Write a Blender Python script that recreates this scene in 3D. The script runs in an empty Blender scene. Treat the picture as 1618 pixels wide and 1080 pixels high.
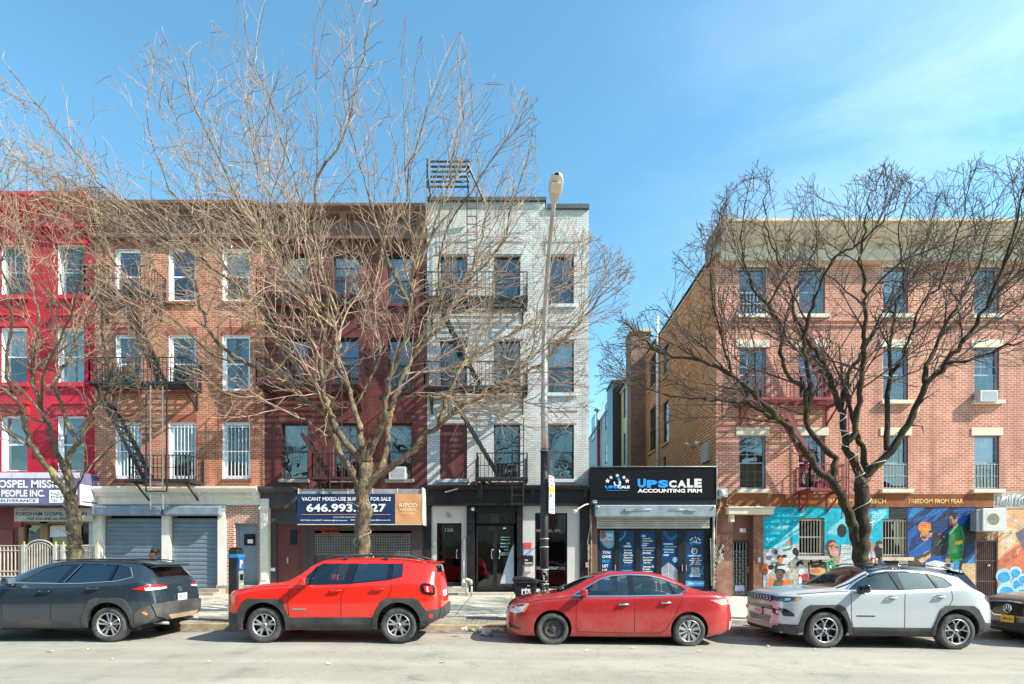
import bpy, bmesh, math, random
from mathutils import Vector, Matrix, noise
from mathutils.bvhtree import BVHTree
from mathutils.geometry import delaunay_2d_cdt
R = math.radians
scene = bpy.context.scene
COL = scene.collection

# ------------------------------------------------------------------ camera, sky, sun
H = 1.66            # eye height
FOC = 840.0         # focal length in pixels of the 1618 px wide frame
CX, CY = 809.0, 880.0
cam_d = bpy.data.cameras.new("camera")
cam_d.sensor_width = 36.0
cam_d.lens = FOC / 1618.0 * 36.0
cam_d.shift_y = (CY - 540.0) / 1618.0
cam_d.clip_start = 0.1
cam_d.clip_end = 2000.0
cam = bpy.data.objects.new("camera", cam_d)
COL.objects.link(cam)
cam.location = (0, 0, H)
cam.rotation_euler = (R(90), 0, 0)
scene.camera = cam

SUN_DIR = Vector((1.0, -0.33, 0.87)).normalized()      # towards the sun
SUN_EL = math.asin(SUN_DIR.z)
SUN_AZ = math.atan2(SUN_DIR.x, SUN_DIR.y)
world = bpy.data.worlds.new("World")
scene.world = world
world.use_nodes = True
nt = world.node_tree
nt.nodes.clear()
w_out = nt.nodes.new('ShaderNodeOutputWorld')
w_bg = nt.nodes.new('ShaderNodeBackground')
w_sky = nt.nodes.new('ShaderNodeTexSky')
w_sky.sky_type = 'NISHITA'
w_sky.sun_disc = False
w_sky.sun_elevation = SUN_EL
w_sky.sun_rotation = SUN_AZ
w_sky.air_density = 1.0
w_sky.dust_density = 0.6
w_sky.ozone_density = 2.2
# thin high cloud wisps
w_tc = nt.nodes.new('ShaderNodeTexCoord')
w_map = nt.nodes.new('ShaderNodeMapping')
w_map.inputs['Scale'].default_value = (1.3, 1.3, 3.6)
w_map.inputs['Rotation'].default_value = (0, R(-24), 0)
w_n = nt.nodes.new('ShaderNodeTexNoise')
w_n.inputs['Scale'].default_value = 1.5
w_n.inputs['Detail'].default_value = 9
w_n.inputs['Roughness'].default_value = 0.62
w_n.inputs['Distortion'].default_value = 0.35
w_r = nt.nodes.new('ShaderNodeValToRGB')
w_r.color_ramp.elements[0].position = 0.46
w_r.color_ramp.elements[0].color = (0, 0, 0, 1)
w_r.color_ramp.elements[1].position = 0.86
w_r.color_ramp.elements[1].color = (1, 1, 1, 1)
w_sx = nt.nodes.new('ShaderNodeSeparateXYZ')
w_mr = nt.nodes.new('ShaderNodeMapRange')            # the wisps thicken towards the right of the street
w_mr.inputs['From Min'].default_value = 0.12
w_mr.inputs['From Max'].default_value = 0.75
w_mr.inputs['To Min'].default_value = 0.0
w_mr.inputs['To Max'].default_value = 0.3
w_mu = nt.nodes.new('ShaderNodeMath'); w_mu.operation = 'MULTIPLY'
w_mix = nt.nodes.new('ShaderNodeMixRGB')
w_mix.inputs['Color2'].default_value = (9.0, 9.3, 9.8, 1)
w_hsv = nt.nodes.new('ShaderNodeHueSaturation')
w_hsv.inputs['Saturation'].default_value = 1.1
w_tint = nt.nodes.new('ShaderNodeMixRGB'); w_tint.blend_type = 'MULTIPLY'; w_tint.inputs['Fac'].default_value = 1; w_tint.inputs['Color2'].default_value = (0.84, 1.1, 0.94, 1)
w_hsv.inputs['Value'].default_value = 1.1
L = nt.links
L.new(w_tc.outputs['Generated'], w_map.inputs['Vector'])
L.new(w_map.outputs[0], w_n.inputs['Vector'])
L.new(w_n.outputs['Fac'], w_r.inputs['Fac'])
L.new(w_tc.outputs['Generated'], w_sx.inputs[0])
L.new(w_sx.outputs['X'], w_mr.inputs['Value'])
L.new(w_r.outputs['Color'], w_mu.inputs[0])
L.new(w_mr.outputs[0], w_mu.inputs[1])
L.new(w_sky.outputs[0], w_hsv.inputs['Color'])
L.new(w_hsv.outputs[0], w_tint.inputs['Color1'])
L.new(w_tint.outputs[0], w_mix.inputs['Color1'])
L.new(w_mu.outputs[0], w_mix.inputs['Fac'])
L.new(w_mix.outputs[0], w_bg.inputs['Color'])
L.new(w_bg.outputs[0], w_out.inputs['Surface'])
w_bg.inputs['Strength'].default_value = 0.15

sun_d = bpy.data.lights.new("sun", 'SUN')
sun_d.energy = 5.0
sun_d.angle = R(0.5)
sun_d.color = (1.0, 0.93, 0.81)
sun = bpy.data.objects.new("sun", sun_d)
COL.objects.link(sun)
sun.rotation_euler = SUN_DIR.to_track_quat('Z', 'Y').to_euler()

scene.view_settings.view_transform = 'Standard'
scene.view_settings.look = 'None'
scene.view_settings.gamma = 1.0
scene.view_settings.exposure = 1.06

# ------------------------------------------------------------------ coordinates
F = 20.5                       # distance of the row of facades
S = FOC / F
def fx(px, d=F): return (px - CX) * d / FOC
def fz(py, d=F): return H + (CY - py) * d / FOC
def P3(px, py, d): return Vector((fx(px, d), d, fz(py, d)))
def gz(x):                     # the street falls gently to the right
    x = min(x, 30.0)
    return 0.0 if x < -4 else -0.0115 * (x + 4)
KERB = 12.2
def side_z(x, y):              # pavement height
    return gz(x) + 0.13 + max(0.0, (y - KERB)) * 0.0185

# ------------------------------------------------------------------ objects
def tag(o, label=None, cat=None, group=None, kind=None):
    if label: o['label'] = label
    if cat: o['category'] = cat
    if group: o['group'] = group
    if kind: o['kind'] = kind
    return o
def thing(name, loc, label, cat, group=None, rz=0.0):
    o = bpy.data.objects.new(name, None)
    o.empty_display_size = 0.2
    COL.objects.link(o)
    o.location = loc
    o.rotation_euler = (0, 0, rz)
    return tag(o, label, cat, group)
def root_of(o):
    while o.parent: o = o.parent
    return o
def world_loc(o):
    v = Vector((0, 0, 0))
    while o:
        v += Vector(o.location); o = o.parent
    return v
def copy_tree(o, parent=None):
    c = o.copy(); COL.objects.link(c)
    if parent: c.parent = parent
    for ch in [x for x in bpy.data.objects if x.parent == o]:
        copy_tree(ch, c)
    return c

class MB:
    """collects shapes, then becomes one mesh object"""
    def __init__(s): s.v = []; s.f = []; s.m = []; s.sm = []; s.marks = [0]
    def pieces(s, key):
        """separate collections, one per value of key(face index, centre)"""
        out = {}
        for i, f in enumerate(s.f):
            c = [sum(s.v[k][j] for k in f)/len(f) for j in range(3)]
            q = out.setdefault(key(i, c), (MB(), {})); n, mp_ = q; g = []
            for k in f:
                if k not in mp_: mp_[k] = len(n.v); n.v.append(s.v[k])
                g.append(mp_[k])
            n.f.append(tuple(g)); n.m.append(s.m[i]); n.sm.append(s.sm[i])
        return [q[0] for q in out.values()]
    def add(s, vs, fs, mi=0, smooth=False):
        b = len(s.v); s.v.extend([tuple(v) for v in vs])
        for f in fs:
            s.f.append(tuple(i + b for i in f)); s.m.append(mi); s.sm.append(smooth)
        return s
    def quad(s, a, b, c, d, mi=0): return s.add([a, b, c, d], [(0, 1, 2, 3)], mi)
    def box(s, x0, x1, y0, y1, z0, z1, mi=0):
        if x1 < x0: x0, x1 = x1, x0
        if y1 < y0: y0, y1 = y1, y0
        if z1 < z0: z0, z1 = z1, z0
        vs = [(x0,y0,z0),(x1,y0,z0),(x1,y1,z0),(x0,y1,z0),(x0,y0,z1),(x1,y0,z1),(x1,y1,z1),(x0,y1,z1)]
        return s.add(vs, [(0,1,5,4),(1,2,6,5),(2,3,7,6),(3,0,4,7),(4,5,6,7),(3,2,1,0)], mi)
    def pbox(s, px0, px1, py0, py1, yf, yb, mi=0):
        """box whose front face, at distance yf, spans these picture coordinates of the facade"""
        return s.box(fx(px0, yf), fx(px1, yf), yf, yb, fz(py1, yf), fz(py0, yf), mi)
    def prism(s, poly, y0, y1, mi=0, axis='y'):
        """poly in (x,z) extruded in y; axis 'x': poly (y,z) extruded in x; axis 'z': poly (x,y) extruded in z"""
        n = len(poly)
        ar = sum(poly[i][0]*poly[(i+1)%n][1]-poly[(i+1)%n][0]*poly[i][1] for i in range(n))
        if ar < 0: poly = poly[::-1]
        def mk(p, t):
            return (p[0], t, p[1]) if axis == 'y' else ((t, p[0], p[1]) if axis == 'x' else (p[0], p[1], t))
        vs = [mk(p, y0) for p in poly] + [mk(p, y1) for p in poly]
        fs = [tuple(range(n)), tuple(range(2*n-1, n-1, -1))]
        fs += [(i, i+n, (i+1) % n + n, (i+1) % n) for i in range(n)]
        if axis == 'x' or axis == 'z': fs = [f[::-1] for f in fs]
        return s.add(vs, fs, mi)
    def bar(s, a, b, w, h=None, mi=0):
        """rectangular bar from a to b"""
        h = h or w
        a = Vector(a); b = Vector(b); d = b - a
        if d.length < 1e-6: return s
        d.normalize()
        up = Vector((0, 0, 1)) if abs(d.z) < 0.95 else Vector((0, 1, 0))
        r = d.cross(up).normalized() * w/2; u = r.normalized().cross(d) * h/2
        vs = [a-r-u, a+r-u, a+r+u, a-r+u, b-r-u, b+r-u, b+r+u, b-r+u]
        return s.add(vs, [(0,1,5,4),(1,2,6,5),(2,3,7,6),(3,0,4,7),(4,5,6,7),(3,2,1,0)][::1], mi)
    def tube(s, pts, rs, n=6, mi=0, cap=True, smooth=True):
        pts = [Vector(p) for p in pts]
        if not hasattr(rs, '__len__'): rs = [rs]*len(pts)
        t0 = (pts[1]-pts[0]).normalized()
        ref = Vector((0, 0, 1)) if abs(t0.z) < 0.9 else Vector((1, 0, 0))
        nrm = t0.cross(ref).normalized()
        vs = []
        for i, p in enumerate(pts):
            t = (pts[min(i+1, len(pts)-1)] - pts[max(i-1, 0)])
            t = t.normalized() if t.length > 1e-9 else t0
            nrm = (nrm - t*nrm.dot(t))
            nrm = nrm.normalized() if nrm.length > 1e-6 else t.orthogonal().normalized()
            bn = t.cross(nrm)
            for k in range(n):
                a = 2*math.pi*k/n
                vs.append(p + (nrm*math.cos(a) + bn*math.sin(a))*rs[i])
        fs = []
        for i in range(len(pts)-1):
            for k in range(n):
                fs.append((i*n+k, i*n+(k+1) % n, (i+1)*n+(k+1) % n, (i+1)*n+k))
        s.add(vs, fs, mi, smooth)
        if cap:
            b = len(s.v) - len(vs)
            s.f.append(tuple(b+k for k in range(n-1, -1, -1))); s.m.append(mi); s.sm.append(False)
            s.f.append(tuple(b+(len(pts)-1)*n+k for k in range(n))); s.m.append(mi); s.sm.append(False)
        return s
    def lathe(s, c, prof, axis='z', n=16, mi=0, smooth=True):
        """prof: list of (r, t) along the axis, c the centre"""
        vs = []
        for r, t in prof:
            for k in range(n):
                a = 2*math.pi*k/n; ca, sa = r*math.cos(a), r*math.sin(a)
                if axis == 'z': vs.append((c[0]+ca, c[1]+sa, c[2]+t))
                elif axis == 'y': vs.append((c[0]+ca, c[1]+t, c[2]+sa))
                else: vs.append((c[0]+t, c[1]+ca, c[2]+sa))
        fs = []
        for i in range(len(prof)-1):
            for k in range(n):
                f = (i*n+k, i*n+(k+1) % n, (i+1)*n+(k+1) % n, (i+1)*n+k)
                fs.append(f if axis != 'y' else f[::-1])
        return s.add(vs, fs, mi, smooth)
    def disc(s, c, r, axis='y', n=20, mi=0):
        vs = []
        for k in range(n):
            a = 2*math.pi*k/n; ca, sa = r*math.cos(a), r*math.sin(a)
            vs.append((c[0]+ca, c[1], c[2]+sa) if axis == 'y' else ((c[0]+ca, c[1]+sa, c[2]) if axis == 'z' else (c[0], c[1]+ca, c[2]+sa)))
        return s.add(vs, [tuple(range(n))], mi)
    def build(s, name, mats, parent=None, bevel=0.0, recalc=False):
        me = bpy.data.meshes.new(name)
        off = world_loc(parent) if parent else Vector((0, 0, 0))
        me.from_pydata([(v[0]-off.x, v[1]-off.y, v[2]-off.z) for v in s.v], [], s.f)
        if not isinstance(mats, (list, tuple)): mats = [mats]
        for m in mats: me.materials.append(m)
        me.polygons.foreach_set('material_index', s.m)
        me.polygons.foreach_set('use_smooth', s.sm)
        me.update()
        if recalc:
            bm = bmesh.new(); bm.from_mesh(me)
            bmesh.ops.recalc_face_normals(bm, faces=bm.faces); bm.to_mesh(me); bm.free()
        o = bpy.data.objects.new(name, me)
        COL.objects.link(o)
        if parent: o.parent = parent
        if bevel:
            md = o.modifiers.new('bevel', 'BEVEL'); md.width = bevel; md.segments = 1; md.limit_method = 'ANGLE'
        return o

# ------------------------------------------------------------------ materials
_mc = {}
def _setup(name):
    m = bpy.data.materials.new(name); m.use_nodes = True
    n = m.node_tree.nodes; l = m.node_tree.links
    b = n['Principled BSDF']
    return m, n, l, b
def mat(name, col, rough=0.7, metal=0.0, var=0.15, scale=3.0, bump=0.0, bscale=40.0, spec=0.5, coat=0.0, streak=0.0, dirt=None, ds=1.2, dt=0.62):
    """plain paint / metal / stone with noise variation, vertical streaks and dirt patches"""
    if name in _mc: return _mc[name]
    m, n, l, b = _setup(name)
    b.inputs['Roughness'].default_value = rough
    b.inputs['Metallic'].default_value = metal
    b.inputs['Specular IOR Level'].default_value = spec
    if coat: b.inputs['Coat Weight'].default_value = coat; b.inputs['Coat Roughness'].default_value = 0.03
    tc = n.new('ShaderNodeTexCoord')
    c = [x for x in col]
    lo = [x*(1-var) for x in c] + [1]; hi = [min(1, x*(1+var)) for x in c] + [1]
    nz = n.new('ShaderNodeTexNoise'); nz.inputs['Scale'].default_value = scale; nz.inputs['Detail'].default_value = 8
    l.new(tc.outputs['Object'], nz.inputs['Vector'])
    rp = n.new('ShaderNodeValToRGB')
    rp.color_ramp.elements[0].position = 0.3; rp.color_ramp.elements[0].color = lo
    rp.color_ramp.elements[1].position = 0.7; rp.color_ramp.elements[1].color = hi
    l.new(nz.outputs['Fac'], rp.inputs['Fac'])
    out = rp.outputs['Color']
    if streak or dirt:
        mp = n.new('ShaderNodeMapping')
        mp.inputs['Scale'].default_value = (5, 5, 0.45) if streak else (1, 1, 1)
        l.new(tc.outputs['Object'], mp.inputs['Vector'])
        n2 = n.new('ShaderNodeTexNoise'); n2.inputs['Scale'].default_value = ds; n2.inputs['Detail'].default_value = 10
        n2.inputs['Roughness'].default_value = 0.65
        l.new(mp.outputs[0], n2.inputs['Vector'])
        r2 = n.new('ShaderNodeValToRGB')
        r2.color_ramp.elements[0].position = dt-0.14; r2.color_ramp.elements[0].color = (0, 0, 0, 1)
        r2.color_ramp.elements[1].position = dt+0.1; r2.color_ramp.elements[1].color = (1, 1, 1, 1)
        l.new(n2.outputs['Fac'], r2.inputs['Fac'])
        mu = n.new('ShaderNodeMath'); mu.operation = 'MULTIPLY'; mu.inputs[1].default_value = streak or 0.7
        l.new(r2.outputs[0], mu.inputs[0])
        mx = n.new('ShaderNodeMixRGB'); mx.inputs['Color2'].default_value = list(dirt or [x*0.45 for x in c]) + [1]
        l.new(out, mx.inputs['Color1']); l.new(mu.outputs[0], mx.inputs['Fac'])
        out = mx.outputs[0]
    l.new(out, b.inputs['Base Color'])
    if bump:
        n3 = n.new('ShaderNodeTexNoise'); n3.inputs['Scale'].default_value = bscale; n3.inputs['Detail'].default_value = 6
        l.new(tc.outputs['Object'], n3.inputs['Vector'])
        bp = n.new('ShaderNodeBump'); bp.inputs['Strength'].default_value = bump; bp.inputs['Distance'].default_value = 0.02
        l.new(n3.outputs['Fac'], bp.inputs['Height']); l.new(bp.outputs[0], b.inputs['Normal'])
    _mc[name] = m
    return m

def brick(name, c1, c2, mortar, bw=0.21, bh=0.075, ms=0.011, side=False, bump=0.5, patch=None, pt=0.6, ps=0.35, rough=0.85, streak=None, bias=0.0):
    if name in _mc: return _mc[name]
    m, n, l, b = _setup(name)
    b.inputs['Roughness'].default_value = rough
    b.inputs['Specular IOR Level'].default_value = 0.25
    tc = n.new('ShaderNodeTexCoord'); sx = n.new('ShaderNodeSeparateXYZ'); cb = n.new('ShaderNodeCombineXYZ')
    l.new(tc.outputs['Object'], sx.inputs[0])
    l.new(sx.outputs['Y' if side else 'X'], cb.inputs['X']); l.new(sx.outputs['Z'], cb.inputs['Y'])
    # waver the courses a little
    wn = n.new('ShaderNodeTexNoise'); wn.inputs['Scale'].default_value = 1.1; wn.inputs['Detail'].default_value = 2
    l.new(tc.outputs['Object'], wn.inputs['Vector'])
    ws = n.new('ShaderNodeVectorMath'); ws.operation = 'MULTIPLY_ADD'
    ws.inputs[1].default_value = (0.03, 0.03, 0.0)
    l.new(wn.outputs['Color'], ws.inputs[0]); l.new(cb.outputs[0], ws.inputs[2])
    bt = n.new('ShaderNodeTexBrick')
    bt.inputs['Scale'].default_value = 1.0
    bt.inputs['Brick Width'].default_value = bw; bt.inputs['Row Height'].default_value = bh
    bt.inputs['Mortar Size'].default_value = ms; bt.inputs['Mortar Smooth'].default_value = 0.3
    bt.inputs['Bias'].default_value = bias
    bt.inputs['Color1'].default_value = (*c1, 1); bt.inputs['Color2'].default_value = (*c2, 1); bt.inputs['Mortar'].default_value = (*mortar, 1)
    l.new(ws.outputs[0], bt.inputs['Vector'])
    out = bt.outputs['Color']
    # broad weathering
    nz = n.new('ShaderNodeTexNoise'); nz.inputs['Scale'].default_value = 0.8; nz.inputs['Detail'].default_value = 9; nz.inputs['Roughness'].default_value = 0.7
    l.new(tc.outputs['Object'], nz.inputs['Vector'])
    rp = n.new('ShaderNodeValToRGB'); rp.color_ramp.elements[0].position = 0.3; rp.color_ramp.elements[0].color = (0.66, 0.66, 0.66, 1)
    rp.color_ramp.elements[1].position = 0.7; rp.color_ramp.elements[1].color = (1.2, 1.2, 1.2, 1)
    l.new(nz.outputs['Fac'], rp.inputs['Fac'])
    mx = n.new('ShaderNodeMixRGB'); mx.blend_type = 'MULTIPLY'; mx.inputs['Fac'].default_value = 1.0
    l.new(out, mx.inputs['Color1']); l.new(rp.outputs[0], mx.inputs['Color2']); out = mx.outputs[0]
    if patch:
        n2 = n.new('ShaderNodeTexNoise'); n2.inputs['Scale'].default_value = ps; n2.inputs['Detail'].default_value = 8; n2.inputs['Roughness'].default_value = 0.6
        l.new(tc.outputs['Object'], n2.inputs['Vector'])
        r2 = n.new('ShaderNodeValToRGB'); r2.color_ramp.elements[0].position = pt-0.12; r2.color_ramp.elements[0].color = (0, 0, 0, 1)
        r2.color_ramp.elements[1].position = pt+0.08; r2.color_ramp.elements[1].color = (0.75, 0.75, 0.75, 1)
        l.new(n2.outputs['Fac'], r2.inputs['Fac'])
        m2 = n.new('ShaderNodeMixRGB'); m2.inputs['Color2'].default_value = (*patch, 1)
        l.new(out, m2.inputs['Color1']); l.new(r2.outputs[0], m2.inputs['Fac']); out = m2.outputs[0]
    if streak:
        mp = n.new('ShaderNodeMapping'); mp.inputs['Scale'].default_value = (2.2, 2.2, 0.14)
        l.new(tc.outputs['Object'], mp.inputs['Vector'])
        n4 = n.new('ShaderNodeTexNoise'); n4.inputs['Scale'].default_value = 1.0; n4.inputs['Detail'].default_value = 8
        l.new(mp.outputs[0], n4.inputs['Vector'])
        r4 = n.new('ShaderNodeValToRGB'); r4.color_ramp.elements[0].position = 0.5; r4.color_ramp.elements[0].color = (0, 0, 0, 1)
        r4.color_ramp.elements[1].position = 0.72; r4.color_ramp.elements[1].color = (0.6, 0.6, 0.6, 1)
        l.new(n4.outputs['Fac'], r4.inputs['Fac'])
        m4 = n.new('ShaderNodeMixRGB'); m4.inputs['Color2'].default_value = (*streak, 1)
        l.new(out, m4.inputs['Color1']); l.new(r4.outputs[0], m4.inputs['Fac']); out = m4.outputs[0]
    l.new(out, b.inputs['Base Color'])
    if bump:
        bp = n.new('ShaderNodeBump'); bp.inputs['Strength'].default_value = bump; bp.inputs['Distance'].default_value = 0.012; bp.invert = True
        l.new(bt.outputs['Fac'], bp.inputs['Height']); l.new(bp.outputs[0], b.inputs['Normal'])
    _mc[name] = m
    return m

def glass(name, tint=(0.55, 0.6, 0.62), refl=1.0, rough=0.02, base=0.06, wav=0.0):
    """see-through pane: tinted transparency under a Fresnel reflection"""
    if name in _mc: return _mc[name]
    m, n, l, b = _setup(name)
    n.remove(b)
    out = n['Material Output']
    tr = n.new('ShaderNodeBsdfTransparent'); tr.inputs['Color'].default_value = (*tint, 1)
    gl = n.new('ShaderNodeBsdfGlossy'); gl.inputs['Roughness'].default_value = rough
    gl.inputs['Color'].default_value = (refl, refl, refl, 1)
    fr = n.new('ShaderNodeFresnel'); fr.inputs['IOR'].default_value = 1.5
    ad = n.new('ShaderNodeMath'); ad.operation = 'ADD'; ad.inputs[1].default_value = base; ad.use_clamp = True
    mx = n.new('ShaderNodeMixShader')
    l.new(fr.outputs[0], ad.inputs[0]); l.new(ad.outputs[0], mx.inputs['Fac'])
    l.new(tr.outputs[0], mx.inputs[1]); l.new(gl.outputs[0], mx.inputs[2]); l.new(mx.outputs[0], out.inputs['Surface'])
    if wav:
        tc = n.new('ShaderNodeTexCoord'); nz = n.new('ShaderNodeTexNoise'); nz.inputs['Scale'].default_value = 1.6; nz.inputs['Detail'].default_value = 1
        l.new(tc.outputs['Object'], nz.inputs['Vector'])
        bp = n.new('ShaderNodeBump'); bp.inputs['Strength'].default_value = wav; bp.inputs['Distance'].default_value = 0.05
        l.new(nz.outputs['Fac'], bp.inputs['Height'])
        l.new(bp.outputs[0], gl.inputs['Normal']); l.new(bp.outputs[0], fr.inputs['Normal'])
    _mc[name] = m
    return m

def flat(name, col, rough=0.6, **k):
    return mat(name, col, rough, var=k.pop('var', 0.08), **k)

# ------------------------------------------------------------------ lettering
def _text_geo(s, bold=0.0, shear=0.0):
    cu = bpy.data.curves.new('t', 'FONT'); cu.body = s; cu.offset = bold; cu.shear = shear
    cu.resolution_u = 3
    o = bpy.data.objects.new('t', cu); COL.objects.link(o)
    dg = bpy.context.evaluated_depsgraph_get()
    me = bpy.data.meshes.new_from_object(o.evaluated_get(dg))
    vs = [v.co.copy() for v in me.vertices]; fs = [tuple(p.vertices) for p in me.polygons]
    bpy.data.objects.remove(o); bpy.data.curves.remove(cu); bpy.data.meshes.remove(me)
    return vs, fs
_tg = {}
def text_box(mb, s, x0, x1, z0, z1, y, mi=0, bold=0.0, rx=0.0, full=False):
    """fits the words into the box x0..x1, z0..z1 of the vertical plane at y (facing -y)"""
    k = (s, bold)
    if k not in _tg: _tg[k] = _text_geo(s, bold)
    vs, fs = _tg[k]
    if not vs: return
    ax = min(v.x for v in vs); bx = max(v.x for v in vs); az = min(v.y for v in vs); bz = max(v.y for v in vs)
    sx = (x1-x0)/max(1e-6, bx-ax); sz = (z1-z0)/max(1e-6, bz-az)
    mb.add([(x0+(v.x-ax)*sx, y, z0+(v.y-az)*sz) for v in vs], fs, mi)
def ptext(mb, s, px0, px1, py0, py1, y, mi=0, bold=0.0):
    text_box(mb, s, fx(px0, y), fx(px1, y), fz(py1, y), fz(py0, y), y, mi, bold)
# ------------------------------------------------------------------ ground
XB = [-160, -60, -30, -4, 0, 6, 12, 20, 30, 60, 160]
def strip_xy(name, yz, m, kind='structure'):
    """sheet along the street; yz = list of (y, z above the local road level)"""
    mb = MB()
    for i in range(len(XB)-1):
        for j in range(len(yz)-1):
            a, b = XB[i], XB[i+1]
            mb.quad((a, yz[j][0], gz(a)+yz[j][1]), (b, yz[j][0], gz(b)+yz[j][1]), (b, yz[j+1][0], gz(b)+yz[j+1][1]), (a, yz[j+1][0], gz(a)+yz[j+1][1]))
    o = mb.build(name, m); tag(o, kind=kind); return o

def asphalt():
    m, n, l, b = _setup('asphalt')
    b.inputs['Roughness'].default_value = 0.82
    tc = n.new('ShaderNodeTexCoord')
    def noi(s, d, r=0.6, vec=None):
        x = n.new('ShaderNodeTexNoise'); x.inputs['Scale'].default_value = s; x.inputs['Detail'].default_value = d; x.inputs['Roughness'].default_value = r
        l.new(vec or tc.outputs['Object'], x.inputs['Vector']); return x
    def ramp(src, p0, c0, p1, c1):
        x = n.new('ShaderNodeValToRGB'); e = x.color_ramp.elements
        e[0].position = p0; e[0].color = (*c0, 1); e[1].position = p1; e[1].color = (*c1, 1); l.new(src, x.inputs['Fac']); return x
    big = ramp(noi(0.5, 8, 0.65).outputs['Fac'], 0.3, (0.27, 0.255, 0.215), 0.7, (0.35, 0.33, 0.28))
    fine = ramp(noi(55, 4, 0.8).outputs['Fac'], 0.3, (0.6,)*3, 0.72, (1.35,)*3)
    mx = n.new('ShaderNodeMixRGB'); mx.blend_type = 'MULTIPLY'; mx.inputs['Fac'].default_value = 0.9
    l.new(big.outputs[0], mx.inputs['Color1']); l.new(fine.outputs[0], mx.inputs['Color2'])
    # tyre-worn lanes running along the street
    mp = n.new('ShaderNodeMapping'); mp.inputs['Scale'].default_value = (0.05, 1.1, 1)
    l.new(tc.outputs['Object'], mp.inputs['Vector'])
    lane = ramp(noi(1.0, 3, 0.5, mp.outputs[0]).outputs['Fac'], 0.42, (0.9,)*3, 0.6, (1.06,)*3)
    m2 = n.new('ShaderNodeMixRGB'); m2.blend_type = 'MULTIPLY'; m2.inputs['Fac'].default_value = 1
    l.new(mx.outputs[0], m2.inputs['Color1']); l.new(lane.outputs[0], m2.inputs['Color2'])
    # cracks
    vo = n.new('ShaderNodeTexVoronoi'); vo.feature = 'DISTANCE_TO_EDGE'; vo.inputs['Scale'].default_value = 0.42
    wn = noi(1.6, 4); va = n.new('ShaderNodeVectorMath'); va.operation = 'MULTIPLY_ADD'; va.inputs[1].default_value = (0.9, 0.9, 0)
    l.new(wn.outputs['Color'], va.inputs[0]); l.new(tc.outputs['Object'], va.inputs[2]); l.new(va.outputs[0], vo.inputs['Vector'])
    ck = ramp(vo.outputs['Distance'], 0.0, (0.55,)*3, 0.007, (1,)*3)
    m3 = n.new('ShaderNodeMixRGB'); m3.blend_type = 'MULTIPLY'; m3.inputs['Fac'].default_value = 0.45
    l.new(m2.outputs[0], m3.inputs['Color1']); l.new(ck.outputs[0], m3.inputs['Color2'])
    # oil and patch stains
    st = ramp(noi(1.1, 8, 0.75).outputs['Fac'], 0.52, (1,)*3, 0.66, (0.5,)*3)
    m4 = n.new('ShaderNodeMixRGB'); m4.blend_type = 'MULTIPLY'; m4.inputs['Fac'].default_value = 0.55
    l.new(m3.outputs[0], m4.inputs['Color1']); l.new(st.outputs[0], m4.inputs['Color2'])
    l.new(m4.outputs[0], b.inputs['Base Color'])
    bp = n.new('ShaderNodeBump'); bp.inputs['Strength'].default_value = 0.35; bp.inputs['Distance'].default_value = 0.01
    l.new(noi(70, 3).outputs['Fac'], bp.inputs['Height']); l.new(bp.outputs[0], b.inputs['Normal'])
    return m

def paving():
    m, n, l, b = _setup('concrete_paving')
    b.inputs['Roughness'].default_value = 0.85
    tc = n.new('ShaderNodeTexCoord')
    bt = n.new('ShaderNodeTexBrick'); bt.offset = 0.0
    bt.inputs['Scale'].default_value = 1; bt.inputs['Brick Width'].default_value = 1.5; bt.inputs['Row Height'].default_value = 1.5
    bt.inputs['Mortar Size'].default_value = 0.014; bt.inputs['Color1'].default_value = (0.6, 0.55, 0.46, 1); bt.inputs['Color2'].default_value = (0.47, 0.44, 0.37, 1)
    bt.inputs['Mortar'].default_value = (0.16, 0.15, 0.13, 1)
    l.new(tc.outputs['Object'], bt.inputs['Vector'])
    nz = n.new('ShaderNodeTexNoise'); nz.inputs['Scale'].default_value = 2.2; nz.inputs['Detail'].default_value = 10; nz.inputs['Roughness'].default_value = 0.7
    l.new(tc.outputs['Object'], nz.inputs['Vector'])
    rp = n.new('ShaderNodeValToRGB'); rp.color_ramp.elements[0].position = 0.32; rp.color_ramp.elements[0].color = (0.68, 0.67, 0.65, 1)
    rp.color_ramp.elements[1].position = 0.66; rp.color_ramp.elements[1].color = (1.12, 1.1, 1.06, 1)
    l.new(nz.outputs['Fac'], rp.inputs['Fac'])
    mx = n.new('ShaderNodeMixRGB'); mx.blend_type = 'MULTIPLY'; mx.inputs['Fac'].default_value = 1
    l.new(bt.outputs[0], mx.inputs['Color1']); l.new(rp.outputs[0], mx.inputs['Color2'])
    vo = n.new('ShaderNodeTexVoronoi'); vo.inputs['Scale'].default_value = 2.6
    l.new(tc.outputs['Object'], vo.inputs['Vector'])
    gum = n.new('ShaderNodeValToRGB'); gum.color_ramp.elements[0].position = 0.05; gum.color_ramp.elements[0].color = (0.35,)*3 + (1,)
    gum.color_ramp.elements[1].position = 0.075; gum.color_ramp.elements[1].color = (1, 1, 1, 1)
    l.new(vo.outputs['Distance'], gum.inputs['Fac'])
    m2 = n.new('ShaderNodeMixRGB'); m2.blend_type = 'MULTIPLY'; m2.inputs['Fac'].default_value = 0.8
    l.new(mx.outputs[0], m2.inputs['Color1']); l.new(gum.outputs[0], m2.inputs['Color2'])
    l.new(m2.outputs[0], b.inputs['Base Color'])
    return m

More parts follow.
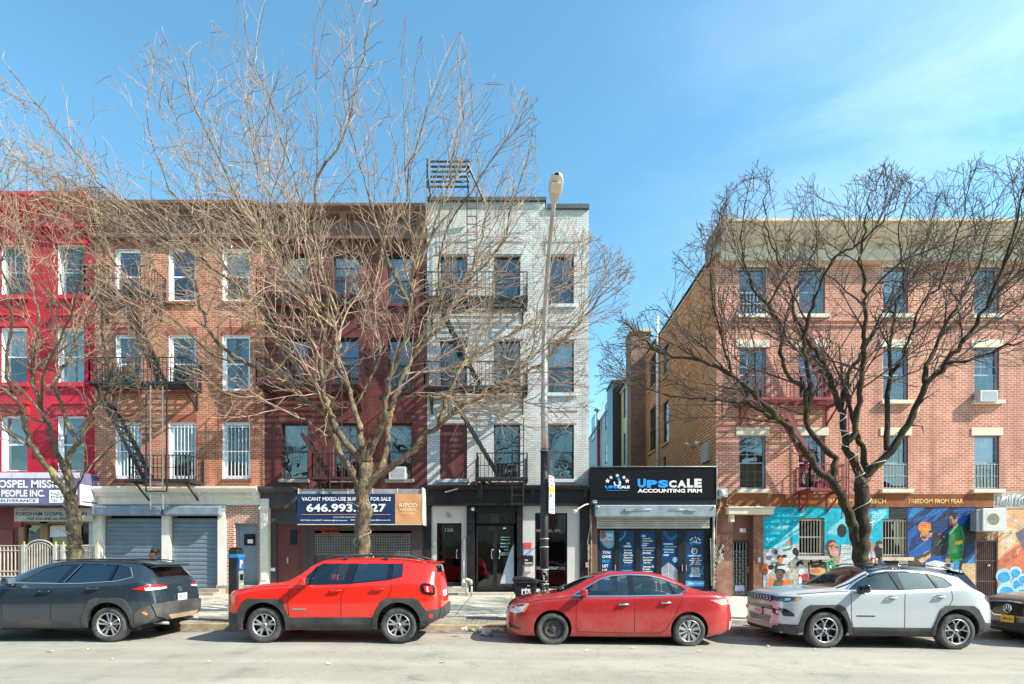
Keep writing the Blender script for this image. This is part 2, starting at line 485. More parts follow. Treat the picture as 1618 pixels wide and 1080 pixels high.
M_ASPH = asphalt(); M_PAVE = paving()
strip_xy('road', [(-60, 0.0), (KERB, 0.0)], M_ASPH)
M_KERB = mat('kerb_stone', (0.42, 0.33, 0.22), 0.85, var=0.3, scale=2.5, bump=0.3, dirt=(0.14, 0.09, 0.05), ds=2.2, dt=0.55)
strip_xy('kerb', [(KERB, 0.0), (KERB+0.015, 0.12), (KERB+0.03, 0.13), (KERB+0.19, 0.1335)], M_KERB)
strip_xy('pavement', [(KERB+0.19, 0.1335), (F+0.6, 0.13+(F+0.6-KERB)*0.0185)], M_PAVE)
strip_xy('ground', [(F+0.6, 0.13+(F+0.6-KERB)*0.0185), (300, 0.3)], mat('bare_ground', (0.2, 0.18, 0.15), 0.9))
# gutter grime sheet along the kerb
strip_xy('gutter', [(KERB-0.42, 0.004), (KERB-0.002, 0.005)], mat('gutter_grime', (0.17, 0.155, 0.13), 0.9, var=0.5, scale=6, bump=0.3))
# worn block paving band beside the kerb
strip_xy('block_paving', [(KERB+0.2, 0.1385), (KERB+1.45, 0.1625)], None or
         brick('worn_blocks', (0.34, 0.29, 0.24), (0.22, 0.19, 0.16), (0.1, 0.085, 0.07), bw=0.24, bh=0.12, ms=0.02, bump=0.0, patch=(0.36, 0.32, 0.25), pt=0.55, ps=0.9))
# make the block pattern lie in the ground plane
_bm = _mc['worn_blocks'].node_tree
for nd in _bm.nodes:
    if nd.type == 'COMBXYZ':
        for lk in list(nd.inputs['Y'].links): _bm.links.remove(lk)
        sxn = [q for q in _bm.nodes if q.type == 'SEPXYZ'][0]
        _bm.links.new(sxn.outputs['Y'], nd.inputs['Y'])

# ------------------------------------------------------------------ shared materials
M_GLASS = glass('window_glass', (0.78, 0.83, 0.85), base=0.1, wav=0.3)
M_GLASSD = glass('dark_shop_glass', (0.16, 0.17, 0.18), base=0.05, wav=0.1)
M_WHITEM = mat('white_trim', (0.78, 0.81, 0.84), 0.5, var=0.06)
M_BLACKIRON = mat('black_iron', (0.018, 0.018, 0.02), 0.55, var=0.3, scale=8)
M_REDIRON = mat('red_iron', (0.2, 0.022, 0.025), 0.6, var=0.25, scale=6)
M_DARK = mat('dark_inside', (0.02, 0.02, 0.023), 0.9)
M_ROOF = mat('roof_felt', (0.08, 0.08, 0.085), 0.9)
M_BLACKP = mat('black_shop_paint', (0.014, 0.014, 0.016), 0.45, var=0.3, spec=.3)
M_BLIND = mat('window_blind', (0.62, 0.63, 0.62), 0.8, var=0.06)
M_CURT = mat('pale_curtain', (0.72, 0.72, 0.72), 0.9, var=0.15, scale=5)
M_CURTB = mat('blue_blind', (0.1, 0.28, 0.42), 0.7, var=0.1)
M_ALU = mat('grey_aluminium', (0.3, 0.31, 0.32), 0.45, metal=0.3)

def wall_grid(mb, x0, x1, z0, z1, holes, y, depth, mi=0, mr=1, bricksplit=None):
    """front wall face with true openings and their reveals; holes in metres"""
    xs = sorted(set([x0, x1] + [h[0] for h in holes] + [h[1] for h in holes]))
    zs = sorted(set([z0, z1] + [h[2] for h in holes] + [h[3] for h in holes]))
    for i in range(len(xs)-1):
        for j in range(len(zs)-1):
            cx, cz = (xs[i]+xs[i+1])/2, (zs[j]+zs[j+1])/2
            if any(h[0] < cx < h[1] and h[2] < cz < h[3] for h in holes): continue
            mb.quad((xs[i], y, zs[j]), (xs[i+1], y, zs[j]), (xs[i+1], y, zs[j+1]), (xs[i], y, zs[j+1]), mi)
    for (a, b, c, d) in [h[:4] for h in holes]:
        y2 = y+depth
        mb.quad((a, y, c), (a, y2, c), (a, y2, d), (a, y, d), mr)
        mb.quad((b, y, c), (b, y, d), (b, y2, d), (b, y2, c), mr)
        mb.quad((a, y, d), (a, y2, d), (b, y2, d), (b, y, d), mr)
        mb.quad((a, y, c), (b, y, c), (b, y2, c), (a, y2, c), mr)

def body(root, x0, x1, ztop, zsplit, holes, mats, y=F, depth=0.2, back=13.0, zb=-0.6, rooftop=None, left=True):
    """upper wall with openings, sides, roof and back of one house"""
    mb = MB()
    wall_grid(mb, x0, x1, zsplit, ztop, holes, y, depth, 0, 1)
    zr = rooftop or ztop
    yb = y+back
    if left: mb.quad((x0, y, zb), (x0, y, ztop), (x0, yb, ztop), (x0, yb, zb), 2)
    mb.quad((x1, y, zb), (x1, yb, zb), (x1, yb, ztop), (x1, y, ztop), 2)
    mb.quad((x0, yb, zb), (x0, yb, ztop), (x1, yb, ztop), (x1, yb, zb), 2)
    mb.quad((x0, y, zr-0.001), (x1, y, zr-0.001), (x1, yb, zr-0.001), (x0, yb, zr-0.001), 3)
    # inside: a dark partition a little behind the facade, and the floor slabs
    return mb.build('wall', list(mats), root)

def inner(root, x0, x1, z0, z1, y=F):
    mb = MB(); mb.box(x0+0.05, x1-0.05, y+1.1, y+1.2, z0, z1-0.1)
    return mb.build('inner_wall', mat('inner_wall', (0.12, 0.11, 0.1), 0.9), root)

rw = random.Random(5)
def window(root, h, style='sash', fm=None, y=F, rec=0.16, grid=None, curt=None, bars=None, fw=0.05, panem=None):
    """double-hung window set in opening h=(x0,x1,z0,z1): frame > pane, curtain, bars"""
    x0, x1, z0, z1 = h[:4]
    fm = fm or M_WHITEM
    yf = y+rec
    zm = z0+(z1-z0)*0.5
    f = MB()
    f.box(x0, x0+fw, yf, yf+0.08, z0, z1); f.box(x1-fw, x1, yf, yf+0.08, z0, z1)
    f.box(x0+fw, x1-fw, yf, yf+0.08, z1-fw, z1); f.box(x0+fw, x1-fw, yf-0.01, yf+0.08, z0, z0+fw*1.2)
    f.box(x0+fw, x1-fw, yf+0.015, yf+0.07, zm-0.025, zm+0.025)
    # lower sash stands forward of the upper
    s = 0.03
    f.box(x0+fw, x0+fw+s, yf+0.015, yf+0.06, z0+fw*1.2, zm-0.025); f.box(x1-fw-s, x1-fw, yf+0.015, yf+0.06, z0+fw*1.2, zm-0.025)
    f.box(x0+fw+s, x1-fw-s, yf+0.015, yf+0.06, z0+fw*1.2, z0+fw*1.2+s)
    if grid:
        c, rws = grid
        for k in range(1, c):
            x = x0+fw+(x1-x0-2*fw)*k/c
            f.box(x-0.012, x+0.012, yf+0.032, yf+0.058, z0+fw*1.3, z1-fw)
        for k in range(1, rws*2):
            if k == rws: continue
            z = z0+fw+(z1-z0-2*fw)*k/(rws*2)
            f.box(x0+fw, x1-fw, yf+0.030, yf+0.056, z-0.012, z+0.012)
    w = f.build('window', fm, root)
    p = MB()
    p.quad((x0+fw, yf+0.045, zm), (x1-fw, yf+0.045, zm), (x1-fw, yf+0.045, z1-fw), (x0+fw, yf+0.045, z1-fw))
    p.quad((x0+fw, yf+0.028, z0+fw), (x1-fw, yf+0.028, z0+fw), (x1-fw, yf+0.028, zm), (x0+fw, yf+0.028, zm))
    p.build('pane', panem or M_GLASS, w)
    if curt:
        kind, frac, cm = curt; frac = min(.98, frac*rw.uniform(.78, 1.2))
        c = MB(); yc = yf+0.11
        if kind == 'blind':
            zt = z1-fw; zb_ = z1-(z1-z0)*frac
            n = max(3, int((zt-zb_)/0.06))
            for k in range(n):
                za = zt-(zt-zb_)*k/n; zc = zt-(zt-zb_)*(k+0.92)/n
                c.quad((x0+fw, yc, zc), (x1-fw, yc, zc), (x1-fw, yc+0.02, za), (x0+fw, yc+0.02, za))
        else:
            wd = (x1-x0-2*fw)
            n = 14
            def drape(a, b, zb_):
                for k in range(n):
                    xa = a+(b-a)*k/n; xb = a+(b-a)*(k+1)/n
                    ya = yc+0.025*math.sin(k*2.1); yb = yc+0.025*math.sin((k+1)*2.1)
                    c.quad((xa, ya, zb_), (xb, yb, zb_), (xb, yb, z1-fw), (xa, ya, z1-fw))
            if kind == 'pair':
                drape(x0+fw, x0+fw+wd*frac/2, z0+fw); drape(x1-fw-wd*frac/2, x1-fw, z0+fw)
            elif kind == 'full':
                drape(x0+fw, x1-fw, z1-(z1-z0)*frac)
        c.build('curtain', cm, w)
    if bars:
        b = MB(); bc, bm_ = bars[0], bars[1]
        zt = z1 if len(bars) < 3 else z0+(z1-z0)*bars[2]
        for k in range(bc+1):
            x = x0+0.03+(x1-x0-0.06)*k/bc
            b.box(x-0.009, x+0.009, y+0.03, y+0.048, z0+0.01, zt-0.01)
        for t in (0.06, 0.5, 0.94):
            z = z0+(zt-z0)*t
            b.box(x0, x1, y+0.026, y+0.052, z-0.012, z+0.012)
        b.build('window_bars', bm_, w)
    return w

def rect(px0, px1, py0, py1): return (fx(px0), fx(px1), fz(py1), fz(py0))

def sill_lintel(root, h, msill, mlint, over=0.08, sh=0.13, lh=0.28, sp=0.09, lp=0.0):
    x0, x1, z0, z1 = h
    if msill: MB().box(x0-over, x1+over, F-sp, F+0.155, z0-sh, z0+0.004).build('sill', msill, root, bevel=0.01)
    if mlint: MB().box(x0-over, x1+over, F-0.012-lp, F+0.1, z1+0.002, z1+lh).build('lintel', mlint, root)

def cornice(root, x0, x1, zt, prof, m, name='cornice', brackets=None, bm_=None, ends=True):
    """prof: list of (out, down) from the top; extruded along x"""
    poly = [(F-o, zt-d) for o, d in prof] + [(F+0.25, zt-prof[-1][1]), (F+0.25, zt-prof[0][1])]
    mb = MB(); mb.prism(poly, x0, x1, 0, 'x')
    if brackets:
        n, w, top, bot, out = brackets
        for k in range(n):
            x = x0+w+(x1-x0-2*w)*k/(n-1)
            mb.prism([(F, zt-bot), (F-0.02, zt-bot), (F-out*0.55, zt-top-(bot-top)*0.45), (F-out, zt-top), (F, zt-top)], x-w/2, x+w/2, 0, 'x')
    return mb.build(name, m, root, recalc=True)

def steps_box(root_name, label, cat, px0, px1, pyt, pyb, out, m, group=None, n=1):
    pass

# ================================================================== A  crimson house (far left)
M_CRIM = brick('crimson_paint', (0.52, 0.022, 0.045), (0.46, 0.016, 0.035), (0.34, 0.012, 0.025), bump=0.35, patch=(0.6, 0.04, 0.07), pt=0.62, rough=0.6)
M_CRIMT = mat('crimson_trim', (0.5, 0.016, 0.03), 0.5, var=0.15)
ax0, ax1 = -25.5, fx(150)
A = thing('crimson_house', (ax0/2+ax1/2, F, 0), 'crimson painted four-storey brick house with a heavy crimson cornice at the left edge', 'building')
colsA = [(-167, -129), (-80, -42), (3, 43), (92, 133)]
rowsA = [(387, 467), (518, 605), (657, 745)]
holesA = [rect(a, b, c, d) for (a, b) in colsA for (c, d) in rowsA]
body(A, ax0, ax1, fz(312), fz(770), holesA, (M_CRIM, M_WHITEM, M_CRIM, M_ROOF))
inner(A, ax0, ax1, fz(745), fz(312))
styA = {0: ('blind', 0.5, M_CURTB), 1: ('pair', 0.7, M_CURT), 2: ('blind', 0.45, M_BLIND)}
for i, (a, b) in enumerate(colsA):
    for j, (c, d) in enumerate(rowsA):
        h = rect(a, b, c, d)
        cu = [('blind', 0.5, M_CURTB), ('pair', 0.8, M_CURT), ('blind', 0.42, M_BLIND), ('full', 0.5, M_CURT)][(i*2+j*3) % 4]
        if i == 3 and j == 0: cu = ('blind', 0.52, M_CURTB)
        window(A, h, curt=cu, fm=M_WHITEM if j else mat('grey_sash', (0.3, 0.33, 0.36), 0.5))
        x0, x1, z0, z1 = h
        # hooded lintel and heavy sill in the house's own paint
        mb = MB(); mb.box(x0-0.16, x1+0.16, F-0.16, F, z1+0.42, z1+0.52); mb.box(x0-0.1, x1+0.1, F-0.08, F, z1+0.03, z1+0.418)
        mb.build('hood', M_CRIMT, A)
        MB().box(x0-0.12, x1+0.12, F-0.12, F+0.155, z0-0.16, z0).build('sill', M_CRIMT, A)
cornice(A, ax0, ax1+0.06, fz(302, F-.6), [(0.62, 0), (0.62, 0.12), (0.5, 0.2), (0.5, 0.34), (0.2, 0.5), (0.2, 0.95), (0.26, 1.0), (0.26, 1.1), (0.0, 1.12)], M_CRIMT,
        brackets=(15, 0.16, 0.34, 1.5, 0.45))
# ground floor behind the awning
M_TAN = mat('tan_render', (0.3, 0.19, 0.11), 0.8, streak=0.5)
M_MAR = mat('maroon_paint', (0.15, 0.02, 0.022), 0.6, streak=0.4)
yg = F+0.35
gf = MB()
zb, zt = 0.1, fz(770)
for a, b, mi in [(-400, -60, 0), (-60, 16, 1), (16, 24, 0), (50, 62, 0), (98, 112, 0), (136, 141, 0)]:
    gf.box(fx(a), fx(b), yg, yg+0.3, zb, zt, mi)
gf.box(fx(24), fx(136), yg, yg+0.3, fz(826), zt, 0)
gf.box(fx(24), fx(98), yg+0.05, yg+0.3, zb, fz(878), 0); gf.box(fx(112), fx(136), yg+0.05, yg+0.3, zb, fz(872), 0)
gf.box(fx(141), fx(148.5), F-0.02, F+0.4, zb, zt, 2)
gf.build('shopfront', [M_TAN, M_MAR, mat('pale_pillar', (0.5, 0.5, 0.46), 0.7, streak=0.5)], A)
for (a, b, c, d) in [(24, 50, 826, 878), (62, 98, 826, 878), (112, 136, 826, 872)]:
    f = MB(); x0, x1, z1, z0 = fx(a), fx(b), fz(c), fz(d)
    for q in [(x0, x0+.05, z0, z1), (x1-.05, x1, z0, z1), (x0+.05, x1-.05, z0, z0+.06), (x0+.05, x1-.05, z1-.06, z1)]:
        f.box(q[0], q[1], yg+0.08, yg+0.14, q[2], q[3])
    w = f.build('shop_window', mat('brown_frame', (0.12, 0.07, 0.045), 0.6), A)
    MB().quad((x0, yg+.12, z0), (x1, yg+.12, z0), (x1, yg+.12, z1), (x0, yg+.12, z1)).build('pane', M_GLASSD, w)
p = MB(); p.quad((fx(64), yg+.07, fz(848)), (fx(97), yg+.07, fz(846)), (fx(98), yg+.07, fz(830)), (fx(64), yg+.07, fz(830)))
p.build('paper_sheet', mat('white_paper', (0.72, 0.74, 0.8), 0.7, var=0.05), A)
p = MB(); p.add([(fx(27), yg+.075, fz(868)), (fx(47), yg+.075, fz(862)), (fx(49), yg+.075, fz(830)), (fx(38), yg+.075, fz(842)), (fx(30), yg+.075, fz(836))], [(0, 1, 2, 3, 4)])
p.build('torn_poster', mat('dark_poster', (0.09, 0.09, 0.1), 0.4, var=0.6, scale=2), A)
MB().box(fx(11), fx(24), yg-0.1, yg-0.01, fz(832), fz(822)).build('notice', mat('red_notice', (0.35, 0.03, 0.03), 0.5, var=0.4, scale=8), A)
MB().box(fx(-30), fx(8), yg-.03, yg-.005, zb, fz(836)).build('door', mat('maroon_door', (0.2, 0.03, 0.03), 0.5), A)

# church awning: its own thing
M_PUR = mat('purple_vinyl', (0.13, 0.11, 0.23), 0.45, var=0.12)
M_LAV = mat('lavender_fabric', (0.62, 0.58, 0.7), 0.6, var=0.12, streak=0.3, dirt=(0.62, 0.62, 0.65))
M_WHT = mat('white_letters', (0.8, 0.8, 0.8), 0.5, var=0.03)
M_BLKL = mat('black_letters', (0.02, 0.02, 0.025), 0.5)
ya = F-.9
sx_ = F/ya
def ax_(px): return fx(px, ya)
def az_(py): return fz(py, ya)
AW = thing('church_awning', (ax_(20), ya, az_(770)), 'purple and lavender awning with white GOSPEL MISSION lettering on the crimson house', 'awning')
xl, xr = -23.5, ax_(126)
xrb = fx(152, F)
mb = MB()
zt_, zm_, zb_ = az_(745), az_(755.5), az_(797)
mb.prism([(ya+0.15, zb_), (ya, zb_), (ya, zm_), (ya+0.06, zt_-0.05), (ya+0.25, zt_), (F-0.02, zt_), (F-0.02, zb_)], xl, xr, 0, 'x')
mb.build('fabric', M_PUR, AW, recalc=True)
mb = MB()
nseg = 9
for i in range(nseg):
    a = xl+(xr-xl)*i/nseg; b = xl+(xr-xl)*(i+1)/nseg
    mb.box(a+0.015, b-0.015, ya-0.015, ya+0.03, zm_+0.005, zt_-0.03)
mb.build('valance', M_LAV, AW)
# slanted right cheek, white and violet panels
mb = MB(); mc = MB()
xa = xr+0.003
xe = ax_(134)
for k, (u0, u1, v0, v1, mi) in enumerate([(0, 1, 0.62, 1, 2), (0, 1, 0, 0.62, 1), (0.1, .5, .2, .55, 0), (0.55, .9, .2, .55, 0), (0.1, 0.9, 0.08, 0.13, 2)]):
    e = 0.004*k
    mb.quad((xa+e, ya+(F-ya)*u0, zb_+(zt_-zb_)*v0), (xa+e, ya+(F-ya)*u1, zb_+(zt_-zb_)*v0), (xa+e, ya+(F-ya)*u1, zb_+(zt_-zb_)*v1), (xa+e, ya+(F-ya)*u0, zb_+(zt_-zb_)*v1), mi)
mb.build('side_panel', [mat('pale_panel', (0.6, 0.6, 0.72), 0.6), M_WHT, M_PUR], AW)
le = MB()
text_box(le, 'GOSPEL MISSION', ax_(-15), ax_(112), az_(770.5), az_(758), ya-0.006, 0, bold=0.03)
text_box(le, 'FOR GOD AND ALL PEOPLE INC.', ax_(-112), ax_(71), az_(784.5), az_(773.5), ya-0.006, 0, bold=0.035)
le.box(ax_(-70), ax_(61), ya-0.008, ya-0.004, az_(794.5), az_(787.2), 0)
le.box(ax_(78), ax_(122), ya-0.008, ya-0.004, az_(794), az_(774), 0)
text_box(le, 'CHURCH OF DELIVERANCE', ax_(-66), ax_(57), az_(793), az_(788.5), ya-0.011, 1, bold=0.02)
for k, s_ in enumerate(['Rev. Dr. W. Brown', 'Pastor', 'TEL. 718 293']):
    text_box(le, s_, ax_(81), ax_(118), az_(781+k*5.6), az_(777.5+k*5.6), ya-0.011, 1)
le.build('lettering', [M_WHT, M_BLKL], AW)
# second sign, under the awning
yb_ = F-0.25
BS = thing('church_name_board', (fx(70, yb_), yb_, fz(812, yb_)), 'grey-green FORDHAM GOSPEL MISSION name board under the purple awning', 'sign')
MB().box(fx(22, yb_), fx(146, yb_), yb_, yb_+0.06, fz(823.5, yb_), fz(802, yb_)).build('board', mat('board_paint', (0.42, 0.44, 0.4), 0.6, streak=0.3), BS, bevel=0.01)
le = MB()
text_box(le, 'FORDHAM GOSPEL MISSION', fx(25, yb_), fx(137, yb_), fz(814.5, yb_), fz(808.5, yb_), yb_-0.006, 0, bold=0.02)
text_box(le, 'FOR GOD AND ALL PEOPLE INC.', fx(44, yb_), fx(124, yb_), fz(821.5, yb_), fz(817, yb_), yb_-0.006, 0, bold=0.02)
text_box(le, '123 W FORDHAM', fx(26, yb_), fx(47, yb_), fz(806, yb_), fz(804, yb_), yb_-0.006, 0)
text_box(le, 'TEL 718 293', fx(92, yb_), fx(115, yb_), fz(806, yb_), fz(804, yb_), yb_-0.006, 0)
le.build('lettering', M_BLKL, BS)

# white fence with the arched gate
yfn = 18.7
def fnx(px): return fx(px, yfn)
def fnz(py): return fz(py, yfn)
M_FEN = mat('cream_iron', (0.5, 0.48, 0.42), 0.5, var=0.1)
M_GOLD = mat('gold_finial', (0.5, 0.3, 0.06), 0.4, metal=0.6)
M_REDC = mat('red_cloth', (0.42, 0.02, 0.05), 0.7, var=0.3)
FE = thing('iron_fence', (fnx(30), yfn, side_z(-17, yfn)), 'cream iron fence with brass knobs and an arched gate before the crimson house', 'fence')
zg = side_z(-17, yfn)
f = MB(); post = MB(); kn = MB()
def run(pa, pb, ztop):
    xa, xb = fnx(pa), fnx(pb)
    f.box(xa, xb, yfn-.02, yfn+.02, ztop-.03, ztop); f.box(xa, xb, yfn-.02, yfn+.02, ztop-.2, ztop-.17)
    f.box(xa, xb, yfn-.02, yfn+.02, zg+.72, zg+.76); f.box(xa, xb, yfn-.02, yfn+.02, zg+.9, zg+.94); f.box(xa, xb, yfn-.02, yfn+.02, zg+.1, zg+.14)
    n = max(2, int((xb-xa)/0.13))
    for k in range(1, n):
        x = xa+(xb-xa)*k/n
        f.box(x-.012, x+.012, yfn-.012, yfn+.012, zg+.1, ztop-.03)
        if k % 3 == 1: kn.lathe((x, yfn-0.02, zg+.83), [(0, -.035), (.035, 0), (0, .035)], 'y', 8); kn.lathe((x, yfn-0.02, ztop-.1), [(0, -.035), (.035, 0), (0, .035)], 'y', 8)
ztf = fnz(861)
run(-140, 36, ztf); run(86, 100, ztf); run(104, 140, ztf)
f.build('railing', M_FEN, FE)
for pxp in (-100, -40, 38, 88, 100, 154):
    x = fnx(pxp)
    pm = MB(); pm.box(x-.055, x+.055, yfn-.055, yfn+.055, zg, ztf+.02)
    po = pm.build('post', M_FEN, FE)
    k2 = MB(); k2.lathe((x, yfn, ztf+.02), [(.04, 0), (.045, .02), (.025, .03), (.045, .07), (.035, .1), (0, .12)], 'z', 10); k2.build('knob', M_GOLD, po)
g = MB(); xa, xb = fnx(42), fnx(84); cxg = (xa+xb)/2; rg = (xb-xa)/2
arc = [(cxg+rg*math.cos(t), yfn, fnz(866)+rg*0.62*math.sin(t)) for t in [math.pi*k/16 for k in range(17)]]
g.tube(arc, .025, 6); arc2 = [(cxg+(x-cxg)*.86, y, fnz(868)+(z-fnz(866))*.82) for x, y, z in arc]; g.tube(arc2, .015, 5)
for x in (xa, xb): g.box(x-.02, x+.02, yfn-.02, yfn+.02, zg+.05, fnz(866))
for zz in (zg+.1, zg+.74, zg+.92): g.box(xa, xb, yfn-.015, yfn+.015, zz-.015, zz+.015)
for k in range(1, 10):
    x = xa+(xb-xa)*k/10; hh = fnz(868)+rg*.5*math.sqrt(max(0, 1-((x-cxg)/(rg*.86))**2))
    g.box(x-.01, x+.01, yfn-.01, yfn+.01, zg+.1, hh)
g.build('gate', M_FEN, FE)
kn.build('brass_knob', M_GOLD, FE)
SC = MB()
SC.box(fnx(5), fnx(36), yfn+.06, yfn+.1, zg+.1, zg+.7); SC.box(fnx(55), fnx(80), yfn+.06, yfn+.1, zg+.1, zg+.7)
tag(SC.build('red_banner', M_REDC), 'red cloth hung low behind the cream iron fence', 'banner')
# darker side gate run right of the tree
run2 = MB(); xa, xb = fnx(126), fnx(154)
for zz in (ztf-.02, ztf-.22, zg+.9, zg+.1): run2.box(xa, xb, yfn-.015, yfn+.015, zz-.015, zz+.015)
for k in range(12):
    x = xa+(xb-xa)*k/11; run2.box(x-.012, x+.012, yfn-.012, yfn+.012, zg+.05, ztf+.02)
for k in range(5):
    x = xa+(xb-xa)*(k+.5)/5
    run2.tube([(x+.07*math.cos(t), yfn, ztf-.12+.07*math.sin(t)) for t in [k2*.6 for k2 in range(11)]], .01, 4)
run2.build('side_gate', mat('grey_iron', (0.3, 0.3, 0.28), 0.5), FE)

# ================================================================== B  brick house, cream shopfront
M_BRB = brick('orange_brick', (0.58, 0.19, 0.095), (0.38, 0.105, 0.06), (0.56, 0.4, 0.29), bh=0.082, bw=0.24, ms=0.012, patch=(0.2, 0.06, 0.04), pt=0.64, streak=(0.17, 0.06, 0.045))
M_BSTONE = mat('brownstone_paint', (0.3, 0.085, 0.05), 0.75, var=0.15, streak=0.3)
M_BCOR = mat('brown_cornice', (0.16, 0.08, 0.055), 0.6, var=0.2, streak=0.4)
bx0, bx1 = fx(150), fx(418)
B = thing('orange_brick_house', ((bx0+bx1)/2, F, 0), 'orange brick house with white windows above two grey-blue shutters', 'building')
colsB = [(183, 223.5), (267, 309), (352, 395)]
rowsB = [(393, 477), (529, 618), (667, 757)]
holesB = [rect(a, b, c, d) for (a, b) in colsB for (c, d) in rowsB]
body(B, bx0, bx1, fz(325), fz(772), holesB, (M_BRB, M_WHITEM, M_BRB, M_ROOF))
inner(B, bx0, bx1, fz(757), fz(325))
cuB = [('blind', .5, mat('lilac_blind', (.25, .22, .4), .7)), ('blind', .5, mat('lilac_blind', (.25, .22, .4), .7)), ('full', .5, M_CURT),
       ('blind', .5, M_CURTB), ('pair', .7, mat('blue_drape', (.25, .38, .5), .8)), ('pair', .9, mat('blue_drape', (.25, .38, .5), .8)),
       ('full', .42, M_CURT), ('full', .45, M_BLIND), None]
for j, (c, d) in enumerate(rowsB):
    for i, (a, b) in enumerate(colsB):
        h = rect(a, b, c, d)
        window(B, h, curt=cuB[j*3+i], bars=((7, M_WHITEM, 0.98) if j == 2 else ((7, M_BLACKIRON, .45) if j == 1 and i < 2 else None)), fw=0.09, rec=.1)
        sill_lintel(B, h, mat('dark_sill', (0.16, 0.075, 0.05), 0.8) if j == 2 else M_BSTONE, M_BSTONE, lh=0.3, sh=.1, over=0.06)
cornice(B, bx0+0.06, bx1, fz(315, F-.5), [(0.5, 0), (0.5, 0.12), (0.4, 0.2), (0.4, 0.3), (0.15, 0.42), (0.15, 1.05), (0.2, 1.1), (0.2, 1.22), (0, 1.25)], M_BCOR,
        brackets=(4, 0.3, 0.3, 1.5, 0.42))
M_CREAM = mat('cream_paint', (0.72, 0.68, 0.6), 0.6, var=0.07, streak=0.18, dirt=(0.3, 0.26, 0.2))
cz = fz(770)
cornice(B, fx(141), fx(413), cz, [(0.42, 0), (0.42, 0.08), (0.3, 0.2), (0.22, 0.24), (0.22, 0.36), (0.12, 0.4), (0.12, 0.66), (0.0, 0.68)], M_CREAM, name='shop_cornice',
        brackets=(4, 0.16, 0.1, 0.68, 0.36))
d = MB(); x = fx(155)
while x < fx(405):
    d.box(x, x+.045, F-.27, F-.222, cz-.34, cz-.27); x += .09
d.build('dentils', M_CREAM, B)
MB().box(fx(150), fx(413), F+.05, F+.3, fz(812), cz-.6).build('fascia', M_CREAM, B)
zgB = side_z(-12, F)
for a, b in [(150, 164), (258, 270), (346, 357)]:
    pil = MB()
    pil.box(fx(a), fx(b), F-.1, F+.4, zgB-.05, fz(798))
    pil.box(fx(a)-.03, fx(b)+.03, F-.13, F-.002, zgB-.05, zgB+.3); pil.box(fx(a)-.03, fx(b)+.03, F-.13, F-.002, fz(806), fz(799))
    pil.build('pilaster', M_CREAM, B)
M_SHUT = mat('grey_blue_shutter', (0.15, 0.2, 0.26), 0.5, metal=0.2, var=0.1, streak=0.2, dirt=(0.28, 0.3, 0.32))
def shutter(root, px0, px1, pyt, pyb, ys, m, step=0.095, name='roller_shutter'):
    mb = MB(); x0, x1 = fx(px0), fx(px1); z = fz(pyt); zb2 = fz(pyb) if pyb else zgB+.01
    n = int((z-zb2)/step)
    poly = []
    for k in range(n+1):
        zz = z-(z-zb2)*k/max(n, 1)
        poly += [(ys, zz), (ys-.022, zz-step*.25), (ys-.022, zz-step*.75), (ys, zz-step*.92)] if k < n else [(ys, zz)]
    poly = poly + [(ys+.06, zb2), (ys+.06, z)]
    mb.prism(poly, x0, x1, 0, 'x')
    return mb.build(name, m, root, recalc=True)
for (a, b, ha, hb) in [(164, 258, 145, 253.5), (270, 346, 258, 345)]:
    s = shutter(B, a+1, b-1, 818, None, F+.08, M_SHUT, step=0.16)
    hb_ = MB(); hb_.prism([(F-.03, fz(815)), (F-.34, fz(815)), (F-.4, fz(813)), (F-.4, fz(803)), (F-.34, fz(800)), (F-.03, fz(800))], fx(ha, F-.4), fx(hb, F-.4), 0, 'x')
    hb_.build('shutter_box', mat('shutter_box_paint', (0.2, 0.25, 0.32), 0.45, metal=0.2, streak=0.25, dirt=(.4, .42, .45)), s, recalc=True)
# brick-framed entrance
M_BRE = brick('entrance_brick', (0.42, 0.12, 0.07), (0.3, 0.07, 0.05), (0.6, 0.52, 0.42), bh=0.075, bw=0.22, ms=0.018)
en = MB(); wall_grid(en, fx(357), fx(413), zgB-.05, fz(799), [(fx(369.5), fx(407), zgB-.05, fz(826))], F+.02, .25)
en.build('entrance_surround', [M_BRE, M_BRE], B)
dr = MB(); x0, x1 = fx(369.5), fx(407); dr.box(x0, x1, F+.24, F+.3, zgB+.3, fz(826))
dr.box(x0, x0+.08, F+.2, F+.24, zgB+.3, fz(826)); dr.box(x1-.08, x1, F+.2, F+.24, zgB+.3, fz(826)); dr.box(x0+.08, x1-.08, F+.2, F+.24, fz(829), fz(826))
dr.box(x0+.08, x1-.08, F+.225, F+.24, fz(861)-.02, fz(861)+.02)
do = dr.build('door', mat('door_blue_grey', (0.19, 0.25, 0.3), 0.5, var=.1), B)
dw = MB(); dw.box(fx(381), fx(399), F+.22, F+.238, fz(861.5), fz(843)); dw.build('door_window', mat('dark_pane', (.02, .022, .03), .15), do)
dp = MB(); dp.box(fx(387), fx(395.5), F+.21, F+.219, fz(858), fz(851.5)); dp.build('notice', M_WHT, do)
st = MB(); st.box(fx(352), fx(411), F-.42, F+.3, zgB-.1, zgB+.3); st.box(fx(332), fx(365), F-.85, F-.42, zgB-.1, zgB+.2); st.box(fx(325), fx(365), F-1.25, F-.85, zgB-.1, zgB+.09)
st.build('doorstep', mat('brown_step', (0.3, 0.24, 0.19), 0.85, var=.2), B)
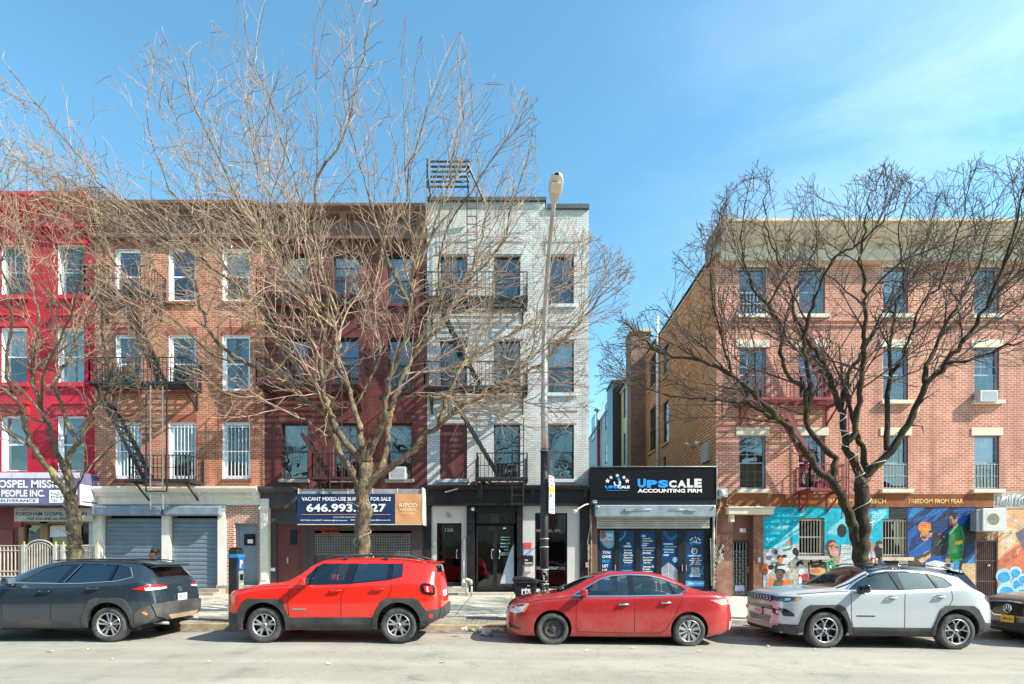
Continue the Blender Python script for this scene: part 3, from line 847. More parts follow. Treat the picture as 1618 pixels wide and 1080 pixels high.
# ================================================================== C  maroon house
M_MARB = brick('maroon_paint_brick', (0.15, 0.047, 0.04), (0.115, 0.034, 0.03), (0.065, 0.02, 0.019), bump=0.35, patch=(0.24, 0.05, 0.05), pt=0.62, streak=(0.3, 0.1, 0.08), rough=0.55)
cx0, cx1 = fx(418), fx(675)
C_ = thing('maroon_house', ((cx0+cx1)/2, F, 0), 'maroon painted brick house behind the big bare tree, navy sale banner below', 'building')
colsC = [(444, 486), (526, 567), (612, 651)]
rowsC = [(400, 480), (533, 617), (668, 757)]
holesC = [rect(a, b, c, d) for (a, b) in colsC for (c, d) in rowsC]
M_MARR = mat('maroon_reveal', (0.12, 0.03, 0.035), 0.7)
body(C_, cx0, cx1, fz(330), fz(772), holesC, (M_MARB, M_MARR, M_MARB, M_ROOF))
inner(C_, cx0, cx1, fz(757), fz(330))
M_DKFR = mat('dark_window_frame', (0.035, 0.035, 0.04), 0.5)
cuC = [('full', .5, M_CURT), ('full', .45, M_BLIND), ('blind', .5, M_CURT), ('blind', .5, M_CURTB), ('blind', .45, mat('bright_blue_shade', (.02, .25, .6), .6)), ('blind', .5, M_CURTB),
       ('full', .5, M_CURT), ('blind', .3, M_BLIND), ('blind', .4, M_CURT)]
for j, (c, d) in enumerate(rowsC):
    for i, (a, b) in enumerate(colsC):
        h = rect(a, b, c, d)
        window(C_, h, fm=M_DKFR, curt=cuC[j*3+i])
        sill_lintel(C_, h, mat('pale_sill', (.38, .33, .3), .8) if j == 2 else M_MARR, M_MARB, lh=.34)
cornice(C_, cx0, cx1, fz(320, F-.5), [(0.5, 0), (0.5, 0.1), (0.35, 0.2), (0.35, 0.3), (0.12, 0.42), (0.12, 1.0), (0.18, 1.05), (0.18, 1.15), (0, 1.18)], M_BCOR, brackets=(5, .26, .3, 1.4, .4))
M_DGREY = mat('charcoal_shopfront', (0.045, 0.04, 0.042), 0.55, streak=.3, dirt=(.12, .1, .1))
cornice(C_, fx(413), fx(470), fz(770), [(0.35, 0), (0.35, 0.08), (0.2, 0.2), (0.1, 0.25), (0.1, 0.8), (0, 0.85)], M_DGREY, name='shop_cornice')
zgC = side_z(-6, F)
gfC = MB()
M_SIDING = mat('dark_siding', (0.06, 0.045, 0.045), 0.6, streak=.3)
for k in range(24):
    z0 = zgC+k*.11
    for a, b in [(427, 436), (479, 489)]:
        gfC.box(fx(a), fx(b), F+.04-.012*(k % 2), F+.2, z0, z0+.108)
gfC.box(fx(427), fx(489), F+.05, F+.2, fz(828), fz(788)); gfC.box(fx(489), fx(668), F+.02, F+.2, fz(838), fz(778))
gfC.box(fx(489), fx(497), F+.0, F+.2, zgC, fz(838)); gfC.box(fx(650), fx(675), F+.0, F+.2, zgC, fz(838)); gfC.box(fx(497), fx(650), F+.05, F+.25, zgC, fz(876))
gfC.box(fx(436), fx(479), F+.12, F+.2, fz(828), fz(827))
gfC.build('shopfront', M_SIDING, C_)
dr = MB(); dr.box(fx(436), fx(479), F+.1, F+.16, zgC+.03, fz(828)); dr.box(fx(444), fx(472), F+.085, F+.1, zgC+.1, fz(832)); do = dr.build('door', mat('dark_red_door', (.12, .03, .028), .45), C_)
MB().box(fx(452), fx(454.5), F+.05, F+.085, fz(890), fz(880)).build('handle', M_ALU, do)
MB().box(fx(457), fx(469), F+.078, F+.084, fz(860), fz(836)).build('door_window', mat('dark_pane', (.02, .022, .03), .15), do)
MB().box(fx(427.5), fx(434.5), F-.005, F+.02, fz(902), fz(897)).build('house_number_plate', M_WHT, C_)
# cream pilaster between B and C
mb = MB(); mb.box(fx(414), fx(426.5), F-.16, F+.2, zgC-.02, fz(806)); mb.box(fx(412.5), fx(428), F-.2, F+.1, fz(806), fz(801)); mb.box(fx(412.5), fx(428), F-.2, F-.162, zgC-.02, zgC+.35)
mb.box(fx(416), fx(424.5), F-.185, F-.162, zgC+.5, fz(812)); mb.box(fx(413.5), fx(427), F-.12, F+.1, fz(801), fz(788)); mb.build('pilaster', M_CREAM, B)
# barred shop window with slats
w = MB(); x0, x1, z0, z1 = fx(497), fx(650), fz(876), fz(843)
for q in [(x0, x0+.06, z0, z1), (x1-.06, x1, z0, z1), (x0+.06, x1-.06, z0, z0+.06), (x0+.06, x1-.06, z1-.06, z1), (fx(548), fx(551), z0+.06, z1-.06), (fx(585), fx(588), z0+.06, z1-.06)]:
    w.box(q[0], q[1], F+.1, F+.16, q[2], q[3])
ww = w.build('shop_window', M_DGREY, C_)
MB().quad((x0, F+.17, z0), (x1, F+.17, z0), (x1, F+.17, z1), (x0, F+.17, z1)).build('pane', M_GLASSD, ww)
g = MB()
for k in range(14): g.box(x0, x1, F+.02, F+.035, z0+(z1-z0)*k/13-.008, z0+(z1-z0)*k/13+.008)
for k in range(40):
    x = x0+(x1-x0)*k/39; g.box(x-.007, x+.007, F+.036, F+.05, z0, z1)
g.build('window_bars', mat('pale_grille', (.3, .3, .29), .5), ww)
g = MB(); g.quad((fx(503), F+.3, z0), (fx(546), F+.3, z0), (fx(546), F+.3, z1-.1), (fx(503), F+.3, z1-.1)); g.quad((fx(600), F+.3, z0), (fx(640), F+.3, z0), (fx(640), F+.3, z1-.15), (fx(600), F+.3, z1-.15)); g.build('curtain', M_CURT, ww)
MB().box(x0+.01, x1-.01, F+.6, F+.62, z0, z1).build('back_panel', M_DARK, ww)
le = MB(); text_box(le, 'VV Evening', fx(498), fx(535), fz(837.2), fz(832), F-.006, 0, .02); text_box(le, 'Wardrobe', fx(508), fx(536), fz(843), fz(838.4), F-.006, 0, .03)
# struck text first then plain script band
RS = tag(le.build('shop_sign', mat('red_letters', (.55, .03, .02), .5)), 'small red lettering above the barred window below the sale banner', 'sign')
# banner box
yb_ = F-.85
BN = thing('sale_banner', (fx(570, yb_), yb_, fz(800, yb_)), 'navy and orange VACANT MIXED-USE BUILDING FOR SALE banner behind the tree', 'banner')
ab = MB(); ab.box(fx(471, yb_), fx(667, yb_), yb_+.03, F-.01, fz(827, yb_), fz(772, yb_)); ab.build('awning_box', mat('grey_canvas', (.3, .3, .3), .7, streak=.5), BN)
fr = MB()
for k in range(6):
    x = fx(471+k*39.2, yb_); fr.bar((x, yb_+.02, fz(781, yb_)), (x, yb_+.05, fz(771, yb_)), .03)
fr.box(fx(470, yb_), fx(668.5, yb_), yb_-.01, yb_+.02, fz(829, yb_), fz(827.2, yb_)); fr.box(fx(666.5, yb_), fx(668.5, yb_), yb_-.01, F, fz(829, yb_), fz(770, yb_))
fr.build('frame', mat('pale_frame', (.55, .53, .48), .6), BN)
bb = MB()
# slightly rippled vinyl
def ripple(pxa, pxb, mi):
    n = 24
    xa, xb = fx(pxa, yb_), fx(pxb, yb_); z0, z1 = fz(827.5, yb_), fz(780, yb_)
    for k in range(n):
        for j in range(4):
            def pt(i, jj):
                xx = xa+(xb-xa)*i/n; zz = z0+(z1-z0)*jj/4
                return (xx, yb_-.012+.008*math.sin(xx*9+jj*1.3)*math.sin(jj*math.pi/4), zz)
            bb.quad(pt(k, j), pt(k+1, j), pt(k+1, j+1), pt(k, j+1), mi)
ripple(470, 624.5, 0); ripple(624.5, 666, 1)
bb.build('sheet', [mat('navy_vinyl', (.012, .03, .1), .35, var=.1), mat('orange_vinyl', (.62, .3, .13), .4, var=.08)], BN)
le = MB(); yt = yb_-.03
def bt(s, a, b, c, d, mi=0, bold=0.0): text_box(le, s, fx(a, yt), fx(b, yt), fz(d, yt), fz(c, yt), yt, mi, bold)
bt('VACANT MIXED-USE BUILDING FOR SALE', 476.5, 617.5, 785, 791, 0, .02)
bt('646.993.9827', 484, 610, 795.5, 808.5, 0, .03)
le.box(fx(476, yt), fx(617, yt), yt, yt+.003, fz(813, yt), fz(812.2, yt), 1)
bt('EXCLUSIVE SALES BROKERS', 527, 570, 815.8, 817.6)
bt('MITCHEL FLAHERTY mflaherty@ripcony.com', 475, 549, 820.6, 823.2, 0, .02)
bt('ERIN WHALEN ewhelan@ripcony.com', 554, 617, 820.2, 822.8, 0, .02)
bt('RIPCO', 631, 659.5, 794.8, 801, 2, .01); bt('REAL ESTATE', 632.5, 658, 803, 806.3, 2); bt('ripcony.com', 634.5, 655, 809.5, 811.3, 2)
le.build('lettering', [M_WHT, mat('orange_line', (.65, .28, .1), .5), mat('pale_orange', (.9, .75, .6), .5)], BN)
# ================================================================== D  white house
M_WB = brick('white_paint_brick', (0.6, 0.61, 0.6), (0.51, 0.52, 0.52), (0.35, 0.36, 0.37), bw=0.24, bh=0.085, ms=0.012, bump=0.7, patch=(0.48, 0.46, 0.4), pt=0.6, ps=.5, streak=(0.33, 0.33, 0.3))
dx0, dx1 = fx(675), fx(930.5)
D = thing('white_house', ((dx0+dx1)/2, F, 0), 'white painted brick house with black fire escapes beside the gap', 'building')
colsD = [(695, 738), (780, 822), (866, 907)]
rowsD = [(403, 481), (537, 621), (670, 757)]
holesD = [rect(a, b, c, d) for (a, b) in colsD for (c, d) in rowsD]
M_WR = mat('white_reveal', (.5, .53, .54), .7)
zTD = fz(328)
body(D, dx0, dx1, zTD, fz(772), holesD, (M_WB, M_WR, mat('grey_side', (.3, .3, .3), .8), M_ROOF))
inner(D, dx0, dx1, fz(757), zTD)
mb = MB(); mb.box(dx0, fx(861), F+.001, F+.3, zTD, fz(319)); mb.build('parapet', M_WB, D)
mb = MB(); mb.box(dx0, fx(863), F-.12, F+.35, fz(319), fz(313.5)); mb.box(fx(864), dx1, F-.1, F+.35, fz(331), fz(324)); mb.build('coping', mat('dark_coping', (.07, .075, .08), .5), D)
cuD = [('blind', .45, mat('teal_shade', (.1, .3, .36), .7)), None, ('blind', .4, M_CURTB), ('blind', .42, mat('teal_shade', (.1, .3, .36), .7)), ('pair', .5, M_CURT), ('full', .4, M_CURT), None, None, None]
for j, (c, d) in enumerate(rowsD):
    for i, (a, b) in enumerate(colsD):
        h = rect(a, b, c, d); x0, x1, z0, z1 = h
        if i == 0 and j == 2:
            M_BO = mat('maroon_board', (.1, .018, .015), .6, var=.3, streak=.55, dirt=(.24, .12, .1))
            b_ = MB(); b_.box(x0, x1, F+.06, F+.12, (z0+z1)/2, z1); b_.box(x0, x1, F+.045, F+.1, z0, (z0+z1)/2-.01)
            b_.box(x0, x0+.05, F+.03, F+.06, z0, z1); b_.box(x1-.05, x1, F+.03, F+.06, z0, z1)
            b_.build('boarded_window', M_BO, D)
        else:
            window(D, h, fm=mat('brown_sash', (.07, .035, .03), .5) if i == 2 else M_DKFR, curt=cuD[j*3+i], rec=.12)
        sill_lintel(D, h, M_WR, None, over=.1)
        # raised hood over the opening
        mb = MB(); mb.box(x0-.14, x1+.14, F-.06, F, z1+.5, z1+.58); mb.box(x0-.1, x1+.1, F-.03, F, z1+.03, z1+.498); mb.build('hood', M_WB, D)
zgD = side_z(0, F)
cornice(D, fx(669), fx(930.5), fz(768), [(0.4, 0), (0.4, 0.06), (0.26, 0.16), (0.14, 0.2), (0.14, 0.66), (0.18, 0.68), (0.18, 0.74), (0, 0.76)], M_BLACKP, name='shop_cornice', brackets=(4, .16, .1, .74, .3))
for a, b in [(669, 681.5), (737.5, 750), (817, 826), (916, 931)]:
    MB().box(fx(a), fx(b), F-.02, F+.35, zgD-.1, fz(797)).build('pilaster', M_BLACKP, D)
sf = MB()
sf.box(fx(750), fx(817), F+.1, F+.3, fz(808), fz(797)); sf.box(fx(681.5), fx(826), F+.12, F+.3, zgD-.1, zgD+.06)
sf.build('shopfront', M_BLACKP, D)
M_OFFW = mat('off_white_panel', (.5, .48, .46), .6, var=.06, streak=.2)
wp = MB(); wall_grid(wp, fx(681.5), fx(737.5), zgD+.06, fz(797), [(fx(690), fx(729), zgD+.3, fz(826))], F+.06, .2)
wp.build('white_panel', [M_OFFW, M_BLACKP], D); wp = MB(); wall_grid(wp, fx(826), fx(916), zgD+.06, fz(797), [(fx(845.5), fx(896.5), zgD+.2, fz(810))], F+.04, .15)
wp.build('white_panel', [M_OFFW, M_BLACKP], D)
def glass_door(root, a, b, c, zb2, y, leaf=1, wide=.07, m=M_BLACKP, handle=None, back=.5):
    x0, x1, z1 = fx(a), fx(b), fz(c)
    f = MB(); n = leaf
    for k in range(n):
        xa = x0+(x1-x0)*k/n; xb = x0+(x1-x0)*(k+1)/n
        f.box(xa+.003, xa+wide, y, y+.05, zb2, z1); f.box(xb-wide, xb-.003, y, y+.05, zb2, z1); f.box(xa+wide, xb-wide, y, y+.05, z1-wide, z1); f.box(xa+wide, xb-wide, y, y+.05, zb2, zb2+wide*1.8)
    o = f.build('door', m, root)
    MB().quad((x0, y+.02, zb2), (x1, y+.02, zb2), (x1, y+.02, z1), (x0, y+.02, z1)).build('pane', M_GLASSD, o)
    if handle:
        for hx in handle:
            t = MB(); X = fx(hx[0]); s2 = hx[1]
            t.tube([(X, y, fz(868)), (X-s2*.09, y-.05, fz(868)), (X-s2*.1, y-.06, fz(875)), (X-s2*.09, y-.05, fz(882)), (X, y, fz(882))], .018, 6); t.build('handle', mat('steel', (.6, .6, .62), .25, metal=1), o)
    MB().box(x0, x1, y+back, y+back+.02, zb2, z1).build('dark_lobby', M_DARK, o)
    return o
d1 = glass_door(D, 690, 729, 826, zgD+.3, F+.16, handle=[(725, 1)])
le = MB(); ptext(le, '126', 703, 716, 834, 839.5, F+.155, 0, .02); le.build('door_number', mat('grey_letters', (.3, .3, .3), .4), d1)
d2 = glass_door(D, 752, 812, 829, zgD+.12, F+.14, leaf=2, handle=[(780.5, 1), (785.5, -1)])
le = MB(); ptext(le, "Beauty &", 791, 806, 857, 860, F+.135, 0, .01); ptext(le, 'Dynamic', 791, 803, 862, 865, F+.135, 0, .01); ptext(le, 'OPEN', 797, 803, 867, 869.5, F+.135, 1, .02)
le.quad((fx(795), F+.136, fz(835)), (fx(800), F+.136, fz(835)), (fx(800), F+.136, fz(833)), (fx(795), F+.136, fz(833)))
for zz in (848, 852, 873, 876): le.box(fx(791), fx(806), F+.133, F+.136, fz(zz+.6), fz(zz), 0)
le.build('door_lettering', [mat('teal_letters', (.35, .6, .6), .5), mat('green_letters', (.05, .5, .25), .5)], d2)
po = MB(); po.add([(fx(790), F+.13, fz(922)), (fx(812), F+.13, fz(922)), (fx(812), F+.13, fz(858)), (fx(806), F+.13, fz(870))], [(0, 1, 2, 3)]); po.build('poster', mat('pale_blue_poster', (.4, .46, .52), .4, var=.05), d2)
tr = MB(); x0, x1, z0, z1 = fx(752), fx(815), fz(829)+.05, fz(808)
for q in [(x0, x0+.05, z0, z1), (x1-.05, x1, z0, z1), (x0+.05, x1-.05, z0, z0+.05), (x0+.05, x1-.05, z1-.05, z1)]: tr.box(q[0], q[1], F+.12, F+.17, q[2], q[3])
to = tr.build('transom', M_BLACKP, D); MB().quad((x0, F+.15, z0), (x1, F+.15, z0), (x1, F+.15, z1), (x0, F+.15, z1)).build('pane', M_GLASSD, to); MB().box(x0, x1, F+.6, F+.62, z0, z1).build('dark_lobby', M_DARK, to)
sw = MB(); x0, x1, z0, z1 = fx(845.5), fx(896.5), zgD+.2, fz(810)
for q in [(x0, x0+.05, z0, z1), (x1-.05, x1, z0, z1), (x0+.05, x1-.05, z0, z0+.06), (x0+.05, x1-.05, z1-.06, z1)]: sw.box(q[0], q[1], F+.12, F+.18, q[2], q[3])
so = sw.build('shop_window', M_BLACKP, D)
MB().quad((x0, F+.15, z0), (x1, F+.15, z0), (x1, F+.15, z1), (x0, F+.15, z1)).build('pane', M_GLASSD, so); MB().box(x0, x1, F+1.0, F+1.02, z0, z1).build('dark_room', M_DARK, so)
MB().box(x0+.05, x1-.05, F+.2, F+.23, fz(888), fz(885)).build('shelf', mat('orange_shelf', (.8, .3, .05), .5), so)
le = MB(); ptext(le, 'MEDICAL SPA', 848, 886, 836, 840.5, F+.145, 0, .01); ptext(le, 'FACIALS', 848, 864, 895, 899.5, F+.145, 0, .01); ptext(le, 'WEIGHT LOSS', 866, 893, 895, 899.5, F+.145, 0, .01)
le.build('window_lettering', mat('grey_letters', (.3, .3, .3), .4), so)
ex = MB(); ex.box(fx(828), fx(840), F+.02, F+.038, fz(867), fz(857)); ex.build('red_notice', mat('red_notice2', (.55, .06, .07), .5, var=.4, scale=25), D)
MB().box(fx(827), fx(841), F+.015, F+.038, fz(877), fz(868)).build('blue_notice', mat('blue_notice', (.35, .4, .55), .5, var=.3, scale=8), D)
bp_ = MB(); bp_.box(fx(826.5), fx(842.5), F-.01, F+.038, fz(892.5), fz(878)); po = bp_.build('black_plaque', M_BLACKP, D)
le = MB(); ptext(le, 'THE', 829, 834, 883.5, 886, F-.015, 0, .02); ptext(le, 'SCULPTOR', 829, 841.5, 888, 891, F-.015, 0, .03); le.build('lettering', M_WHT, po)
MB().box(fx(828.5), fx(840), F-.04, F+.038, fz(903), fz(896)).build('letter_box', M_OFFW, D, bevel=.01)
MB().box(fx(731.5), fx(735.5), F-.01, F+.058, fz(872), fz(850)).build('intercom', M_ALU, D, bevel=.01)
lg = MB()
for t in (0.3, 0.9, 1.5, 2.2): lg.tube([(fx(709), F+.04, fz(817)), (fx(709)+.18*math.cos(t+.4), F+.02, fz(816)+.2*math.sin(t))], [.03, .004], 5)
lg.build('emblem', mat('grey_letters', (.3, .3, .3), .4), D)
lm = MB(); lm.lathe((fx(747), F-.02, fz(804)), [(0, -.04), (.07, -.02), (.07, .02), (0, .04)], 'y', 12); lm.build('door_lamp', M_WHT, D)
stp = MB(); stp.box(fx(683), fx(738), F-.35, F+.15, zgD-.1, zgD+.25); stp.box(fx(683), fx(812), F-.75, F-.35, zgD-.1, zgD+.1); stp.build('doorstep', mat('pale_step', (.42, .38, .3), .85, var=.2), D)

# spotlight arm of the shop, and planks lying on the shop cornice
mb = MB(); mb.tube([(fx(932), F-.1, fz(796)), (fx(922), F-.5, fz(799)), (fx(910), F-.75, fz(806)), (fx(905), F-.78, fz(812))], .025, 6); mb.lathe((fx(904), F-.8, fz(812)), [(0, -.05), (.09, 0), (.11, .08), (.05, .1)], 'z', 12)
mb.build('spotlight', mat('cream_lamp', (.6, .56, .5), .5), D)
mb = MB(); mb.bar((fx(705), F-.35, fz(779)), (fx(745), F-.2, fz(767)), .05, .05)
tag(mb.build('wooden_plank', mat('yellow_wood', (.5, .4, .15), .7)), 'yellow wooden plank hanging off the black shop cornice', 'plank')
mb = MB()
rr = random.Random(3)
for k in range(16):
    x = fx(742+rr.random()*30); mb.prism([(x, fz(767.5)), (x+.1+rr.random()*.15, fz(767.5)), (x+.1, fz(767.5)+.06+rr.random()*.1), (x+.02, fz(767.5)+.05+rr.random()*.09)], F-.35+rr.random()*.15, F-.18, k % 2)
tag(mb.build('debris_pile', [M_BLACKP, mat('rust_rag', (.3, .1, .06), .8)]), 'black and rust debris lying on the black shop cornice', 'debris')
# ================================================================== E  one-storey accounting shop in the gap
ex0, ex1 = dx1+0.01, fx(1131.5)
zgE = side_z(5, F)
E = thing('accounting_shop', ((ex0+ex1)/2, F, 0), 'one-storey shop with half-raised grey shutter and blue poster windows in the gap', 'shop')
M_BRP = mat('brown_pier', (.13, .07, .05), .7, streak=.3)
mb = MB(); mb.box(ex0, ex1, F+.6, F+9, -.5, 4.6, 0); mb.box(ex0, fx(944), F+.0, F+.6, zgE-.1, fz(795), 1); mb.box(fx(1123), ex1, F+.0, F+.6, zgE-.1, fz(795), 2); mb.box(fx(944), fx(1123), F+.1, F+.6, fz(803), fz(740), 1)
mb.build('wall', [M_ROOF, M_BRP, M_BLACKP], E)
yS = F-.35
sg = thing('accounting_sign', (fx(1031, yS), yS, fz(768, yS)), 'black shop sign reading UPSCALE ACCOUNTING FIRM in blue and white', 'sign')
MB().box(fx(932, yS), fx(1131.5, yS), yS, F+.08, fz(787, yS), fz(738, yS)).build('board', mat('black_gloss_sign', (.006, .006, .008), .35, spec=.25), sg)
mb = MB(); mb.box(fx(932, yS), fx(1131.5, yS), yS+.05, F+.08, fz(797, yS), fz(787.2, yS)); mb.build('lower_band', mat('black_band', (.015, .016, .022), .35), sg)
mb = MB(); mb.tube([(fx(931.5, yS), yS-.02, fz(737, yS)), (fx(1132, yS), yS-.02, fz(737, yS)), (fx(1132, yS), yS-.02, fz(797, yS))], .02, 5); mb.build('trim', M_ALU, sg)
M_SBLUE = mat('sign_blue', (.02, .3, .85), .4, var=.03)
M_SGREY = mat('sign_silver', (.62, .65, .7), .4, var=.05)
le = MB(); yl = yS-.012
def st_(s, a, b, c, d, mi=0, bold=0.0, mbx=None, y=None):
    yy = y or yl
    text_box(mbx or le, s, fx(a, yy), fx(b, yy), fz(d, yy), fz(c, yy), yy, mi, bold)
st_('U', 1007.5, 1020.5, 756, 770, 0, .06); st_('P', 1022, 1038.5, 758.2, 770, 0, .06); st_('S', 1039.5, 1056, 758.2, 770, 0, .06)
st_('C', 1057, 1069, 758.5, 770, 1, .06); st_('A', 1070, 1084.5, 758.5, 770, 1, .06); st_('L', 1085.5, 1095.5, 756, 770, 1, .06); st_('E', 1097, 1108.8, 756, 770, 1, .06)
st_('ACCOUNTING FIRM', 1007.5, 1109, 772, 778, 2, .035)
def star(mb, cx, cz, r, y, mi):
    pts = []
    for k in range(10):
        q = r if k % 2 == 0 else r*.42; a = math.pi/2+k*math.pi/5
        pts.append((cx+q*math.cos(a), y, cz+q*math.sin(a)))
    pts.append((cx, y, cz))
    mb.add(pts, [(10, (k+1) % 10, k)[::-1] for k in range(10)], mi)
def logo(mb, pcx, pcy, sc, y, mis=(0, 1, 2)):
    X = lambda d: fx(pcx+d*sc, y); Z = lambda d: fz(pcy+d*sc, y)
    for dx, dy, r in [(-15.5, -4, .1), (-10, -9.5, .08), (0, -12.5, .08), (10.5, -9.5, .08), (15.5, -4, .1)]:
        star(mb, X(dx), Z(dy), r*sc, y, mis[2])
    # the coin and arrow
    pts = []
    for k in range(13):
        a = math.radians(-200+k*20)
        for q in (5.8, 3.8): pts.append((X(q*math.cos(a)), y, Z(-1-q*math.sin(a))))
    mb.add(pts, [(2*k, 2*k+1, 2*k+3, 2*k+2)[::-1] for k in range(12)], mis[2])
    mb.box(X(1), X(3.5), y-.004, y-.001, Z(2), Z(-6), mis[0]); mb.prism([(X(-.5), Z(-6)), (X(5), Z(-6)), (X(2.2), Z(-10))], y-.004, y-.001, mis[0])
    text_box(mb, 'UPS', X(-19.5), X(0), Z(7.8), Z(3.4), y, mis[0], .05); text_box(mb, 'CALE', X(.7), X(19.5), Z(7.8), Z(3.4), y, mis[2], .05)
    mb.box(X(-16.5), X(17), y-.003, y, Z(11.2), Z(10.6), mis[0])
logo(le, 975.5, 763.5, 1.0, yl)
st_('122', 937, 943.5, 789.5, 794.5, 2, .03, y=yS+.04)
le.build('lettering', [M_SBLUE, M_SGREY, M_WHT], sg)
# shutter box and shutter
hb_ = MB(); yq = F-.4
hb_.prism([(F+.1, fz(797.5)), (yq+.02, fz(797.5, yq)), (yq, fz(799, yq)), (yq, fz(815, yq)), (yq+.05, fz(816.5, yq)), (F+.1, fz(816.5))], fx(941, yq), fx(1131, yq), 0, 'x')
hb_.build('shutter_box', mat('galvanised_box', (.33, .39, .43), .4, metal=.5, streak=.35, dirt=(.15, .18, .2)), E, recalc=True)
mb = MB()
for sgn, a in ((1, 987), (-1, 1100)):
    X0 = fx(a, yq); mb.prism([(X0, fz(803.5, yq)), (X0+sgn*.28, fz(802.5, yq)), (X0+sgn*.42, fz(805, yq)), (X0+sgn*.28, fz(807, yq)), (X0, fz(807, yq))], yq-.05, yq-.003)
    mb.tube([(X0+sgn*.4, yq-.03, fz(804.8, yq)), (X0+sgn*1.0, yq-.03, fz(804.2, yq))], .012, 5)
for a in (945, 1128): mb.lathe((fx(a, yq), yq-.01, fz(801, yq)), [(0, -.04), (.045, -.03), (.05, .01)], 'y', 10)
mb.build('flood_light', mat('galv_lamp', (.35, .4, .42), .4, metal=.4), E)
def zgB_(): return 0
mb = MB(); x0, x1 = fx(943, F-.1), fx(1121.5, F-.1)
poly = []; z = fz(816, F-.1); ze = fz(834.5, F-.1); n = 5
for k in range(n):
    zz = z-(z-ze)*k/n; st2 = (z-ze)/n
    poly += [(F-.06, zz), (F-.1, zz-st2*.25), (F-.1, zz-st2*.7), (F-.06, zz-st2*.9)]
poly += [(F-.06, ze), (F+.0, ze), (F+.0, z)]
mb.prism(poly, x0, x1, 0, 'x'); mb.build('roller_shutter', mat('pale_slats', (.42, .42, .38), .45, metal=.3, streak=.2), E, recalc=True)
# poster windows
ypn = F+.12
fr = MB(); z0, z1 = zgE+.1, fz(832)
bars_ = [944, 948.5, 971.5, 979, 1005, 1012.5, 1038, 1046, 1072.5, 1084.5, 1114.5, 1123]
for k in range(0, 12, 2): fr.box(fx(bars_[k]), fx(bars_[k+1]), ypn-.04, ypn+.1, z0, z1)
fr.box(fx(944), fx(1123), ypn-.03, ypn+.1, zgE-.1, z0+.15); fr.box(fx(944), fx(1123), ypn-.03, ypn+.1, fz(838), z1)
so = fr.build('shop_window', M_BLACKP, E)
M_PBL = mat('poster_blue', (.004, .035, .1), .35, var=.12, scale=1.5)
M_PLB = mat('poster_light_blue', (.03, .33, .75), .35)
M_PGR = mat('poster_grey', (.25, .27, .33), .4, var=.2)
M_PRD = mat('poster_brown', (.3, .1, .12), .4, var=.6, scale=6)
M_CYA = mat('poster_cyan', (.06, .35, .45), .4)
pan = [(948.5, 971.5), (979, 1005), (1012.5, 1038), (1046, 1072.5), (1084.5, 1114.5)]
pb = MB()
for a, b in pan: pb.box(fx(a), fx(b), ypn, ypn+.02, z0+.15, fz(838), 0)
y1 = ypn-.004; y2 = ypn-.008; y3 = ypn-.012
def pr(a, b, c, d, y, mi): pb.quad((fx(a), y, fz(d)), (fx(b), y, fz(d)), (fx(b), y, fz(c)), (fx(a), y, fz(c)), mi)
def pg(pts, y, mi):
    v = [(fx(a), y, fz(b)) for a, b in pts]
    ar = sum(v[i][0]*v[(i+1) % len(v)][2]-v[(i+1) % len(v)][0]*v[i][2] for i in range(len(v)))
    if ar < 0: v = v[::-1]
    pb.add(v, [tuple(range(len(v)))], mi)
def pline(pts, w, y, mi):
    for (a, b), (c, d) in zip(pts[:-1], pts[1:]):
        dx, dy = c-a, d-b; q = math.hypot(dx, dy) or 1; nx, ny = -dy/q*w/2, dx/q*w/2
        pg([(a+nx, b+ny), (c+nx, d+ny), (c-nx, d-ny), (a-nx, b-ny)], y, mi)
def txt(s, a, b, c, d, mi=4, bold=.02, y=None): ptext(pb, s, a, b, c, d, y or y3, mi, bold)
pg([(948.5, 838), (971.5, 838), (971.5, 861), (968, 865), (962, 866), (955, 862), (948.5, 853)], y1, 6)
pg([(949, 839), (956, 838), (960, 846), (950, 852)], y1-.001, 3); pg([(949, 853), (960, 850), (971.5, 858), (966, 864), (957, 861)], y1-.001, 2)
pline([(949, 851), (955, 854), (960, 849), (964, 853), (968, 850), (971, 853)], .8, y2, 4)
txt('TAX', 958, 969, 843, 847.8); txt('YOU', 951.5, 964.5, 870, 874.5); txt('OWE', 951.5, 965.5, 877, 881.5); txt('IRS?', 952, 963.5, 884, 889, 1); txt('LET', 952, 961.5, 891.5, 896); txt('US', 952, 959.5, 898.5, 903)
txt('HELP', 952, 964, 906, 910); txt('YOU', 952, 963, 912, 916)
pline([(989, 839), (989, 843), (986, 848), (982, 851), (979, 854)], 1.6, y2, 1)
txt('WE', 990, 995.5, 857, 860); pr(986, 998.5, 861, 864.5, y2, 1); txt('SPEAK', 987, 997.5, 861.6, 864)
for k, s_ in enumerate(['English', '中文'.encode('ascii', 'ignore').decode() or 'Kreyol', 'Tieng Viet', 'Espanol', 'Francaise', 'Krayol']):
    w = 3.2+.45*len(s_); txt(s_, 992.5-w, 992.5+w, 868+k*3.85, 870.8+k*3.85)
pline([(986, 893), (998.5, 893)], .3, y2, 1); pr(984, 1001, 900.5, 903, y2, 1)
pr(1014.5, 1021.5, 844.5, 848, y2, 1); txt('TAX', 1015, 1020, 845, 847.4)
for k, s_ in enumerate(['Accounting', 'Credit Repair', 'Notary']): txt(s_, 1015.5, 1019+1.0*len(s_), 849.3+k*3.8, 852+k*3.8)
pr(1014.5, 1023.5, 860, 862.8, y2, 1); txt('AUDIT', 1015, 1022.5, 860.3, 862.4)
for k, s_ in enumerate(['Representation', '& Investment', 'Services']): txt(s_, 1015.5, 1019.5+1.1*len(s_), 864.2+k*3.8, 866.8+k*3.8)
pline([(1015, 876), (1035, 876)], .3, y2, 1)
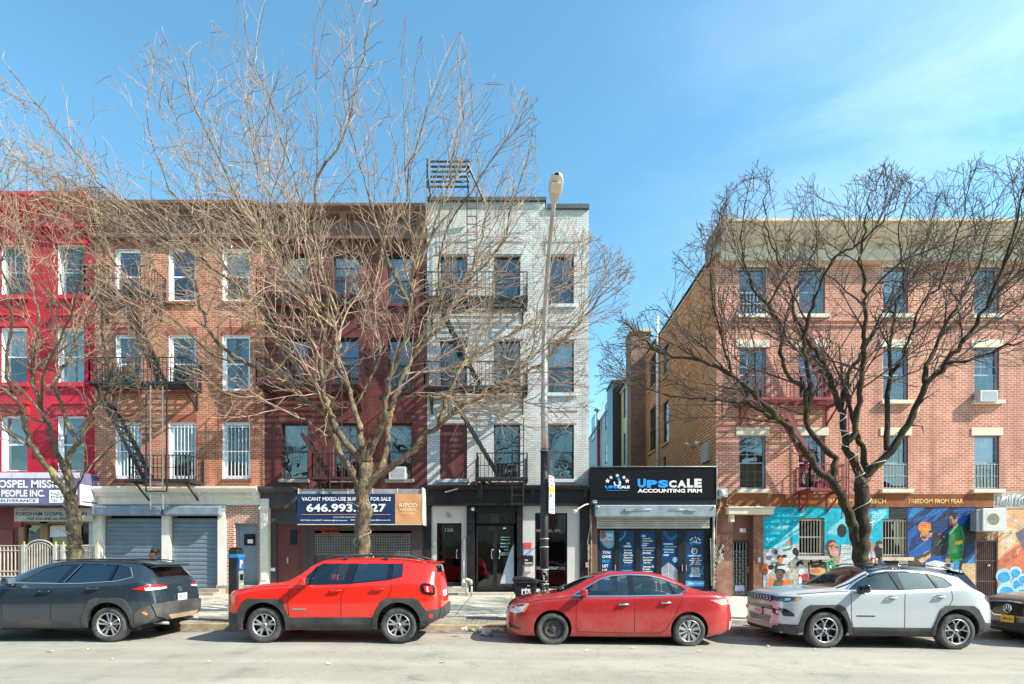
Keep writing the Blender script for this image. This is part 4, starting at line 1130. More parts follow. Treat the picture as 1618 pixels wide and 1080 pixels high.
for k, s_ in enumerate(['File your State', 'And Federal', 'Taxes Now']): txt(s_, 1016, 1019.5+.95*len(s_), 879.5+k*3.8, 882+k*3.8)
pline([(1015, 891.5), (1035, 891.5)], .3, y2, 1)
for k, s_ in enumerate(['Authorized IRS', 'Provider', 'Tax Identity', 'Services']): txt(s_, 1015.5, 1019.5+1.0*len(s_), 893.7+k*3.8, 896.3+k*3.8)
pline([(1049, 839), (1056, 849), (1062, 853.5), (1067, 850), (1072.5, 845)], .5, y2, 1); pline([(1051, 838), (1058, 848), (1062, 851), (1066, 848), (1072, 842)], .5, y2, 1)
for k, (s_, q) in enumerate([('CONSULTING', 1), ('Crypto Currency', 0), ('Real Estate', 1), ('Bridge Loan', 0), ('Forex', 1)]):
    zz = 858+k*4.4
    if q: pr(1049, 1050.5+1.45*len(s_), zz-.5, zz+2.6, y2, 1)
    txt(s_, 1049.8, 1050+1.3*len(s_), zz, zz+2.1)
pg([(1046, 898), (1057, 888.5), (1060, 889.5), (1072.5, 900), (1072.5, 918), (1046, 918)], y1, 2); pline([(1057.5, 889), (1057.5, 918)], .6, y2, 5); pline([(1046, 910), (1057.5, 905)], .5, y2, 4)
pg([(1068+4.6*math.cos(t), 884+4.4*math.sin(t)) for t in [k*.45 for k in range(14)]], y2, 1); txt('WE ARE', 1064.8, 1070.5, 880.6, 882.3); txt('OPEN', 1065, 1070.5, 883.3, 885.2); txt('FOREX', 1065, 1070.5, 886, 887.6)
logo(pb, 1098.6, 854.5, .46, y3, (1, 5, 4))
for k in range(16):
    a = k*math.pi/8; b = (k+1)*math.pi/8
    pline([(1098.8+4.2*math.cos(a), 870.5+4.2*math.sin(a)), (1098.8+4.2*math.cos(b), 870.5+4.2*math.sin(b))], .9, y2, 4)
pline([(1098.8, 868), (1098.8, 870.8), (1097, 870.8)], .6, y3, 4)
pr(1088, 1109.5, 876.3, 879.3, y2, 1); txt('APPOINTMENTS', 1089.5, 1108, 876.8, 878.8)
for k, s_ in enumerate(['MON - FRI', '9:00 AM - 6:00 PM', 'SAT - SUN', '9:00 - 3:00 PM']):
    w = 2.4+.42*len(s_); txt(s_, 1099-w, 1099+w, 881.4+k*2.9, 883.3+k*2.9)
pline([(1088.5, 894), (1109, 894)], .3, y2, 1)
for k, s_ in enumerate(['DO YOUR', 'TAXES NOW', 'GOOD BUY', 'CODE ADVANCE']):
    w = 3+.46*len(s_); txt(s_, 1099-w, 1099+w, 896.3+k*3.1, 898.5+k*3.1)
pr(1090, 1108, 908.5, 911.4, y2, 1); txt('GET REFUND', 1091.5, 1106.5, 909, 910.9)
for q in (0, 1.6): pline([(1114.5, 895+q), (1110.5+q, 898), (1109+q, 902), (1110.5+q, 906), (1114.5, 909-q)], .5, y2, 1)
pr(1084.5, 1114.5, 917.5, 926, y2, 1); txt('(718) 933-6457', 1087, 1112, 920, 923.5, 4)
pb.build('poster', [M_PBL, M_PLB, M_PGR, M_PRD, M_WHT, M_SGREY, M_CYA], so)
mb = MB()
for a in (971.8, 1084, 1078): mb.box(fx(a), fx(a)+.03, ypn-.1, ypn-.05, fz(902), fz(892))
mb.build('door_pull', M_ALU, so)
# pipes, boxes and cables down the piers
mb = MB()
mb.box(fx(928.5), fx(931), F-.1, F-.02, fz(884), fz(860)); mb.tube([(fx(932), F-.06, fz(778)), (fx(932.5), F-.06, fz(830)), (fx(928), F-.06, fz(856)), (fx(930), F-.06, fz(925))], .02, 5)
mb.box(fx(925), fx(930), F-.1, F-.02, fz(896), fz(888)); mb.tube([(fx(934), F-.04, fz(797)), (fx(934), F-.04, fz(930))], .025, 5)
tag(mb.build('cable_run', mat('rusty_conduit', (.3, .24, .18), .6, var=.5, scale=8)), 'rusty conduit and boxes on the pier left of the accounting shop', 'pipe')
mb = MB(); rr = random.Random(9)
mb.tube([(fx(1127), F-.07, fz(800)), (fx(1126), F-.07, fz(860)), (fx(1127), F-.07, fz(930))], .05, 6); mb.tube([(fx(1122), F-.05, fz(850)), (fx(1124), F-.05, fz(925))], .03, 6)
for k in range(9):
    z = 865+k*6.5; mb.box(fx(1124.5+rr.random()*2), fx(1129), F-.14, F-.03, fz(z+3), fz(z))
for k in range(7):
    a = (fx(1128), F-.08, fz(860+k*4)); b = (fx(1138+rr.random()*5), F-.06, fz(862+rr.random()*22)); c = ((a[0]+b[0])/2, F-.1, min(a[2], b[2])-.15-rr.random()*.2)
    mb.tube([a, c, b], .014, 5)
    mb.box(b[0]-.04, b[0]+.04, F-.08, F-.01, b[2]-.06, b[2]+.06)
tag(mb.build('utility_meters', mat('grey_meters', (.32, .3, .27), .6, var=.4, scale=6)), 'tangle of grey conduits and meter boxes right of the accounting shop', 'utility boxes')
mb = MB(); mb.lathe((fx(1140, F-.25), F-.25, fz(778, F-.25)), [(0, -.1), (.13, -.08), (.16, 0), (.13, .1), (0, .12)], 'y', 14); mb.box(fx(1132, F-.15), fx(1140, F-.15), F-.2, F-.01, fz(787, F-.2), fz(770, F-.2)); mb.box(fx(1143, F-.2), fx(1149, F-.2), F-.25, F-.05, fz(785, F-.2), fz(771, F-.2))
tag(mb.build('electric_meter', mat('meter_glass', (.45, .47, .47), .35, metal=.3, var=.3, scale=10)), 'round grey electric meter on the brick beside the black sign', 'meter')

# ================================================================== F  brick corner block on the right
M_FBR = brick('red_brick', (0.58, 0.2, 0.12), (0.4, 0.12, 0.08), (0.68, 0.52, 0.42), bw=0.25, bh=0.088, ms=0.014, bump=0.7, patch=(0.36, 0.16, 0.12), pt=0.62, bias=-.1, streak=(.22, .1, .075))
M_FDK = brick('red_brick_shaded', (0.25, 0.08, 0.065), (0.17, 0.055, 0.05), (0.4, 0.31, 0.26), bw=0.25, bh=0.088, ms=0.013, bump=0.6)  # unused; cornice shadow on the top storey put into a darker brick
M_FSIDE = brick('ochre_brick_side', (0.86, 0.42, 0.19), (0.7, 0.3, 0.13), (0.26, 0.14, 0.07), bw=0.4, bh=0.125, ms=0.028, side=True, bump=0.8, patch=(0.52, 0.3, 0.14), pt=0.6)
gx0, gx1 = fx(1131.5), 27.0
G = thing('red_brick_block', ((gx0+gx1)/2, F, 0), 'long red brick block with cream cornice and painted ground floor on the right', 'building')
colsF = [(1168, 1210), (1262, 1303.5), (1395.5, 1435), (1539.5, 1579), (1680, 1720), (1800, 1840)]
rowsF = [(422, 497.5), (549, 633), (688, 773)]
holesF = [rect(a, b, c, d) for (a, b) in colsF for (c, d) in rowsF]
zTF = fz(388)
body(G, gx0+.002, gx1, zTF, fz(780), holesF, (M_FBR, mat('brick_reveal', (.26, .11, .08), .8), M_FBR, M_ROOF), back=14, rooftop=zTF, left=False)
inner(G, gx0, gx1, fz(773), zTF)
mb = MB()
for z_, h_ in ((508, .1), (515, .06)): mb.box(gx0, gx1, F-.05, F-.009, fz(z_), fz(z_)+h_)
mb.build('string_course', M_FBR, G)
# long side wall along the gap
def sy(px, X=gx0): return X*FOC/(px-CX)
mb = MB()
sideh = []
for (pa, pb_, ptop, pbot) in [(1036.2, 1026, 644, 713), (1036.2, 1026, 562, 612), (1056.5, 1047, 634, 700), (1056.5, 1047, 545, 594), (1052, 1047.5, 722, 760)]:
    y0, y1_ = sy(pa), sy(pb_); ym = (y0+y1_)/2
    sideh.append((y0, y1_, H+(CY-pbot)*ym/FOC, H+(CY-ptop)*ym/FOC))
yk = F; yend = 36.0; zsT = fz(403)
ys_ = sorted(set([yk, yend]+[h[0] for h in sideh]+[h[1] for h in sideh])); zs_ = sorted(set([-.5, zsT]+[h[2] for h in sideh]+[h[3] for h in sideh]))
for i in range(len(ys_)-1):
    for j in range(len(zs_)-1):
        cy_, cz_ = (ys_[i]+ys_[i+1])/2, (zs_[j]+zs_[j+1])/2
        if any(h[0] < cy_ < h[1] and h[2] < cz_ < h[3] for h in sideh): continue
        mb.quad((gx0, ys_[i+1], zs_[j]), (gx0, ys_[i], zs_[j]), (gx0, ys_[i], zs_[j+1]), (gx0, ys_[i+1], zs_[j+1]), 0)
for (a, b, c, d) in sideh:
    mb.quad((gx0, a, c), (gx0+.15, a, c), (gx0+.15, a, d), (gx0, a, d), 1); mb.quad((gx0, b, c), (gx0, b, d), (gx0+.15, b, d), (gx0+.15, b, c), 1)
    mb.quad((gx0, a, c), (gx0, b, c), (gx0+.15, b, c), (gx0+.15, a, c), 1); mb.quad((gx0, a, d), (gx0+.15, a, d), (gx0+.15, b, d), (gx0, b, d), 1)
mb.box(gx0-.04, gx0+.3, F+.4, yend, zsT, zsT+.12, 1)
mb.build('side_wall', [M_FSIDE, mat('ochre_stone', (.5, .36, .2), .8)], G)
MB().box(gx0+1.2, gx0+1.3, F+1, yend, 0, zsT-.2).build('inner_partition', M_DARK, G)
for (a, b, c, d) in sideh:
    w = MB(); X = gx0+.08
    w.box(X, X+.06, a, a+.05, c, d); w.box(X, X+.06, b-.05, b, c, d); w.box(X, X+.06, a, b, c, c+.05); w.box(X, X+.06, a, b, d-.05, d); w.box(X-.01, X+.06, a, b, (c+d)/2-.03, (c+d)/2+.03)
    wo = w.build('window', M_DKFR, G); MB().quad((X+.03, b, c), (X+.03, a, c), (X+.03, a, d), (X+.03, b, d)).build('pane', M_GLASS, wo)
    MB().box(gx0-.08, gx0+.1, a-.08, b+.08, c-.1, c).build('sill', mat('ochre_stone', (.5, .36, .2), .8), G)
mb = MB(); yp = sy(1042); mb.tube([(gx0-.1, yp, 4), (gx0-.1, yp, H+(CY-500)*yp/FOC)], .08, 8); mb.build('drain_pipe', mat('white_pipe', (.7, .7, .68), .5), G)
M_FCOR = mat('cream_cornice', (.56, .43, .31), .7, var=.12, streak=.35, dirt=(.4, .36, .3))
cornice(G, gx0+.12, gx1, fz(344, F-.75), [(0.75, 0), (0.75, 0.1), (0.62, 0.22), (0.62, 0.34), (0.35, 0.62), (0.3, 0.68), (0.22, 0.72), (0.22, 1.12), (0.28, 1.16), (0.28, 1.3), (0.0, 1.32)], M_FCOR, brackets=(26, .2, .7, 1.1, .42))
mb = MB(); mb.prism([(gx0-.1, fz(403)), (gx0+.5, fz(403)), (gx0+.5, fz(345)), (gx0+.25, fz(343)), (gx0-.02, fz(358)), (gx0-.1, fz(372))], F-.2, F+.9); mb.build('parapet_end', brick('parapet_brick', (.22, .1, .08), (.15, .07, .06), (.3, .22, .18), bump=.6, patch=(.55, .5, .45), pt=.6, ps=1.2), G)
M_LIN = mat('cream_stone', (.62, .54, .42), .7, var=.08, streak=.2)
M_GFR = mat('blue_grey_frame', (.27, .33, .4), .5)
cuF = [('blind', .5, M_CURTB), None, ('full', .5, M_CURT), None, None, None,
       None, None, ('blind', .2, M_CURTB), None, None, None,
       None, ('blind', .4, mat('pink_blind', (.35, .1, .12), .7)), ('blind', .48, mat('pink_blind', (.35, .1, .12), .7)), ('full', .5, mat('lace_curtain', (.6, .65, .75), .8)), None, None]
for j, (c, d) in enumerate(rowsF):
    for i, (a, b) in enumerate(colsF):
        h = rect(a, b, c, d)
        window(G, h, fm=M_GFR, curt=cuF[j*6+i], grid=(3, 3) if not (j == 2 and i in (2, 3)) else ((4, 2) if i == 2 else None), rec=.1, bars=((7, mat('iron_grey_bars', (.35, .36, .38), .5), .5) if (j == 2 and i in (2, 3)) or (j == 0 and i == 0) else None))
        x0, x1, z0, z1 = h
        if not (j == 2 and i == 1): MB().box(x0-.13, x1+.13, F-.14, F+.09, z0-.14, z0+.002).build('sill', M_LIN, G, bevel=.01)
        MB().box(x0-.13, x1+.13, F-.03, F+.08, z1+.002, z1+.3).build('lintel', M_LIN, G, bevel=.01)
# brown band with the painted words
M_BAND = brick('brown_paint_band', (.24, .075, .03), (.2, .06, .026), (.14, .045, .02), bump=.4, patch=(.32, .13, .06), pt=.58, ps=.7)
M_BAND2 = brick('white_graffiti_band', (.4, .36, .32), (.3, .28, .26), (.5, .48, .45), bump=.4)
mb = MB(); mb.box(gx0, fx(1569), F-.025, F+.3, fz(801), fz(780), 0); mb.box(fx(1569), gx1, F-.025, F+.3, fz(803), fz(777), 1); mb.build('painted_band', [M_BAND, M_BAND2], G)
le = MB(); yl = F-.032
for s_, a, b in [('FREEDOM OF SPEECH', 1306, 1400), ('FREEDOM FROM FEAR', 1436, 1522)]:
    ptext(le, s_, a, b, 788, 795, yl, 0, .015)
rr = random.Random(4)
le.build('band_lettering', mat('ochre_letters', (.7, .42, .12), .6, var=.5, scale=9), G)
gr = MB()
for k in range(26):
    a = 1574+k*3+rr.random()*2; p = [(fx(a), yl, fz(799-rr.random()*4)), (fx(a+rr.uniform(-2, 5)), yl, fz(788+rr.uniform(-5, 5))), (fx(a+rr.uniform(0, 7)), yl, fz(781+rr.random()*4))]
    gr.tube(p, .022, 4)
gr.build('graffiti', M_WHT, G)

# ground floor wall, door recess, windows
zgF = side_z(13, F)-.25
M_GPAINT = brick('brown_ground_brick', (.26, .12, .08), (.2, .09, .06), (.16, .08, .06), bump=.5, patch=(.33, .2, .15), pt=.6, ps=.8)
hDoor = (fx(1158), fx(1190.5), zgF, fz(814))
hW1 = (fx(1262), fx(1302.5), fz(878), fz(818)); hW2 = (fx(1394.5), fx(1433.5), fz(880), fz(819)); hGate = (fx(1540), fx(1577), zgF, fz(853))
gf = MB(); wall_grid(gf, gx0, gx1, zgF-.4, fz(801), [hDoor, hW1, hW2, hGate], F, .35)
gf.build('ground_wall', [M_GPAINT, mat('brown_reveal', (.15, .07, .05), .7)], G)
x0, x1 = hDoor[0], hDoor[1]
mb = MB(); mb.box(x0, x1, F+.3, F+.4, fz(852), hDoor[3]); mb.box(x0, fx(1160), F+.3, F+.4, zgF, fz(852)); mb.box(fx(1189), x1, F+.3, F+.4, zgF, fz(852)); mb.build('door_surround', mat('brown_reveal2', (.17, .075, .055), .6), G)
do = glass_door(G, 1160, 1189, 852, zgF+.13, F+.3, handle=None, wide=.11, m=mat('dark_brown_door', (.045, .03, .03), .4))
g = MB(); xa, xb = fx(1164), fx(1184)
for k in range(5): x = xa+(xb-xa)*k/4; g.box(x-.012, x+.012, F+.28, F+.3, zgF+.4, fz(857))
for k in range(7):
    z = zgF+.45+k*.24
    for q in range(2):
        c0 = (xa+(xb-xa)*(.25+.5*q), F+.285, z+.1); g.tube([(c0[0]+.09*math.cos(t), c0[1], c0[2]+.09*math.sin(t)) for t in [k3*.7 for k3 in range(9)]], .009, 4)
g.build('door_grille', mat('grey_iron2', (.3, .32, .32), .5), do)
MB().box(fx(1186.3), fx(1188.8), F+.27, F+.3, fz(905), fz(895)).build('handle', M_GOLD, do)
le = MB(); le.box(fx(1174), fx(1184.5), F+.29, F+.296, fz(840), fz(834)); dn = le.build('house_number_plate', M_WHT, G); le = MB(); ptext(le, '122', 1175, 1183.5, 835, 839.2, F+.285, 0, .02); le.build('digits', M_BLKL, dn)
nt_ = MB(); nt_.box(fx(1166), fx(1181), F+.275, F+.28, fz(934), fz(925)); nt_.build('notice', mat('lavender_notice', (.5, .48, .75), .5), do)
hd = MB(); hd.box(fx(1146), fx(1217), F-.3, F+.0, fz(813), fz(803.5)); hd.box(fx(1150), fx(1157), F-.22, F, fz(825), fz(813)); hd.box(fx(1146)-.04, fx(1217)+.04, F-.35, F, fz(803.5), fz(801.5)); hd.build('door_hood', M_LIN, G, bevel=.015)
mb = MB(); mb.box(fx(1197), fx(1201), F-.03, F+.0, fz(888), fz(880)); mb.build('door_bell', mat('bell_plate', (.25, .25, .25), .4), G)
for hh in (hW1, hW2):
    window(G, hh, fm=mat('beige_frame', (.5, .45, .36), .6), rec=.16, bars=(8, mat('cream_bars', (.33, .31, .27), .5)), curt=('blind', .4, M_CURT), fw=.08, panem=M_GLASSD)
MB().box(hW1[0]-.1, hW1[1]+.12, F-.14, F+.15, hW1[2]-.14, hW1[2]).build('sill', mat('grey_sill', (.38, .37, .35), .8), G)
MB().box(hW2[0]-.1, hW2[1]+.16, F-.14, F+.15, hW2[2]-.13, hW2[2]).build('sill', mat('tan_sill', (.5, .4, .3), .8), G)
# barred gate
g = MB(); x0, x1, z0, z1 = hGate
g.box(x0, x1, F+.3, F+.33, z0, z1, 0)
for k in range(12): x = x0+.03+(x1-x0-.06)*k/11; g.box(x-.014, x+.014, F+.02, F+.05, z0, z1-.03, 1)
for t in (0.02, .36, .68, .985): g.box(x0, x1, F+.015, F+.055, z0+(z1-z0)*t-.02, z0+(z1-z0)*t+.02, 1)
g.box(x0, x0+.06, F-.01, F+.06, z0, z1, 1); g.box(x1-.06, x1, F-.01, F+.06, z0, z1, 1); g.box(x0, x1, F-.01, F+.06, z1-.03, z1+.05, 1)
go = g.build('barred_gate', [M_DARK, mat('rust_brown_iron', (.09, .04, .035), .5, var=.3)], G)
mb = MB(); mb.lathe((fx(1561), F-.03, fz(893)), [(0, -.05), (.05, -.02), (.05, .04)], 'y', 10); mb.build('knob', mat('steel', (.6, .6, .62), .25, metal=1), go)

# ------------------------------------------------------------------ mural
MUR = thing('mural', (fx(1370), F, 2), 'painted mural of masked people, a child in orange hat, a man in green jacket', 'mural')
def mpaint(name, c, br=True):
    return brick('mural_'+name, tuple(min(1, x*1.1) for x in c), tuple(x*.82 for x in c), tuple(x*.6 for x in c), bump=.4, bh=.088, bw=.25, rough=.6, patch=tuple(x*.5 for x in c), pt=.6, ps=3.5)
MC = {k: mpaint(k, c) for k, c in dict(cyan=(.0, .42, .58), pale=(.22, .62, .72), navy=(.01, .035, .12), blue=(.01, .1, .36), black=(.02, .02, .028), sky=(.03, .25, .55),
     grey=(.32, .36, .42), lgrey=(.52, .55, .58), skin=(.5, .24, .16), dskin=(.16, .07, .045), mask=(.62, .32, .3), orange=(.8, .2, .03), green=(.015, .26, .06), dgreen=(.03, .12, .07),
     lime=(.1, .42, .15), yellow=(.75, .42, .03), red=(.5, .04, .05), peach=(.78, .4, .2), coral=(.62, .17, .09), cream=(.7, .58, .4), white=(.72, .74, .76), bub=(.05, .32, .62), bubl=(.4, .66, .82), purple=(.16, .14, .22), brown=(.1, .045, .03), tan=(.6, .42, .22)).items()}
MK = list(MC.keys()); ML = [MC[k] for k in MK]
mm = MB(); _lay = [0]
mholes = [(1262, 1302.5, 818, 878), (1394.5, 1433.5, 819, 880)]
from mathutils.geometry import intersect_point_line
def clip_poly(poly, f):      # keep where f(p) >= 0
    out = []
    for i in range(len(poly)):
        a, b = poly[i], poly[(i+1) % len(poly)]; fa, fb = f(a), f(b)
        if fa >= 0: out.append(a)
        if (fa >= 0) != (fb >= 0):
            t = fa/(fa-fb); out.append((a[0]+(b[0]-a[0])*t, a[1]+(b[1]-a[1])*t))
    return out
def mp(col, pts, lay):
    """paint a patch (picture coordinates), cut clear of the window openings"""
    y = F-.004-.0018*lay
    pieces = [pts]
    for (a, b, c, d) in mholes:
        nxt = []
        for p in pieces:
            if max(q[0] for q in p) <= a or min(q[0] for q in p) >= b or max(q[1] for q in p) <= c or min(q[1] for q in p) >= d: nxt.append(p); continue
            l_ = clip_poly(p, lambda q: a-q[0]); r_ = clip_poly(p, lambda q: q[0]-b)
            m_ = clip_poly(clip_poly(p, lambda q: q[0]-a), lambda q: b-q[0])
            t_ = clip_poly(m_, lambda q: c-q[1]) if len(m_) > 2 else []; u_ = clip_poly(m_, lambda q: q[1]-d) if len(m_) > 2 else []
            nxt += [x for x in (l_, r_, t_, u_) if len(x) > 2]
        pieces = nxt
    for p in pieces:
        v = [(fx(q[0]), fz(q[1])) for q in p]
        tri = delaunay_2d_cdt([Vector(q) for q in v], [], [list(range(len(v)))], 1, 1e-5)
        vv = [(q.x, y, q.y) for q in tri[0]]; ff = []
        for f_ in tri[2]:
            ar = sum(vv[f_[i]][0]*vv[f_[(i+1) % len(f_)]][2]-vv[f_[(i+1) % len(f_)]][0]*vv[f_[i]][2] for i in range(len(f_)))
            ff.append(tuple(f_) if ar > 0 else tuple(f_)[::-1])
        mm.add(vv, ff, MK.index(col))
def el(cx, cy, rx, ry, n=14, a0=0, rot=0):
    return [(cx+rx*math.cos(t)*math.cos(rot)-ry*math.sin(t)*math.sin(rot), cy+rx*math.cos(t)*math.sin(rot)+ry*math.sin(t)*math.cos(rot)) for t in [a0+2*math.pi*k/n for k in range(n)]]
bot_ = 944
mp('cyan', [(1216, 800), (1404, 800), (1404, 819), (1394, 819), (1394, 870), (1206, 875), (1206, 817), (1216, 817)], 1)
mp('pale', [(1219, 866), (1262, 827), (1262, 838), (1230, 867)], 2); mp('pale', [(1263, 814), (1272, 806), (1275, 808), (1270, 815)], 2); mp('pale', [(1305, 842), (1350, 802), (1372, 802), (1320, 846)], 2)
mp('pale', [(1377, 808), (1401, 804), (1401, 812), (1380, 830), (1377, 840)], 2); mp('pale', [(1220, 833), (1248, 829), (1243, 837), (1221, 838)], 2); mp('pale', [(1211, 850), (1220, 852), (1214, 859)], 2); mp('pale', [(1246, 815), (1254, 812), (1254, 817)], 2)
mp('sky', [(1345, 800), (1404, 800), (1380, 806), (1350, 806)], 2); mp('navy', [(1338, 799), (1352, 799), (1352, 815), (1340, 812)], 3)
mp('lgrey', [(1206, 868), (1225, 866), (1262, 858), (1262, 878), (1312, 882), (1330, 876), (1394, 866), (1434, 880), (1434, bot_), (1206, bot_)], 3)
rr = random.Random(77)
for k in range(95):      # crowd scraps of the left panel
    a, b = rr.uniform(1207, 1300), rr.uniform(870, 925)
    mp(rr.choice(['grey', 'white', 'purple', 'black', 'grey', 'sky', 'tan', 'black', 'dgreen', 'dskin', 'purple']), [(a+rr.uniform(-3, 3), b+rr.uniform(-3, 3)), (a+rr.uniform(2, 7), b+rr.uniform(-4, 2)), (a+rr.uniform(3, 8), b+rr.uniform(3, 7)), (a+rr.uniform(-2, 2), b+rr.uniform(3, 8))] if False else el(a, b, rr.uniform(1.5, 5), rr.uniform(2, 6.5), 7, rr.random()), 4+k*.01)
mp('black', el(1330, 838, 7.5, 10.5), 4)
mp('orange', el(1245.5, 858, 3.5, 4.5, 8), 5); mp('green', [(1236, 868), (1252, 864), (1250, 868), (1238, 871)], 5)
# child with cap
mp('black', el(1232.5, 881, 5, 4), 6); mp('orange', el(1233, 884.5, 4, 5), 6.4); mp('dgreen', [(1225, 893), (1240, 890), (1242, 900), (1223, 900)], 6); mp('white', [(1228, 895), (1246, 892), (1247, 902), (1230, 903)], 6.4)
# small portraits
mp('orange', el(1209.5, 898, 6, 8), 6); mp('dskin', el(1209, 903, 4, 6), 6.3); mp('black', el(1218, 896, 5, 4), 6.2)
mp('grey', [(1212, 908), (1222, 900), (1240, 905), (1258, 925), (1252, bot_), (1208, bot_)], 6.5)
mp('black', el(1232, 903, 9, 5), 7); mp('dskin', el(1231.5, 909, 6.2, 8.5), 7.3); mp('brown', el(1231.5, 914, 4, 3), 7.6); mp('dgreen', [(1222, 916), (1240, 916), (1246, bot_), (1220, bot_)], 6.9); mp('red', [(1226, 920), (1238, 920), (1232, 928)], 7.2)
mp('orange', [(1215, 914), (1221, 908), (1223, 918), (1218, 932), (1214, 934)], 7.2); mp('yellow', el(1221, 911, 2.5, 3), 7.4); mp('orange', el(1243, 921, 6, 7), 7.1)
mp('black', el(1263.5, 891, 6, 5.5), 6); mp('lgrey', el(1265, 899, 5.5, 8), 6.4); mp('white', el(1265.5, 903, 5, 5), 6.7); mp('red', [(1261, 908), (1276, 906), (1279, 921), (1264, 922)], 6.2); mp('white', el(1264, 917, 2.5, 7), 6.8)
mp('black', [(1276, 888), (1290, 886), (1306, 888), (1310, 922), (1279, 924)], 5.5); mp('tan', [(1279, 892), (1291, 889), (1303, 896), (1305, 905), (1292, 909), (1279, 906)], 6); mp('brown', [(1280, 891), (1300, 891), (1304, 898), (1293, 896), (1282, 897)], 6.4); mp('orange', el(1291, 902, 6, 4), 6.5); mp('skin', [(1279, 899), (1289, 899), (1286, 906), (1280, 905)], 6.2)
# woman with the mask and her placard
mp('lime', [(1306, 884), (1316, 880), (1330, 890), (1335, 905), (1320, 925), (1306, 905)], 6); mp('dgreen', [(1308, 888), (1314, 884), (1322, 900), (1312, 906)], 6.3); mp('white', el(1312, 895, 2, 3, 6), 6.5); mp('green', el(1322, 896, 3, 4, 6), 6.5)
mp('brown', el(1313.5, 863, 9.5, 10.5), 7); mp('skin', [(1318, 876), (1325, 874), (1326, 892), (1318, 890)], 6.8); mp('skin', el(1317, 866.5, 8, 10.5, 14, 0, -.3), 7.4); mp('mask', el(1318.5, 873, 7.8, 6.3), 7.7); mp('brown', [(1309, 862), (1316, 860), (1316, 862.4), (1309, 864.5)], 7.8); mp('brown', [(1319, 862), (1324, 864), (1323, 866), (1319, 864)], 7.8)
mp('lgrey', [(1329, 860), (1350, 860), (1349, 896), (1325, 896)], 7); mp('grey', [(1331, 866), (1347, 866), (1347, 868), (1331, 868)], 7.4); mp('grey', [(1330, 874), (1346, 873), (1346, 875), (1330, 876)], 7.4); mp('grey', [(1330, 884), (1345, 882), (1345, 885), (1330, 887)], 7.4)
mp('skin', [(1375, 855), (1381, 858), (1381, 866), (1376, 878)], 7); mp('brown', el(1389, 859, 5, 6), 6.5); mp('black', [(1379, 862), (1394, 866), (1394, 886), (1384, 880)], 6.2); mp('mask', el(1391, 862, 3.2, 3.4, 8), 7)
for k in range(5): mp('red' if k % 2 == 0 else 'white', [(1376+k*2.6, 879+k*.8), (1378.6+k*2.6, 879.6+k*.8), (1378.6+k*2.6, 897), (1376+k*2.6, 897)], 7)
mp('sky', [(1388, 884), (1402, 892), (1402, bot_), (1380, bot_)], 6); mp('black', [(1394, 880), (1450, 882), (1440, 893), (1398, 893)], 5)
# dark right panel
mp('navy', [(1404, 800), (1542, 800), (1542, bot_), (1434, bot_), (1434, 819), (1404, 819)], 1)
mp('blue', [(1434, 826), (1450, 812), (1465, 800), (1434, 800)], 2); mp('blue', [(1440, 850), (1500, 800), (1480, 800), (1434, 840), (1434, 880)], 2); mp('black', [(1404, 800), (1430, 804), (1434, 819), (1404, 818)], 2); mp('sky', [(1442, 800), (1462, 800), (1450, 812), (1434, 819)], 3)
mp('blue', [(1436, 872), (1470, 850), (1500, 852), (1500, 890), (1436, 893)], 2); mp('blue', [(1500, 812), (1520, 800), (1542, 800), (1520, 830), (1500, 826)], 2); mp('black', [(1523, 838), (1541, 826), (1541, 856), (1528, 862)], 3); mp('sky', [(1524, 892), (1541, 874), (1541, 890), (1524, 890)], 3)
for k in range(9): mp('blue' if k % 2 else 'black', [(1446+k*9, 828-k*2), (1458+k*9, 815-k), (1461+k*9, 816-k), (1449+k*9, 830-k*2)], 3)
mp('white', [(1462, 889), (1478, 885), (1500, 890), (1518, 888), (1520, 905), (1462, 897)], 4); mp('tan', [(1520, 890), (1541, 890), (1541, 925), (1528, 910), (1518, 900)], 4); mp('lgrey', [(1420, 885), (1436, 882), (1434, 893), (1418, 893)], 6)
mp('black', [(1472, 840), (1486, 846), (1500, 846), (1504, 862), (1492, 876), (1482, 878), (1472, 874)], 5)            # child's body
mp('skin', el(1461, 846, 7.5, 8.5), 6); mp('orange', el(1460, 833, 10.5, 9), 6.5); mp('coral', [(1450, 830), (1470, 827), (1470, 829.5), (1450, 833)], 6.8); mp('coral', [(1451, 837), (1470, 835), (1470, 837), (1452, 840)], 6.8); mp('skin', [(1463, 842), (1473, 841), (1472, 848), (1462, 849)], 6.2); mp('brown', el(1459, 849, 4.5, 2.6), 6.4); mp('red', el(1484, 844, 3, 1.6, 6), 6.2); mp('lime', el(1491, 848, 2.2, 1.6, 6), 6.2)
mp('brown', [(1434, 886), (1452, 878), (1470, 870), (1474, 878), (1460, 888), (1450, 895), (1438, 895)], 6); mp('tan', [(1450, 884), (1470, 874), (1470, 880), (1456, 890)], 6.4)
mp('green', [(1499, 838), (1510, 828), (1520, 832), (1524, 850), (1520, 884), (1506, 888), (1496, 880)], 5.5); mp('lime', [(1500, 845), (1508, 840), (1512, 872), (1500, 876)], 5.9); mp('dgreen', [(1516, 836), (1523, 848), (1520, 880), (1515, 882)], 5.9); mp('yellow', [(1508, 855), (1520, 853), (1520, 859), (1508, 861)], 6.4)
for (a, b) in ((1504, 850), (1504.5, 861), (1498, 873)): mp('orange', el(a, b, 1.8, 2, 6), 6.6)
mp('black', [(1519, 840), (1526, 850), (1524, 880), (1516, 905), (1514, 896), (1520, 870)], 5); mp('white', [(1499, 843), (1513, 827), (1514, 829), (1501, 844)], 6.6)
